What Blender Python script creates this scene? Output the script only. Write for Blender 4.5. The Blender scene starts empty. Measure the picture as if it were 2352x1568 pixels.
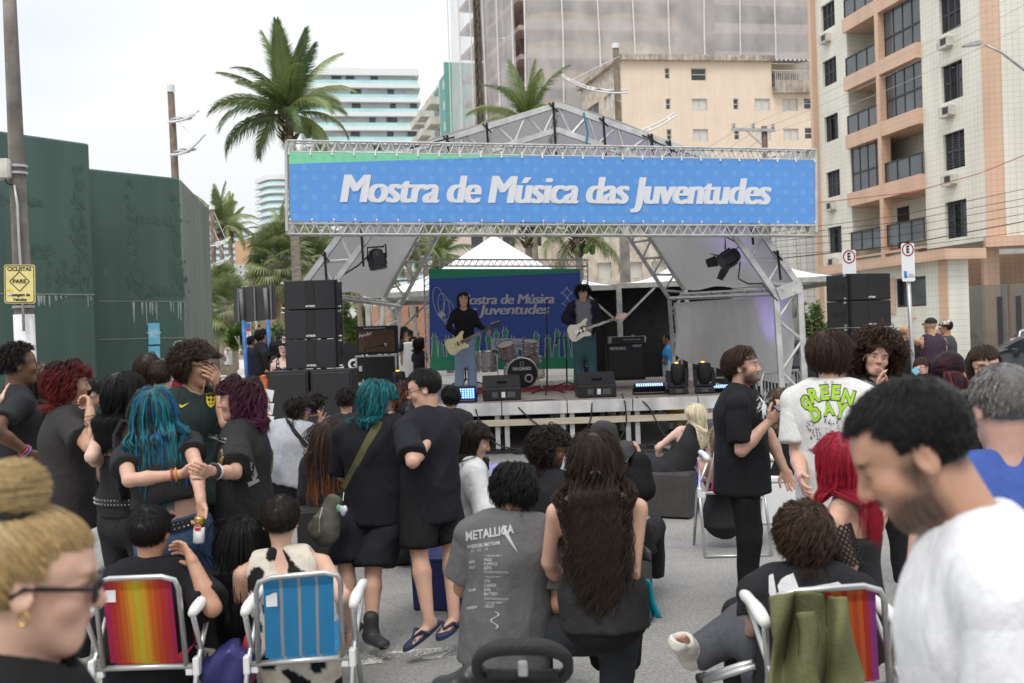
import bpy,bmesh,math,random
import numpy as np
from mathutils import Vector,Matrix
from mathutils.bvhtree import BVHTree
random.seed(7);rng=np.random.default_rng(7)
PI=math.pi;rad=math.radians
scn=bpy.context.scene
COL=scn.collection
# ------------------------------------------------------------------ camera
FPX=2287.0;CX=1176.0;CY=784.0  # focal length and centre in units of a 2352 px wide frame
CAMH=1.87;ROLL=rad(1.9);PITCH=rad(0.33)
CAM=Vector((0,0,CAMH))
_F=Vector((0,math.cos(PITCH),-math.sin(PITCH)));_U0=Vector((0,math.sin(PITCH),math.cos(PITCH)));_X=Vector((1,0,0))
_R=_X*math.cos(ROLL)-_U0*math.sin(ROLL);_U=_U0*math.cos(ROLL)+_X*math.sin(ROLL)
cam_d=bpy.data.cameras.new('camera');cam=bpy.data.objects.new('camera',cam_d);COL.objects.link(cam)
cam.matrix_world=Matrix(((_R.x,_U.x,-_F.x,0),(_R.y,_U.y,-_F.y,0),(_R.z,_U.z,-_F.z,CAMH),(0,0,0,1)))
cam_d.sensor_width=36;cam_d.lens=36*FPX/2352;cam_d.clip_end=3000;cam_d.clip_start=.05
cam_d.dof.use_dof=True;cam_d.dof.focus_distance=8.5;cam_d.dof.aperture_fstop=3.4
scn.camera=cam
# ------------------------------------------------------------------ sky, sun, exposure
SUN_EL,SUN_AZ=rad(58),rad(200)
world=bpy.data.worlds.new('World');scn.world=world;world.use_nodes=True
nt=world.node_tree;N=nt.nodes;L=nt.links;N.clear()
wo=N.new('ShaderNodeOutputWorld');bg=N.new('ShaderNodeBackground');sky=N.new('ShaderNodeTexSky')
sky.sky_type='NISHITA';sky.sun_disc=False;sky.sun_elevation=SUN_EL;sky.sun_rotation=SUN_AZ
sky.dust_density=4;sky.air_density=1
tc=N.new('ShaderNodeTexCoord');mp=N.new('ShaderNodeMapping');mp.inputs['Scale'].default_value=(1.2,1.2,3.2)
mp.inputs['Rotation'].default_value=(0,rad(9),0)
nz=N.new('ShaderNodeTexNoise');nz.inputs['Scale'].default_value=1.7;nz.inputs['Detail'].default_value=3;nz.inputs['Roughness'].default_value=.45
cr=N.new('ShaderNodeValToRGB')  # overcast cloud layer: pale blue grey to warm white, in the sky node's own units
cr.color_ramp.elements[0].position=.36;cr.color_ramp.elements[0].color=(.655,.71,.765,1)
cr.color_ramp.elements[1].position=.56;cr.color_ramp.elements[1].color=(.81,.82,.84,1)
ml=N.new('ShaderNodeVectorMath');ml.operation='SCALE';ml.inputs['Scale'].default_value=9.4
mx=N.new('ShaderNodeMix');mx.data_type='RGBA';mx.inputs['Factor'].default_value=.97
L.new(tc.outputs['Generated'],mp.inputs['Vector']);L.new(mp.outputs['Vector'],nz.inputs['Vector'])
L.new(nz.outputs['Fac'],cr.inputs['Fac']);L.new(cr.outputs['Color'],ml.inputs[0])
sp=N.new('ShaderNodeSeparateXYZ');L.new(tc.outputs['Generated'],sp.inputs[0])  # an overcast sky is brighter towards the zenith
zr_=N.new('ShaderNodeMapRange');zr_.inputs[1].default_value=0;zr_.inputs[2].default_value=1;zr_.inputs[3].default_value=8.1;zr_.inputs[4].default_value=16;L.new(sp.outputs['Z'],zr_.inputs[0]);L.new(zr_.outputs[0],ml.inputs['Scale'])
L.new(sky.outputs['Color'],mx.inputs[6]);L.new(ml.outputs['Vector'],mx.inputs[7])
L.new(mx.outputs[2],bg.inputs['Color']);bg.inputs['Strength'].default_value=.105
L.new(bg.outputs['Background'],wo.inputs['Surface'])
sd=bpy.data.lights.new('sun','SUN');sd.energy=1.35;sd.angle=rad(22);sd.color=(1,.965,.91)
so=bpy.data.objects.new('sun',sd);COL.objects.link(so);so.rotation_euler=(PI/2-SUN_EL,0,PI-SUN_AZ+rad(0));so.location=(0,0,30)
scn.view_settings.view_transform='Standard';scn.view_settings.look='None';scn.view_settings.exposure=.3;scn.view_settings.gamma=1
scn.cycles.max_bounces=6;scn.cycles.diffuse_bounces=3;scn.cycles.glossy_bounces=3;scn.cycles.transparent_max_bounces=12
scn.cycles.transmission_bounces=4;scn.cycles.use_denoising=True
# ------------------------------------------------------------------ pixel <-> place helpers (frame 2352 x 1568)
def ray(px,py):return _F+_R*((px-CX)/FPX)+_U*((CY-py)/FPX)
def P(px,py,d):return CAM+ray(px,py)*d  # point at depth d
def G(px,py,z=0.0):  # point on the horizontal plane z
    r=ray(px,py);return CAM+r*((z-CAMH)/r.z)
def HY(px):return 771-.0332*(px-CX)  # horizon row at column px
def V(px,d,z=0.0):p=P(px,HY(px),d);return Vector((p.x,p.y,z))
def near_ray(px,py,c,Ln,sg):  # point on the pixel's ray at distance Ln from c (sg -1 nearer, +1 farther)
    r=ray(px,py).normalized();o=c-CAM;t=o.dot(r);m2=o.length_squared-t*t;k=Ln*Ln-m2
    if k<0:
        q=CAM+r*t;return c+(q-c).normalized()*Ln
    return CAM+r*(t+sg*math.sqrt(k))
# ------------------------------------------------------------------ materials
MATS={}
def M(name,col,rough=.6,metal=0,var=.12,scale=6,bump=0,bscale=60,spec=.4,col2=None,emit=0,alpha=None,stretch=None,coat=0,trans=0,streak=0):
    if name in MATS:return MATS[name]
    m=bpy.data.materials.new(name);m.use_nodes=True;n=m.node_tree.nodes;l=m.node_tree.links
    b=n['Principled BSDF'];b.inputs['Roughness'].default_value=rough;b.inputs['Metallic'].default_value=metal
    b.inputs['Specular IOR Level'].default_value=spec;b.inputs['Coat Weight'].default_value=coat
    c=(*col,1)
    t=n.new('ShaderNodeTexCoord');src=t.outputs['Object']
    if stretch:
        q=n.new('ShaderNodeMapping');q.inputs['Scale'].default_value=stretch;l.new(src,q.inputs['Vector']);src=q.outputs['Vector']
    if var>0 or col2:
        z=n.new('ShaderNodeTexNoise');z.inputs['Scale'].default_value=scale;z.inputs['Detail'].default_value=5;l.new(src,z.inputs['Vector'])
        r=n.new('ShaderNodeValToRGB');r.color_ramp.elements[0].position=.3;r.color_ramp.elements[1].position=.7
        c2=col2 or tuple(min(1,x*(1+var))for x in col);c1=col if col2 else tuple(x*(1-var)for x in col)
        r.color_ramp.elements[0].color=(*c1,1);r.color_ramp.elements[1].color=(*c2,1)
        l.new(z.outputs['Fac'],r.inputs['Fac']);out=r.outputs['Color']
        if streak:
            q2=n.new('ShaderNodeMapping');q2.inputs['Scale'].default_value=(1.6,1.6,.12);l.new(t.outputs['Object'],q2.inputs['Vector'])
            z2=n.new('ShaderNodeTexNoise');z2.inputs['Scale'].default_value=2.2;z2.inputs['Detail'].default_value=4;l.new(q2.outputs['Vector'],z2.inputs['Vector'])
            r2=n.new('ShaderNodeValToRGB');r2.color_ramp.elements[0].position=.42;r2.color_ramp.elements[1].position=.62
            r2.color_ramp.elements[0].color=(1-streak,1-streak,1-streak*.9,1);r2.color_ramp.elements[1].color=(1,1,1,1);l.new(z2.outputs['Fac'],r2.inputs['Fac'])
            mm=n.new('ShaderNodeMix');mm.data_type='RGBA';mm.blend_type='MULTIPLY';mm.inputs['Factor'].default_value=1
            l.new(out,mm.inputs[6]);l.new(r2.outputs['Color'],mm.inputs[7]);out=mm.outputs[2]
        l.new(out,b.inputs['Base Color'])
    else:b.inputs['Base Color'].default_value=c
    if bump:
        z=n.new('ShaderNodeTexNoise');z.inputs['Scale'].default_value=bscale;z.inputs['Detail'].default_value=4;l.new(src,z.inputs['Vector'])
        u=n.new('ShaderNodeBump');u.inputs['Strength'].default_value=bump;u.inputs['Distance'].default_value=.02
        l.new(z.outputs['Fac'],u.inputs['Height']);l.new(u.outputs['Normal'],b.inputs['Normal'])
    if emit:b.inputs['Emission Color'].default_value=c;b.inputs['Emission Strength'].default_value=emit
    if alpha is not None:b.inputs['Alpha'].default_value=alpha
    if trans:b.inputs['Transmission Weight'].default_value=trans
    MATS[name]=m;return m
def vcol_mat(name,rough=.5,sss=0,var=.06,bump=0,bscale=80,spec=.4,attr='Col',stretch=None,nst=None):
    if name in MATS:return MATS[name]
    m=bpy.data.materials.new(name);m.use_nodes=True;n=m.node_tree.nodes;l=m.node_tree.links;b=n['Principled BSDF']
    b.inputs['Roughness'].default_value=rough;b.inputs['Specular IOR Level'].default_value=spec
    a=n.new('ShaderNodeAttribute');a.attribute_name=attr
    t=n.new('ShaderNodeTexCoord');z=n.new('ShaderNodeTexNoise');z.inputs['Scale'].default_value=30;z.inputs['Detail'].default_value=4
    nv=t.outputs['Object']
    if nst:q=n.new('ShaderNodeMapping');q.inputs['Scale'].default_value=nst;l.new(nv,q.inputs['Vector']);nv=q.outputs['Vector'];z.inputs['Scale'].default_value=1
    l.new(nv,z.inputs['Vector'])
    r=n.new('ShaderNodeMapRange');r.inputs[1].default_value=.25;r.inputs[2].default_value=.75;r.inputs[3].default_value=1-var*2;r.inputs[4].default_value=1+var*2;l.new(z.outputs['Fac'],r.inputs[0])
    v=n.new('ShaderNodeVectorMath');v.operation='SCALE';l.new(a.outputs['Color'],v.inputs[0]);l.new(r.outputs[0],v.inputs['Scale'])
    l.new(v.outputs['Vector'],b.inputs['Base Color'])
    if sss:b.inputs['Subsurface Weight'].default_value=sss;b.inputs['Subsurface Radius'].default_value=(.012,.005,.003);b.inputs['Subsurface Scale'].default_value=1
    if bump:
        z=n.new('ShaderNodeTexNoise');z.inputs['Scale'].default_value=bscale;z.inputs['Detail'].default_value=3;src=t.outputs['Object']
        if stretch:
            q=n.new('ShaderNodeMapping');q.inputs['Scale'].default_value=stretch;l.new(src,q.inputs['Vector']);src=q.outputs['Vector']
        l.new(src,z.inputs['Vector'])
        u=n.new('ShaderNodeBump');u.inputs['Strength'].default_value=bump;u.inputs['Distance'].default_value=.01
        l.new(z.outputs['Fac'],u.inputs['Height']);l.new(u.outputs['Normal'],b.inputs['Normal'])
    MATS[name]=m;return m
# ------------------------------------------------------------------ objects
ORG={}
def link(o,parent=None):
    COL.objects.link(o)
    if parent:o.parent=parent;ORG[o.name]=ORG.get(parent.name,Vector())
    return o
def tag(o,label=None,cat=None,group=None,kind=None):
    if label:o['label']=label
    if cat:o['category']=cat
    if group:o['group']=group
    if kind:o['kind']=kind
    return o
def thing(name,label,cat,loc=(0,0,0),rz=0.0,group=None):  # an Empty at the thing's base; parts are given in world (rz=0) or local coordinates
    o=bpy.data.objects.new(name,None);COL.objects.link(o);o.location=loc;o.rotation_euler[2]=rz;o.empty_display_size=.1
    ORG[o.name]=Vector(loc);return tag(o,label,cat,group)
def dup(o,parent=None):
    c=o.copy();COL.objects.link(c);c.parent=parent
    for ch in o.children:dup(ch,c)
    return c
class MB:
    def __init__(s):s.v=[];s.f=[];s.c=[];s.col=None
    def add(s,vs,fs):
        k=len(s.v);s.v+=[tuple(x)for x in vs];s.f+=[tuple(i+k for i in f)for f in fs]
        if s.col is not None:s.c+=[s.col]*len(vs)
        return s
    def box(s,c,size,rot=None,taper=1.0):
        x,y,z=[a/2 for a in size];c=Vector(c)
        vs=[Vector((i*x*(taper if k>0 else 1),j*y*(taper if k>0 else 1),k*z))for k in(-1,1)for j in(-1,1)for i in(-1,1)]
        if rot is not None:vs=[rot@q for q in vs]
        return s.add([q+c for q in vs],[(0,2,3,1),(4,5,7,6),(0,1,5,4),(2,6,7,3),(0,4,6,2),(1,3,7,5)])
    def bar(s,a,b,w,h=None,up=(0,0,1)):  # square bar from a to b
        a=Vector(a);b=Vector(b);h=h or w;d=(b-a);ln=d.length
        if ln<1e-6:return s
        d/=ln;up=Vector(up)
        if abs(d.dot(up))>.98:up=Vector((0,1,0))
        x=d.cross(up).normalized();z=x.cross(d)
        return s.box((a+b)/2,(w,ln,h),Matrix((x,d,z)).transposed())
    def tube(s,a,b,r,r2=None,n=8,caps=True):return s.path([a,b],[r,r if r2 is None else r2],n,caps)
    def path(s,pts,r,n=6,caps=True,closed=False):
        pts=[Vector(p)for p in pts];m=len(pts);r=r if hasattr(r,'__len__')else[r]*m;vs=[];prev=None
        for i,p in enumerate(pts):
            a=pts[i-1]if(i>0 or closed)else p;b=pts[(i+1)%m]if(i<m-1 or closed)else p
            d=(b-a);d=d.normalized()if d.length>1e-9 else Vector((0,0,1))
            if prev is None:u=d.orthogonal().normalized()
            else:
                u=prev-d*prev.dot(d);u=u.normalized()if u.length>1e-6 else d.orthogonal().normalized()
            prev=u;w=d.cross(u)
            vs+=[p+(u*math.cos(2*PI*k/n)+w*math.sin(2*PI*k/n))*r[i]for k in range(n)]
        fs=[(i*n+k,i*n+(k+1)%n,((i+1)%m)*n+(k+1)%n,((i+1)%m)*n+k)for i in range(m if closed else m-1)for k in range(n)]
        if caps and not closed:fs+=[tuple(range(n-1,-1,-1)),tuple((m-1)*n+k for k in range(n))]
        return s.add(vs,fs)
    def lathe(s,prof,o=(0,0,0),axis=(0,0,1),n=16,caps=True):  # prof: (radius, height)
        o=Vector(o);ax=Vector(axis).normalized();u=ax.orthogonal().normalized();w=ax.cross(u);m=len(prof)
        vs=[o+ax*h+(u*math.cos(2*PI*k/n)+w*math.sin(2*PI*k/n))*r for r,h in prof for k in range(n)]
        fs=[(i*n+k,i*n+(k+1)%n,(i+1)*n+(k+1)%n,(i+1)*n+k)for i in range(m-1)for k in range(n)]
        if caps:fs+=[tuple(range(n-1,-1,-1)),tuple((m-1)*n+k for k in range(n))]
        return s.add(vs,fs)
    def quad(s,a,b,c,d):return s.add([a,b,c,d],[(0,1,2,3)])
    def prism(s,poly,depth,fr=None):  # poly of (x,z) in the local plane, extruded along y
        k=len(poly);vs=[Vector((x,0,z))for x,z in poly]+[Vector((x,depth,z))for x,z in poly]
        if fr is not None:vs=[fr@q for q in vs]
        return s.add(vs,[tuple(range(k)),tuple(range(2*k-1,k-1,-1))]+[(i,i+k,(i+1)%k+k,(i+1)%k)for i in range(k)])
    def grid(s,f,nu,nv):  # f(u,v) -> point, u,v in 0..1
        vs=[f(i/nu,j/nv)for j in range(nv+1)for i in range(nu+1)]
        return s.add(vs,[(j*(nu+1)+i,j*(nu+1)+i+1,(j+1)*(nu+1)+i+1,(j+1)*(nu+1)+i)for j in range(nv)for i in range(nu)])
    def ell(s,c,r,n=12,m=8,rot=None):
        c=Vector(c);vs=[];fs=[]
        for j in range(m+1):
            t=PI*j/m
            for i in range(n):
                q=Vector((math.sin(t)*math.cos(2*PI*i/n)*r[0],math.sin(t)*math.sin(2*PI*i/n)*r[1],math.cos(t)*r[2]));vs.append(c+(rot@q if rot else q))
        fs=[(j*n+i,(j+1)*n+i,(j+1)*n+(i+1)%n,j*n+(i+1)%n)for j in range(m)for i in range(n)]
        return s.add(vs,fs)
    def mesh(s,name,o=Vector()):
        me=bpy.data.meshes.new(name);me.from_pydata([(x-o[0],y-o[1],z-o[2])for x,y,z in s.v],[],s.f);me.update()
        if s.c:
            at=me.color_attributes.new('Col','FLOAT_COLOR','POINT');at.data.foreach_set('color',np.array([(*c[:3],1)for c in s.c],dtype=np.float32).ravel())
        return me
    def build(s,name,mat,parent=None,smooth=False,local=False,bevel=0):
        o=Vector()if(local or not parent)else ORG[parent.name]
        me=s.mesh(name,o);ob=bpy.data.objects.new(name,me);link(ob,parent)
        if mat:me.materials.append(MATS[mat]if isinstance(mat,str)else mat)
        if smooth:me.shade_smooth()
        if bevel:
            md=ob.modifiers.new('bevel','BEVEL');md.width=bevel;md.segments=2;md.limit_method='ANGLE';md.angle_limit=rad(40)
        return ob
def put(me,name,parent,loc=(0,0,0),rz=0,scale=None,rot=None):  # another object that shares mesh data
    o=bpy.data.objects.new(name,me);link(o,parent);o.location=loc
    if rot is not None:o.rotation_euler=rot
    else:o.rotation_euler[2]=rz
    if scale is not None:o.scale=scale if hasattr(scale,'__len__')else(scale,)*3
    return o
def text_mesh(body,size=1,shear=0,weight=0,ext=0,spacing=1,align='CENTER',line=1.0,res=3):
    cu=bpy.data.curves.new('t','FONT');cu.body=body;cu.size=size;cu.shear=shear;cu.offset=weight;cu.extrude=ext
    cu.space_character=spacing;cu.align_x=align;cu.align_y='CENTER';cu.space_line=line;cu.resolution_u=res
    o=bpy.data.objects.new('t',cu);COL.objects.link(o);dg=bpy.context.evaluated_depsgraph_get()
    me=bpy.data.meshes.new_from_object(o.evaluated_get(dg));bpy.data.objects.remove(o);bpy.data.curves.remove(cu)
    vs=[v.co.copy()for v in me.vertices];fs=[tuple(p.vertices)for p in me.polygons];bpy.data.meshes.remove(me);return vs,fs
def islands(nv,fs):
    p=list(range(nv))
    def fd(i):
        while p[i]!=i:p[i]=p[p[i]];i=p[i]
        return i
    for f in fs:
        for j in f[1:]:p[fd(f[0])]=fd(j)
    ids={};return[ids.setdefault(fd(i),len(ids))for i in range(nv)]
def text_on(name,body,mat,parent,o,ux,uz,size,off=.004,width=None,smear=(0,),**k):  # flat lettering on the plane (o, ux, uz), world coordinates
    vs,fs=text_mesh(body,size,**k);ux=Vector(ux).normalized();uz=Vector(uz).normalized();nn=ux.cross(uz)
    if width:
        xs=[v.x for v in vs];w=max(xs)-min(xs);cx=(max(xs)+min(xs))/2;vs=[Vector(((v.x-cx)*width/w,v.y,v.z))for v in vs]
    isl=islands(len(vs),fs);b=MB()  # each letter lies a hair above the one before, so none share a plane
    for q,dx in enumerate(smear):b.add([Vector(o)+ux*(v.x+dx)+uz*v.y+nn*(off+v.z+.0003*(isl[i]%3)+.0009*q)for i,v in enumerate(vs)],fs)
    return b.build(name,mat,parent)
# ================================================================== ground
def asphalt_mat():
    m=M('asphalt',(.235,.228,.222),.9,var=.0);n=m.node_tree.nodes;l=m.node_tree.links;b=n['Principled BSDF']
    t=n.new('ShaderNodeTexCoord')
    def noise(sc,det,rough=.5):
        z=n.new('ShaderNodeTexNoise');z.inputs['Scale'].default_value=sc;z.inputs['Detail'].default_value=det;z.inputs['Roughness'].default_value=rough;l.new(t.outputs['Object'],z.inputs['Vector']);return z.outputs['Fac']
    def ramp(f,p0,c0,p1,c1):
        r=n.new('ShaderNodeValToRGB');e=r.color_ramp.elements;e[0].position=p0;e[0].color=(*c0,1);e[1].position=p1;e[1].color=(*c1,1);l.new(f,r.inputs['Fac']);return r.outputs['Color']
    def mul(a,c):
        x=n.new('ShaderNodeMix');x.data_type='RGBA';x.blend_type='MULTIPLY';x.inputs['Factor'].default_value=1;l.new(a,x.inputs[6]);l.new(c,x.inputs[7]);return x.outputs[2]
    base=ramp(noise(.55,8,.68),.32,(.21,.205,.2),.68,(.345,.334,.318))
    grit=ramp(noise(48,6,.85),.36,(.5,.5,.5),.66,(1.45,1.44,1.4))
    spots=ramp(noise(2.3,7,.62),.28,(.68,.68,.69),.42,(1,1,1))
    v=n.new('ShaderNodeTexVoronoi');v.feature='DISTANCE_TO_EDGE';v.inputs['Scale'].default_value=.16;l.new(t.outputs['Object'],v.inputs['Vector'])
    crack=ramp(v.outputs['Distance'],.0008,(.86,.86,.86),.002,(1,1,1))
    l.new(mul(mul(mul(base,grit),spots),crack),b.inputs['Base Color'])
    u=n.new('ShaderNodeBump');u.inputs['Strength'].default_value=.5;u.inputs['Distance'].default_value=.006;l.new(noise(140,3),u.inputs['Height']);l.new(u.outputs['Normal'],b.inputs['Normal'])
    return m
asphalt_mat()
b=MB();b.quad((-900,-40,0),(900,-40,0),(900,1500,0),(-900,1500,0));tag(b.build('asphalt_road','asphalt'),kind='structure')
M('paving',(.56,.53,.49),.85,var=.15,scale=9,bump=.3,bscale=30);M('kerb_stone',(.36,.33,.28),.9,var=.35,scale=4,bump=.6,bscale=20)
# worn painted line: broken flakes of paint
def worn_mat(name,col,thr):  # paint worn through to the asphalt
    m=M(name,col,.85,var=.08,scale=30);n=m.node_tree.nodes;l=m.node_tree.links;t=n.new('ShaderNodeTexCoord');o=None
    for sc,w in((5,.45),(38,.4),(120,.3)):
        z=n.new('ShaderNodeTexNoise');z.inputs['Scale'].default_value=sc;z.inputs['Detail'].default_value=5;l.new(t.outputs['Object'],z.inputs['Vector']);k=n.new('ShaderNodeMath');k.operation='MULTIPLY';k.inputs[1].default_value=w;l.new(z.outputs['Fac'],k.inputs[0])
        if o is None:o=k.outputs[0]
        else:q=n.new('ShaderNodeMath');q.operation='ADD';l.new(o,q.inputs[0]);l.new(k.outputs[0],q.inputs[1]);o=q.outputs[0]
    r=n.new('ShaderNodeMapRange');r.inputs[1].default_value=thr;r.inputs[2].default_value=thr+.07;l.new(o,r.inputs[0]);l.new(r.outputs[0],n['Principled BSDF'].inputs['Alpha'])
worn_mat('road_paint',(.62,.61,.57),.545)
def worn_line(name,a,c,wid,n,seed,mat='road_paint'):
    a=Vector(a);c=Vector(c);d=(c-a).normalized();s=Vector((-d.y,d.x,0))*wid/2;z=Vector((0,0,.004));b=MB();b.quad(a-s+z,c-s+z,c+s+z,a+s+z);return tag(b.build(name,mat),kind='structure')
worn_line('road_marking',G(60,1580),G(1045,1497),.2,1000,3)
worn_mat('yellow_paint',(.62,.46,.1),.5);worn_line('yellow_road_marking',G(600,1216),G(760,1203),.09,190,4,'yellow_paint')
# raised plaza on the left, behind
k0=V(300,26.5);k1=V(820,30.5);pz=.32
b=MB();far0=V(430,120);far1=V(900,120)
b.add([(k0.x-30,k0.y-3,pz),(k1.x,k1.y,pz),(far1.x,far1.y,pz),(far0.x-60,far0.y,pz)],[(0,1,2,3)])
plaza=tag(b.build('pavement','paving'),kind='structure')
b=MB();b.bar((k0.x-30,k0.y-3.02,pz/2-.01),(k1.x,k1.y-.02,pz/2-.01),.3,pz+.015);tag(b.build('kerb','kerb_stone'),kind='structure')
# right-hand far pavement by the flats
b=MB();q0=V(1860,60);q1=V(2360,52)
b.add([(q0.x-14,q0.y-1,.12),(q1.x+30,q1.y-6,.12),(q1.x+30,q1.y+40,.12),(q0.x-14,q0.y+40,.12)],[(0,1,2,3)]);tag(b.build('far_pavement','paving'),kind='structure')
b=MB();b.bar((q0.x-14,q0.y-1.1,.055),(q1.x+30,q1.y-6.1,.055),.25,.14);tag(b.build('far_kerb','paving'),kind='structure')
# ================================================================== facades
class Facade:  # vertical plane through two ground points; local x along it, y into the building, z up
    def __init__(s,a,c):s.a=Vector((a.x,a.y,0));d=Vector((c.x-a.x,c.y-a.y,0));s.len=d.length;s.d=d.normalized();s.n=Vector((-s.d.y,s.d.x,0));s.rz=math.atan2(d.y,d.x)
    def uv(s,px,py):r=ray(px,py);t=(s.a-CAM).dot(s.n)/r.dot(s.n);q=CAM+r*t;return(q-s.a).dot(s.d),q.z
    def rect(s,x0,y0,x1,y1):u0,z1=s.uv(x0,y0);u1,z0=s.uv(x1,y1);return(min(u0,u1),max(u0,u1),min(z0,z1),max(z0,z1))
def holed(b,u0,u1,z0,z1,holes,deep=.25,y=0.0):  # wall face with real openings and their reveals
    us=sorted({u0,u1,*[min(max(h[i],u0),u1)for h in holes for i in(0,1)]});zs=sorted({z0,z1,*[min(max(h[i],z0),z1)for h in holes for i in(2,3)]})
    for i in range(len(us)-1):
        for j in range(len(zs)-1):
            cu=(us[i]+us[i+1])/2;cz=(zs[j]+zs[j+1])/2
            if any(h[0]<cu<h[1]and h[2]<cz<h[3]for h in holes):continue
            b.quad((us[i],y,zs[j]),(us[i+1],y,zs[j]),(us[i+1],y,zs[j+1]),(us[i],y,zs[j+1]))
    for h in holes:
        a,c,e,f=h[:4]
        b.quad((a,y,e),(a,y+deep,e),(a,y+deep,f),(a,y,f));b.quad((c,y,e),(c,y,f),(c,y+deep,f),(c,y+deep,e))
        b.quad((a,y,f),(a,y+deep,f),(c,y+deep,f),(c,y,f));b.quad((a,y,e),(c,y,e),(c,y+deep,e),(a,y+deep,e))
    return b
def tile_mat(name,c1,c2,grout,w=.24,h=.24,mortar=.018,rough=.35,dirt=.2):
    m=M(name,c1,rough,var=0);n=m.node_tree.nodes;l=m.node_tree.links;bs=n['Principled BSDF']
    t=n.new('ShaderNodeTexCoord');mp=n.new('ShaderNodeMapping');mp.inputs['Rotation'].default_value=(rad(90),0,0);l.new(t.outputs['Object'],mp.inputs['Vector'])
    k=n.new('ShaderNodeTexBrick');k.offset=0;k.squash=1;k.inputs['Scale'].default_value=1;k.inputs['Color1'].default_value=(*c1,1);k.inputs['Color2'].default_value=(*c2,1)
    k.inputs['Mortar'].default_value=(*grout,1);k.inputs['Mortar Size'].default_value=mortar;k.inputs['Brick Width'].default_value=w;k.inputs['Row Height'].default_value=h;k.inputs['Mortar Smooth'].default_value=.2
    l.new(mp.outputs['Vector'],k.inputs['Vector'])
    q=n.new('ShaderNodeMapping');q.inputs['Scale'].default_value=(1,1,.12);l.new(t.outputs['Object'],q.inputs['Vector'])
    z=n.new('ShaderNodeTexNoise');z.inputs['Scale'].default_value=1.1;z.inputs['Detail'].default_value=6;l.new(q.outputs['Vector'],z.inputs['Vector'])
    r=n.new('ShaderNodeValToRGB');r.color_ramp.elements[0].position=.35;r.color_ramp.elements[0].color=(1-dirt,1-dirt,1-dirt*1.1,1);r.color_ramp.elements[1].position=.6;l.new(z.outputs['Fac'],r.inputs['Fac'])
    x=n.new('ShaderNodeMix');x.data_type='RGBA';x.blend_type='MULTIPLY';x.inputs['Factor'].default_value=1;l.new(k.outputs['Color'],x.inputs[6]);l.new(r.outputs['Color'],x.inputs[7]);l.new(x.outputs[2],bs.inputs['Base Color'])
    return m
tile_mat('cream_tile',(.80,.775,.68),(.78,.755,.66),(.65,.625,.54),mortar=.015,dirt=.14);tile_mat('orange_tile',(.70,.465,.335),(.68,.45,.32),(.58,.39,.28),mortar=.016,dirt=.12)
M('glass_dark',(.028,.032,.036),.08,var=.3,scale=.8,spec=.8);M('glass_smoke',(.09,.1,.11),.1,var=.3,scale=.5,spec=.7);M('shutter',(.055,.055,.06),.55,var=.2)
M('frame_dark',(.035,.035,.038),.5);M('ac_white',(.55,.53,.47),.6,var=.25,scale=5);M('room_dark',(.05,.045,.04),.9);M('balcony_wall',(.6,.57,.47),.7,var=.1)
def shutter_window(par,u0,u1,z0,z1,opn,y=.16):  # louvred folding shutters inside the opening: each leaf a part with slats
    w=u1-u0;f=MB();t=.05
    for a,c in(((u0,z0),(u1,z0)),((u0,z1),(u1,z1))):f.box(((u0+u1)/2,y,a[1]+(t/2 if a[1]==z0 else-t/2)),(w,.08,t))
    for u in(u0+t/2,u1-t/2):f.box((u,y,(z0+z1)/2),(t,.076,z1-z0-2*t))
    win=f.build('window','frame_dark',par,local=True)
    g=MB();g.quad((u0,y+.1,z0),(u1,y+.1,z0),(u1,y+.1,z1),(u0,y+.1,z1));g.build('pane','glass_dark',win,local=True)
    n=3;lw=(w-2*t)/n
    for i in range(n):
        if opn and i==1:continue
        m=MB();a=u0+t+i*lw;s=MB()
        nsl=14
        for j in range(nsl):
            z=z0+t+.05+(z1-z0-2*t-.1)*(j+.5)/nsl
            s.add([(a+.05,y-.05,z-.035),(a+lw-.05,y-.05,z-.035),(a+lw-.05,y-.01,z+.03),(a+.05,y-.01,z+.03)],[(0,1,2,3)])
        s.box((a+.03,y-.03,(z0+z1)/2),(.05,.05,z1-z0-2*t));s.box((a+lw-.03,y-.03,(z0+z1)/2),(.05,.05,z1-z0-2*t));s.box((a+lw/2,y-.03,(z0+z1)/2),(lw-.12,.048,.06))
        s.build('shutter','shutter',win,local=True)
def ac_unit(par,u,z):
    b=MB();b.box((u,-.12,z),(.72,.4,.42));o=b.build('air_conditioner','ac_white',par,local=True)
    b=MB();b.box((u+.12,-.323,z),(.4,.01,.3));b.build('grille','frame_dark',o,local=True)
    b=MB();b.box((u,-.2,z-.25),(.6,.3,.05));b.build('bracket','ac_white',o,local=True)
# ---- apartment block, right
fa=V(1890,55);fb=V(2272,41.5);F1=Facade(fa,fb)
blk=thing('apartment_building','tall cream tiled apartment block with orange bands and dark glazed balconies','building',F1.a,F1.rz)
ztop=24.0;st=3.0
rw=[F1.rect(2166,310,2217,381)];lw_=[F1.rect(1897,397,1930,447)]
def floors(r,k0,k1):return[(r[0],r[1],r[2]+st*k,r[3]+st*k)for k in range(k0,k1)]
R_=floors(rw[0],-1,5);L_=floors(lw_[0],-1,5)
u0,zb=F1.uv(1958,515);u1,_=F1.uv(2127,480);um,_=F1.uv(2037,500)
base=F1.uv(2127,585)[1]
bay=[(u0,u1,base,ztop)]
b=MB();holed(b,0,F1.len,5.2,ztop,R_+L_+bay,.3);holed(b,0,F1.uv(2125,600)[0]-.5,0,5.2,[],.3)
holed(b,F1.len-2.6,F1.len,5.2-.001,5.2,[],.1)
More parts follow.
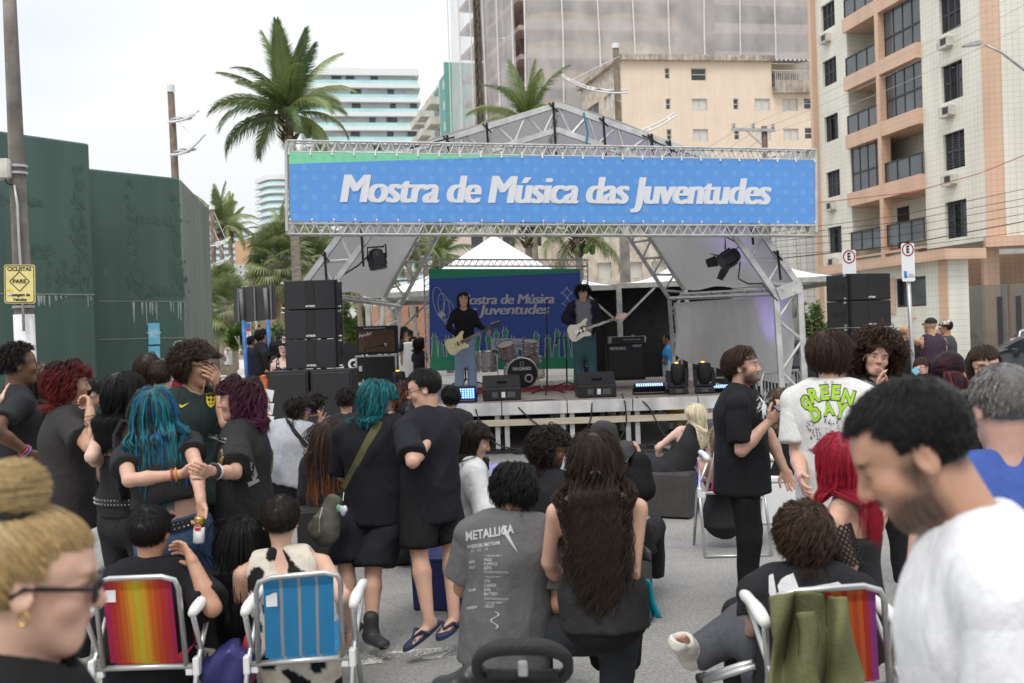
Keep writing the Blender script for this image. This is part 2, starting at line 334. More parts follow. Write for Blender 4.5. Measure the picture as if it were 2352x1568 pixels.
b.quad((0,0,0),(0,14,0),(0,14,ztop),(0,0,ztop));b.quad((0,0,ztop),(F1.len,0,ztop),(F1.len,14,ztop),(0,14,ztop))
b.quad((F1.uv(2125,600)[0]-.5,.01,5.2),(F1.len,.01,5.2),(F1.len,8,5.2),(F1.uv(2125,600)[0]-.5,8,5.2))
b.build('wall','cream_tile',blk,local=True)
for i,r in enumerate(R_):shutter_window(blk,*r,opn=i in(0,2,4))
for i,r in enumerate(L_):shutter_window(blk,*r,opn=i in(0,2))
for i,r in enumerate(R_):
    if i!=0:ac_unit(blk,(r[0]+r[1])/2-.2,r[2]-.45)
for i,r in enumerate(L_):
    if i in(0,1,4):ac_unit(blk,(r[0]+r[1])/2-.1,r[2]-.5)
# balcony bay: slabs with orange fronts, glass railings or full glazing
nb_=int((ztop-base)/st)+1
b=MB();b.quad((u0,1.5,base),(u1,1.5,base),(u1,1.5,ztop),(u0,1.5,ztop));b.quad((u0,.3,base),(u0,1.5,base),(u0,1.5,ztop),(u0,.3,ztop));b.quad((u1,1.5,base),(u1,.3,base),(u1,.3,ztop),(u1,1.5,ztop))
b.build('balcony_back_wall','cream_tile',blk,local=True)
b=MB();b.box((um,-.02,(base+ztop)/2),(.3,.5,ztop-base));b.build('pilaster','orange_tile',blk,local=True)
glz={(1,0),(2,1),(3,1),(4,1),(5,1),(5,0),(6,1)}
for k in range(nb_):
    z=base+k*st
    for side,(a,c)in enumerate(((u0,um-.15),(um+.15,u1))):
        b=MB();b.box(((a+c)/2,.62,z+.35),(c-a,1.76,.7 if k else.1));b.build('balcony_slab','orange_tile',blk,local=True)
        zt=z+.7
        if(k,side)in glz:
            b=MB();n=4
            for j in range(n+1):b.box((a+(c-a)*j/n*.998,.1,(zt+z+st)/2),(.05,.06,st-.7))
            b.box(((a+c)/2,.1,zt+1),(c-a,.07,.09));fr=b.build('balcony_frame','frame_dark',blk,local=True)
            for j in range(n):
                b=MB();b.quad((a+(c-a)*j/n,.1,zt),(a+(c-a)*(j+1)/n,.1,zt),(a+(c-a)*(j+1)/n,.1,z+st),(a+(c-a)*j/n,.1,z+st));b.build('pane','glass_smoke',fr,local=True)
        else:
            b=MB();b.box(((a+c)/2,-.1,zt+.97),(c-a,.06,.06));n=3
            for j in range(n+1):b.box((a+.03+(c-a-.06)*j/n,-.1,zt+.47),(.05,.05,.94))
            fr=b.build('railing','frame_dark',blk,local=True)
            for j in range(n):
                b=MB();b.quad((a+(c-a)*j/n,-.09,zt+.05),(a+(c-a)*(j+1)/n,-.09,zt+.05),(a+(c-a)*(j+1)/n,-.09,zt+.94),(a+(c-a)*j/n,-.09,zt+.94));b.build('pane','glass_smoke',fr,local=True)
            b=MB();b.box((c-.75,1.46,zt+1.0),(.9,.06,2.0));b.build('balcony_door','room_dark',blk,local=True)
b=MB();b.box((.09,-.05,11),(.3,.5,22));b.build('corner_strip','orange_tile',blk,local=True)
# near end of the block: its front face
F1b=Facade(fb,V(2600,40.2));e=MB()
blk2=thing('apartment_wing','street end of the apartment block with vertical orange tile strip','building',F1b.a,F1b.rz)
so_=F1b.uv(2308,400)[0]
b=MB();b.quad((0,0,5.2),(so_,0,5.2),(so_,0,ztop),(0,0,ztop));b.build('tile_strip','orange_tile',blk2,local=True)
b=MB();b.quad((so_,0,5.2),(F1b.len,0,5.2),(F1b.len,0,ztop),(so_,0,ztop));b.build('wall','cream_tile',blk2,local=True)
b=MB();b.box((F1b.len/2,-.1,5.1),(F1b.len+.2,.5,.42));b.build('band','orange_tile',blk2,local=True)
for u in(.35,2.4,5.2):
    b=MB();b.box((u,1.2,2.45),(.6,.6,4.9));b.build('column','orange_tile',blk2,local=True)
b=MB();b.quad((-4,7,0),(F1b.len,7,0),(F1b.len,7,5),(-4,7,5));b.build('garage_back_wall','orange_tile',blk2,local=True)
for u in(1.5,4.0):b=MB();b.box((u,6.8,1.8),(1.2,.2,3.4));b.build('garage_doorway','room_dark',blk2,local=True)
M('fence_glass',(.2,.19,.16),.06,var=.1,spec=.6,alpha=.55)
for k in range(4):
    a=-1.6+k*2.2;b=MB();b.box((a+1.05,-1.0,1.75),(2.1,.03,3.1));b.build('fence_panel','fence_glass',blk2,local=True)
    b=MB();b.box((a+.3,-1.05,1.5),(.18,.08,2.6));b.box((a+1.8,-1.05,1.5),(.18,.08,2.6));b.build('fence_post','frame_dark',blk2,local=True)
b=MB();b.box((2.8,-1.05,.22),(9.4,.3,.42));b.build('fence_plinth','orange_tile',blk2,local=True)
# ---- gate house in front of the block
ga=V(1912,47);gb=V(2180,38.5);FG=Facade(ga,gb)
gh=thing('gate_house','low cream tiled gate house with orange roof slab and dark window','building',FG.a,FG.rz)
gz=FG.uv(2150,600)[1];wn=FG.rect(2058,640,2128,702)
b=MB();holed(b,0,FG.len,0,gz,[wn],.2);b.quad((FG.len,0,0),(FG.len,.9,0),(FG.len,.9,gz),(FG.len,0,gz));b.quad((0,0,0),(0,.9,0),(0,.9,gz),(0,0,gz));b.quad((0,.9,0),(FG.len,.9,0),(FG.len,.9,gz),(0,.9,gz));b.build('wall','cream_tile',gh,local=True)
b=MB();b.box((FG.len/2+.1,.4,gz+.2),(FG.len+.9,1.8,.4));b.build('roof','orange_tile',gh,local=True)
b=MB();b.quad((wn[0],.18,wn[2]),(wn[1],.18,wn[2]),(wn[1],.18,wn[3]),(wn[0],.18,wn[3]));w_=b.build('window','glass_dark',gh,local=True)
b=MB()
for(c,s_)in((((wn[0]+wn[1])/2,.1,wn[2]+.04),(wn[1]-wn[0],.12,.08)),(((wn[0]+wn[1])/2,.1,wn[3]-.04),(wn[1]-wn[0],.12,.08)),((wn[0]+.04,.1,(wn[2]+wn[3])/2),(.08,.119,wn[3]-wn[2]-.16)),((wn[1]-.04,.1,(wn[2]+wn[3])/2),(.08,.119,wn[3]-wn[2]-.16))):b.box(c,s_)
b.build('frame','frame_dark',w_,local=True)
b=MB();b.box((FG.len-.25,-.03,gz/2),(.5,.08,gz-.01));b.build('corner_strip','orange_tile',gh,local=True)
pu=FG.uv(2014,600)[0];b=MB();b.box(((pu+wn[0])/2,-.02,(wn[2]+wn[3])/2-.1),(wn[0]-pu-.1,.06,wn[3]-wn[2]+.3));b.build('orange_panel','orange_tile',gh,local=True)
# ---- white tiled building behind the roof, right of stage
tile_mat('grey_tile',(.6,.59,.55),(.56,.55,.52),(.4,.39,.37),.4,.4,.03,.5,.2)
FW=Facade(V(1690,62),V(1905,58));tb=thing('tiled_building','pale grey tiled building with corrugated roof behind the stage roof','building',FW.a,FW.rz)
zt=FW.uv(1800,357)[1]
b=MB();holed(b,-2,FW.len,0,zt,[FW.rect(1500,590,1540,640)],.3);b.quad((-2,0,zt),(FW.len,0,zt),(FW.len,9,zt),(-2,9,zt));b.build('wall','grey_tile',tb,local=True)
M('fibre_roof',(.5,.48,.44),.9,var=.3,scale=3,bump=.5,bscale=12)
b=MB();b.grid(lambda u,v:(FW.len*(.15+.9*u),.1+5*v,zt+.05+2.1*v*1.0-1.8*(1-u)*v+.05*math.sin(u*90)),60,4);b.build('roof','fibre_roof',tb,local=True)
for k in range(3):
    b=MB();b.box((FW.len*.25+k*1.3,-.06,zt/2),(.12,.1,zt-.2));b.build('down_pipe','ac_white',tb,local=True)
# ---- peach building
M('peach',(.77,.63,.495),.85,var=.04,scale=.6,streak=.05);M('peach_trim',(.5,.43,.34),.9,var=.4,scale=1.2,streak=.4);M('blind_white',(.62,.6,.55),.7,var=.06);M('stone_clad',(.55,.48,.4),.9,var=.3,scale=1.6,bump=.4,bscale=6)
FP=Facade(V(1446,92),V(1905,95));pb=thing('peach_building','peach rendered apartment block with small white-blind windows','building',FP.a,FP.rz)
ztp=FP.uv(1600,137)[1];zr=FP.uv(1800,215)[1];ur=FP.uv(1776,300)[0]
sm=[FP.rect(1529,155,1543,179)];sp_=(FP.uv(1600,226)[1]-FP.uv(1600,296)[1])
H_=[];kinds=[]
for x0,x1,y0,y1,kk in((1529,1541,226,251,'d'),(1589,1625,226,255,'w'),(1684,1697,226,251,'d'),(1733,1769,226,254,'w'),(1797,1833,226,254,'w'),(1846,1866,224,250,'d')):
    r=FP.rect(x0,y0,x1,y1)
    for k in range(-9,2):
        if k==1 and x0>1650:continue
        q=(r[0],r[1],r[2]+k*sp_,r[3]+k*sp_)
        if q[2]<0:continue
        H_.append(q);kinds.append('d' if(k==1 and kk=='w')else kk)
b=MB();holed(b,0,ur,0,ztp,[h for h in H_ if h[0]<ur],.2);holed(b,ur,FP.len,0,zr,[h for h in H_ if h[0]>=ur],.2)
b.quad((ur,0,zr),(ur,6,zr),(ur,6,ztp),(ur,0,ztp));b.quad((0,0,ztp),(ur,0,ztp),(ur,14,ztp),(0,14,ztp));b.quad((FP.len,0,0),(FP.len,14,0),(FP.len,14,zr),(FP.len,0,zr))
b.quad((ur,5,zr),(FP.len,5,zr),(FP.len,5,zr+4.2),(ur,5,zr+4.2));b.build('wall','peach',pb,local=True)
for h,kk in zip(H_,kinds):
    b=MB();b.quad((h[0],.18,h[2]),(h[1],.18,h[2]),(h[1],.18,h[3]),(h[0],.18,h[3]));w_=b.build('window','glass_dark' if kk=='d' else 'blind_white',pb,local=True)
    b=MB();t=.07;um_=(h[0]+h[1])/2
    for c,s_ in(((um_,.14,h[2]+t/2),(h[1]-h[0],.08,t)),((um_,.14,h[3]-t/2),(h[1]-h[0],.08,t)),((h[0]+t/2,.14,(h[2]+h[3])/2),(t,.079,h[3]-h[2]-2*t)),((h[1]-t/2,.14,(h[2]+h[3])/2),(t,.079,h[3]-h[2]-2*t)),((um_,.14,(h[2]+h[3])/2),(t,.078,h[3]-h[2]-2*t)if kk=='w' else(h[1]-h[0]-2*t,.078,t))):b.box(c,s_)
    b.build('frame','ac_white',w_,local=True)
b=MB();b.box((ur/2-.2,-.1,ztp+.1),(ur+.8,.8,.5));b.build('cornice','peach_trim',pb,local=True)
b=MB();b.box(((ur+FP.len)/2,.5,zr+.15),(FP.len-ur,2.6,.35));b.box(((ur+FP.len)/2,-.75,zr+.65),(FP.len-ur,.15,.9));b.build('terrace','peach_trim',pb,local=True)
b=MB()
for k in range(22):b.box((ur+.3+k*(FP.len-ur-.4)/22,-.2,zr+1.6),(.05,.05,1.1))
b.box(((ur+FP.len)/2,-.2,zr+2.15),(FP.len-ur,.06,.06));b.build('railing','ac_white',pb,local=True)
for k in range(3):
    a=ur+.4+k*(FP.len-ur)/3;w=(FP.len-ur)/3-.5
    b=MB();b.box((a+w/2,4.8,zr+2.6),(w,.2,1.1));w_=b.build('window','glass_dark',pb,local=True)
    b=MB()
    for j in range(8):b.box((a+w*j/7,4.68,zr+2.6),(.06,.04,1.1))
    b.build('frame','ac_white',w_,local=True)
b=MB();b.grid(lambda u,v:(ur+(FP.len-ur)*u,1.4+3.8*v,zr+3.6+.8*v+.09*math.sin(u*70)),90,2);b.build('terrace_roof','fibre_roof',pb,local=True)
FPs=Facade(V(1353,103),V(1446,92));ps=thing('stone_clad_wing','stone clad side of the peach block with glazed bay windows','building',FPs.a,FPs.rz)
b=MB();hs=[]
for k in range(-7,3):
    for(a,c)in((.1,.45),(.58,.78)):hs.append((FPs.len*a,FPs.len*c,ztp-3.9+(k-1)*sp_+(0 if a<.5 else.1),ztp-3.9+(k-1)*sp_+1.5))
hs=[h for h in hs if h[2]>0 and h[3]<ztp]
holed(b,0,FPs.len,0,ztp,hs,.25);b.build('wall','stone_clad',ps,local=True)
for i,h in enumerate(hs):
    b=MB();b.quad((h[0],.2,h[2]),(h[1],.2,h[2]),(h[1],.2,h[3]),(h[0],.2,h[3]));w_=b.build('window','glass_smoke' if i%2==0 else 'blind_white',ps,local=True)
    b=MB();b.box(((h[0]+h[1])/2,.15,(h[2]+h[3])/2),(.08,.06,h[3]-h[2]));b.build('frame','ac_white',w_,local=True)
b=MB();b.box((FPs.len/2,-.1,ztp+.12),(FPs.len+.4,.8,.5));b.build('cornice','peach_trim',ps,local=True)
# ---- tower under construction, wrapped in netting
M('raw_concrete',(.36,.29,.25),.95,var=.25,scale=.5,streak=.25);M('slab_edge',(.44,.345,.315),.9,var=.15,scale=.6);M('hoist',(.1,.08,.06),.9,var=.5,scale=3);M('raw_brick',(.46,.24,.17),.95,var=.3)
fa3=V(1230,106);fb3=V(1920,112);F3=Facade(fa3,fb3);ct=thing('construction_tower','unfinished concrete tower wrapped in grey safety netting','building',F3.a,F3.rz)
zk=F3.uv(1300,65)[1];sp3=3.1;zt3=zk+sp3*6
lv=[zk+sp3*k for k in range(-9,6)];udd=F3.uv(1580,80)[0];gap=2.4
b=MB();b.quad((0,3.2,0),(F3.len,3.2,0),(F3.len,3.2,zt3),(0,3.2,zt3));b.build('wall','raw_concrete',ct,local=True)
gap0=F3.uv(1560,80)[0];gap1=F3.uv(1640,80)[0]
for z in lv:
    for(a,c)in((0,gap0),(gap1,F3.len)):
        b=MB();b.box(((a+c)/2,1.5,z),(c-a,3.2,.3));b.box(((a+c)/2,-.02,z+.55),(c-a-.1,.14,.8));b.build('floor_slab','slab_edge',ct,local=True)
    for k in range(9):
        u=F3.len*(k+.5)/9
        if gap0-.8<u<gap1+.8:continue
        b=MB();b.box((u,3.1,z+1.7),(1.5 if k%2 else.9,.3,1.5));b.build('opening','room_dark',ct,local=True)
F3s=Facade(V(1090,128),fa3);
cs=thing('netted_tower','open floors on the left side of the netted tower with dark hoist','building',F3s.a,F3s.rz)
b=MB();b.quad((F3s.len*.45,2.5,0),(F3s.len,2.5,0),(F3s.len,2.5,zt3),(F3s.len*.45,2.5,zt3));b.build('wall','raw_brick',cs,local=True)
for z in lv:
    b=MB();b.box((F3s.len*.72,.8,z),(F3s.len*.56,3.0,.5));b.build('floor_slab','slab_edge',cs,local=True)
    b=MB();b.box((F3s.len*.12,1.5,z+.4),(F3s.len*.36,3.4,.5));b.box((F3s.len*.12,2.8,z+1.7),(F3s.len*.3,.4,2.6));b.build('balcony_slab','slab_edge',cs,local=True)
uh=F3s.uv(1130,200)[0];b=MB()
for k in range(40):
    z=k*zt3/40
    for du,dv in((-.8,-.6),(.8,-.6)):b.box((uh+du,-1+dv,z+zt3/80),(.3,.3,zt3/40))
    b.bar((uh-.8,-1.6,z),(uh+.8,-1.6,z+zt3/40),.22)
b.box((uh,-.6,zt3/2),(1.3,.2,zt3));b.build('hoist_mast','hoist',cs,local=True)
def net_mat():
    m=bpy.data.materials.new('netting');m.use_nodes=True;n=m.node_tree.nodes;l=m.node_tree.links;b=n['Principled BSDF'];b.inputs['Base Color'].default_value=(.66,.635,.62,1);b.inputs['Roughness'].default_value=.8
    t=n.new('ShaderNodeTexCoord');mp=n.new('ShaderNodeMapping');mp.inputs['Scale'].default_value=(.5,1,.3);l.new(t.outputs['Object'],mp.inputs['Vector'])
    z=n.new('ShaderNodeTexNoise');z.inputs['Scale'].default_value=.8;z.inputs['Detail'].default_value=5;l.new(mp.outputs['Vector'],z.inputs['Vector'])
    r=n.new('ShaderNodeMapRange');r.inputs[1].default_value=.3;r.inputs[2].default_value=.75;r.inputs[3].default_value=.38;r.inputs[4].default_value=.68;l.new(z.outputs['Fac'],r.inputs[0]);l.new(r.outputs[0],b.inputs['Alpha']);MATS['netting']=m
net_mat();M('net_rope',(.7,.68,.66),.8)
def net(name,label,F,u0,u1,zt,nr,seed):
    r=random.Random(seed);n=thing(name,label,'netting',F.a,F.rz)
    b=MB();b.grid(lambda u,v:(u0+(u1-u0)*u,-1.2-.35*math.sin(u*nr*PI)**2+.12*math.sin(v*9+u*17),zt*v),nr*4,16);b.build('net','netting',n,smooth=True,local=True)
    for k in range(nr+1):
        b=MB();u=u0+(u1-u0)*k/nr;b.path([(u+.15*math.sin(j*1.3+k),-1.5,zt*j/8)for j in range(9)],.075,5);b.build('rope','net_rope',n,local=True)
net('safety_net','grey see-through safety net hung with ropes on the tower front',F3,-.4,F3.len+1,zt3,9,1)
net('side_safety_net','pale safety net hanging loose over the tower side above palm',F3s,-2.4,F3s.len+.2,zt3,5,2)
M('orange_net',(.6,.36,.1),.9,alpha=.6)
for z in lv[2:]:
    b=MB();b.grid(lambda u,v:(.2+(gap0-.4)*u,.1,z+.75+1.1*v*(.5+.5*abs(math.sin(u*7+z)))),24,2);b.build('orange_guard_net','orange_net',ct,local=True)
# ---- white tower with aqua glass
M('tower_white',(.8,.8,.8),.7,var=.04);M('aqua_glass',(.46,.70,.69),.25,var=.1,scale=.3);M('tower_recess',(.66,.68,.69),.8,var=.15,scale=.2)
def banded_tower(name,label,d,px0,px1,ytop,storey_px,round_px=40,mats=('tower_white','aqua_glass','tower_recess'),zmin=0,depth=14,seed=0):
    r=random.Random(seed);a=V(px0,d);c=V(px1,d*1.02);F=Facade(a,c);t=thing(name,label,'building',F.a,F.rz)
    zt=F.uv((px0+px1)/2,ytop)[1];st=storey_px*d/FPX;n=int((zt-zmin)/st);Ln=F.len;rr=round_px*d/FPX
    out=[(rr-rr*math.cos(PI/2*i/6),depth*0+rr-rr*math.sin(PI/2*i/6))for i in range(7)]+[(Ln,0),(Ln,depth)]
    out=[(0,depth)]+out
    def ring(inset):
        cx,cy=Ln/2,depth/2;return[(cx+(x-cx)*(1-2*inset/Ln),cy+(y-cy)*(1-2*inset/depth))for x,y in out]
    def prism(b,ins,z0,z1):
        q=ring(ins);k=len(q);b.add([(x,y,z0)for x,y in q]+[(x,y,z1)for x,y in q],[tuple(range(k)),tuple(range(2*k-1,k-1,-1))]+[(i,(i+1)%k,(i+1)%k+k,i+k)for i in range(k)])
    b=MB();prism(b,1.6,0,zt-.2);b.build('wall',mats[2],t,local=True)
    for k in range(n):
        z=zt-(k+1)*st
        b=MB();prism(b,0,z,z+st*.28);b.build('floor_band',mats[0],t,local=True)
        b=MB();prism(b,.5,z+st*.281,z+st*.58);b.build('balcony_glass',mats[1],t,local=True)
        if d<260:
            for j in range(5):
                u=rr+(Ln-rr)*(j+.2+.5*r.random())/5;w=1.2+r.random()*1.2
                b=MB();b.box((u,1.55,z+st*.66),(w,.3,st*.62));b.build('window','glass_dark' if r.random()<.5 else 'blind_white',t,local=True)
    b=MB();prism(b,.2,zt-.3,zt+1.2);b.build('parapet',mats[0],t,local=True);return t
banded_tower('white_tower','tall white apartment tower with rounded corner and aqua glass balconies',215,705,985,168,33,60)
banded_tower('round_white_tower','distant round white tower with balconies left of the big banner',330,632,705,410,17,34,seed=3)
banded_tower('far_white_block','distant white block with aqua balconies behind the left palms',300,487,585,538,15,5,seed=4)
M('red_wall',(.4,.12,.12),.8);M('ochre_wall',(.55,.35,.2),.8,var=.1,scale=.2);M('cream_wall',(.62,.56,.48),.8,var=.08)
def plain_block(name,label,d,px0,px1,ytop,cols,rows_px,wall,d1=None,strips=(),depth=10,wmat='glass_dark'):
    F=Facade(V(px0,d),V(px1,d1 or d*1.02));t=thing(name,label,'building',F.a,F.rz);zt=F.uv((px0+px1)/2,ytop)[1];st=rows_px*d/FPX;n=int(zt/st);hs=[]
    for k in range(n):
        for c in cols:hs.append((F.len*c-st*.2,F.len*c+st*.2,zt-(k+1)*st+st*.35,zt-(k+1)*st+st*.78))
    b=MB();holed(b,0,F.len,0,zt,hs,.3)
    b.quad((0,0,0),(0,depth,0),(0,depth,zt),(0,0,zt));b.quad((F.len,0,0),(F.len,depth,0),(F.len,depth,zt),(F.len,0,zt));b.quad((0,0,zt),(F.len,0,zt),(F.len,depth,zt),(0,depth,zt));b.build('wall',wall,t,local=True)
    for h in hs:b=MB();b.quad((h[0],.25,h[2]),(h[1],.25,h[2]),(h[1],.25,h[3]),(h[0],.25,h[3]));b.build('window',wmat,t,local=True)
    for(a,c,m)in strips:b=MB();b.box((F.len*(a+c)/2,-.1,zt/2),(F.len*(c-a),.3,zt));b.build('strip',m,t,local=True)
    return t,F,zt,st
plain_block('red_white_block','distant white block with red stripes left of the fan palms',230,548,592,608,(.25,.5),13,'tower_white',strips=((.62,.82,'red_wall'),))
tt,F_,zt_,st_=plain_block('ochre_block','distant ochre apartment block with aqua balcony rail',240,582,655,548,(.2,),14,'ochre_wall')
for k in range(9):
    b=MB();b.box((F_.len*.6,-.5,zt_-(k+.8)*st_),(F_.len*.7,1,st_*.3));b.build('balcony','aqua_glass',tt,local=True)
# ---- teal building with stacked balconies
M('teal_wall',(.16,.38,.33),.8,var=.08);M('mint_wall',(.5,.6,.55),.8,var=.08);M('balcony_cream',(.6,.56,.49),.85,var=.15,scale=1)
F5=Facade(V(978,165),V(1048,140));t5=thing('teal_building','mint and teal apartment block with cream box balconies','building',F5.a,F5.rz)
zt5=F5.uv(1048,135)[1];st5=2.95;b=MB();b.quad((0,0,0),(F5.len,0,0),(F5.len,0,zt5),(0,0,zt5));b.quad((0,0,zt5),(F5.len,0,zt5),(F5.len,12,zt5),(0,12,zt5));b.build('wall','mint_wall',t5,local=True)
b=MB();b.box((F5.len+.2,4,zt5/2+.6),(.5,9,zt5+1.2));b.build('end_wall','teal_wall',t5,local=True)
b=MB();b.box((F5.len*.9,-.12,zt5/2),(F5.len*.2,.25,zt5));b.build('stair_strip','teal_wall',t5,local=True)
for k in range(int(zt5/st5)):
    z=zt5-(k+1)*st5
    for c in(.12,.34,.66):
        b=MB();b.box((F5.len*c,-.7,z+.5),(F5.len*.17,1.5,1.1));b.build('balcony','balcony_cream',t5,local=True)
        b=MB();b.box((F5.len*c,-.05,z+1.7),(F5.len*.12,.12,1.5));b.build('window','glass_smoke',t5,local=True)
    b=MB();b.box((F5.len*.93,-.26,z+1.5),(1,.06,1.2));b.build('window','blind_white',t5,local=True)
# ---- low houses behind the palms
plain_block('white_house','white rendered house with rows of small windows behind the palms',75,745,905,598,(.12,.3,.5,.7,.9),62,'tower_white',wmat='glass_smoke')
plain_block('brick_house','low house with bare brick wall behind the palms',66,905,1060,690,(.3,.7),60,'raw_brick')
plain_block('cream_house','cream house with dark doorways behind the middle tent',80,1060,1345,520,(.15,.4,.62,.85),70,'cream_wall')
plain_block('stone_house','stone clad house with pale balcony window behind the coconut palm',72,1345,1560,500,(.22,.55,.8),84,'stone_clad',wmat='blind_white')
# ================================================================== dark green pumping station, left
def green_mat():
    m=M('green_paint',(.062,.108,.09),.6,var=.14,scale=.35,streak=.14)
    return m
green_mat();M('green_faded',(.2,.235,.2),.75,var=.12,scale=.5,streak=.22);M('efflorescence',(.3,.34,.32),.9);M('algae',(.05,.088,.07),.7,var=.15)  # paler green holds the side wall's grey light in its colour; joints share it
ps_=thing('pumping_station','windowless dark green concrete building with stains and white drips','building',V(300,24))
wA,wB=V(-60,19.9),V(222,22.0);wC,wD=V(227,23.3),V(426,25.0);wE=V(491,30.6)
def block_face(name,p,q,z,mat,th=.35):
    b=MB();d=(q-p).normalized();nrm=Vector((-d.y,d.x,0))*th
    b.add([p,q,q+Vector((0,0,z)),p+Vector((0,0,z)),p+nrm,q+nrm,q+nrm+Vector((0,0,z)),p+nrm+Vector((0,0,z))],[(0,1,2,3),(5,4,7,6),(1,5,6,2),(4,0,3,7),(3,2,6,7)])
    return b.build(name,mat,ps_,bevel=.05)
block_face('front_wall',wA,wB,6.42,'green_paint',1.6);block_face('set_back_wall',wC-(wD-wC)*.3,wD,6.1,'green_paint')
o=block_face('side_wall',wD+Vector((.02,.02,0)),wE,6.08,'green_faded')
def drips(p,q,z,spots,seed,mat='efflorescence'):
    r=random.Random(seed);d=(q-p).normalized();nn=Vector((d.y,-d.x,0))*.006;b=MB()
    for f,w,ln in spots:
        for k in range(3):
            c=p+(q-p)*f+d*(r.random()-.5)*w*1.5+nn;l=ln*(.25+.5*r.random());ww=w*(.06+.10*r.random())
            b.add([c+d*-ww+Vector((0,0,z)),c+d*ww+Vector((0,0,z)),c+d*.01+Vector((0,0,z-l)),c-d*.01+Vector((0,0,z-l))],[(0,1,2,3)])
    return b
drips(wA,wB,3.05,[(.58,.3,.35),(.63,.25,.3),(.7,.2,.1),(.97,.2,.5)],1).build('lime_drip','efflorescence',ps_)['kind']='stuff'
drips(wC,wD,2.98,[(.47,.25,.75),(.6,.2,.6),(.67,.15,.4),(.86,.2,.7),(.97,.15,.6)],2).build('lime_drip','efflorescence',ps_)['kind']='stuff'
b=MB()
for p,q,z in((wA,wB,3.08),(wC,wD,3.0),(wC,wD,2.1)):
    d=(q-p).normalized();nn=Vector((d.y,-d.x,0))*.004;b.bar(p+nn+Vector((0,0,z)),q+nn+Vector((0,0,z)),.012,.03)
b.build('cast_joint','green_faded',ps_)
# algae stains: irregular dark patches
b=MB();r=random.Random(5)
for p,q,spots in((wA,wB,[(.88,5.4,.18,1.6),(.9,4.2,.22,.9),(.8,3.5,.8,.35),(.55,4.0,.35,.12),(.35,5.6,.9,.06),(.92,3.4,.15,.5)]),(wC,wD,[(.42,4.9,.12,1.3),(.93,4.8,.12,.9),(.7,5.7,.8,.12),(.45,3.6,.3,.3),(.75,3.25,.8,.15),(.95,3.6,.15,.4)])):
    d=(q-p).normalized();nn=Vector((d.y,-d.x,0))*.005
    for f,z,w,h in spots:
        for k in range(46):
            if z>5:z=5
            c=p+(q-p)*f+nn*(1+.02*k)+d*r.gauss(0,.42)*w+Vector((0,0,z+max(-1,min(1,r.gauss(0,.42)))*h));s=.02+.06*r.random();n_=7
            c.z=min(c.z,5.85)
            b.add([c+d*math.cos(2*PI*j/n_)*s*(.6+r.random())*.7+Vector((0,0,math.sin(2*PI*j/n_)*s*(.6+r.random())))for j in range(n_)],[tuple(range(n_))])
o=b.build('algae_stain','algae',ps_);o['kind']='stuff'
# blue information plates on the green wall
M('plate_blue',(.16,.5,.66),.5,var=.05);M('plate_text',(.75,.85,.88),.6);M('plate_green',(.2,.6,.45),.5)
d_=(wD-wC).normalized();nn_=Vector((d_.y,-d_.x,0))
for k,tx in enumerate(('ESTAÇÃO\nELEVATÓRIA DE\nESGOTO\nINICIAL 1','PROIBIDA\nA ENTRADA\nDE PESSOAS\nNÃO AUTORIZADAS','EM CASO DE\nEMERGÊNCIA')):
    c=P(355.5,766+k*53+(k==2)*-2,24.3);c=wC+d_*((c-wC).dot(d_))+Vector((0,0,c.z))+nn_*.02
    t=thing('wall_plate',['top light blue notice plate on the green wall','middle light blue notice plate forbidding entry on green wall','lowest light blue notice plate on the green wall'][k],'sign',c,group='blue notice plates')
    b=MB();b.bar(c-d_*.145,c+d_*.145,.02,.52);b.build('panel','plate_blue',t)
    b=MB();b.bar(c+d_*.147,c+d_*.16,.02,.52);b.build('edge','plate_green',t)
    text_on('lettering',tx,'plate_text',t,c+nn_*.012,d_,(0,0,1),.052,weight=.001,line=.95)
# ================================================================== palms and planting
def leaf_mat(name,c1,c2,tr=.25):
    m=bpy.data.materials.new(name);m.use_nodes=True;n=m.node_tree.nodes;l=m.node_tree.links;b=n['Principled BSDF'];b.inputs['Roughness'].default_value=.38;b.inputs['Specular IOR Level'].default_value=.5
    t=n.new('ShaderNodeObjectInfo');g=n.new('ShaderNodeTexCoord');z=n.new('ShaderNodeTexNoise');z.inputs['Scale'].default_value=2.5;l.new(g.outputs['Object'],z.inputs['Vector'])
    a=n.new('ShaderNodeMath');a.operation='ADD';l.new(t.outputs['Random'],a.inputs[0]);l.new(z.outputs['Fac'],a.inputs[1])
    r=n.new('ShaderNodeValToRGB');r.color_ramp.elements[0].position=.35;r.color_ramp.elements[1].position=1.0;r.color_ramp.elements[0].color=(*c1,1);r.color_ramp.elements[1].color=(*c2,1)
    mm=n.new('ShaderNodeMath');mm.operation='MULTIPLY';mm.inputs[1].default_value=.7;l.new(a.outputs[0],mm.inputs[0]);l.new(mm.outputs[0],r.inputs['Fac']);l.new(r.outputs['Color'],b.inputs['Base Color'])
    tr_=n.new('ShaderNodeBsdfTranslucent');l.new(r.outputs['Color'],tr_.inputs['Color']);x=n.new('ShaderNodeMixShader');x.inputs['Fac'].default_value=tr
    l.new(b.outputs['BSDF'],x.inputs[1]);l.new(tr_.outputs['BSDF'],x.inputs[2]);l.new(x.outputs['Shader'],n['Material Output'].inputs['Surface']);MATS[name]=m
leaf_mat('frond',(.075,.125,.04),(.26,.32,.11));leaf_mat('frond_pale',(.10,.15,.045),(.24,.28,.09));leaf_mat('fan_leaf',(.09,.13,.055),(.24,.27,.11));leaf_mat('shrub_leaf',(.06,.12,.02),(.2,.28,.05));leaf_mat('dry_leaf',(.2,.13,.07),(.34,.24,.13),.1)
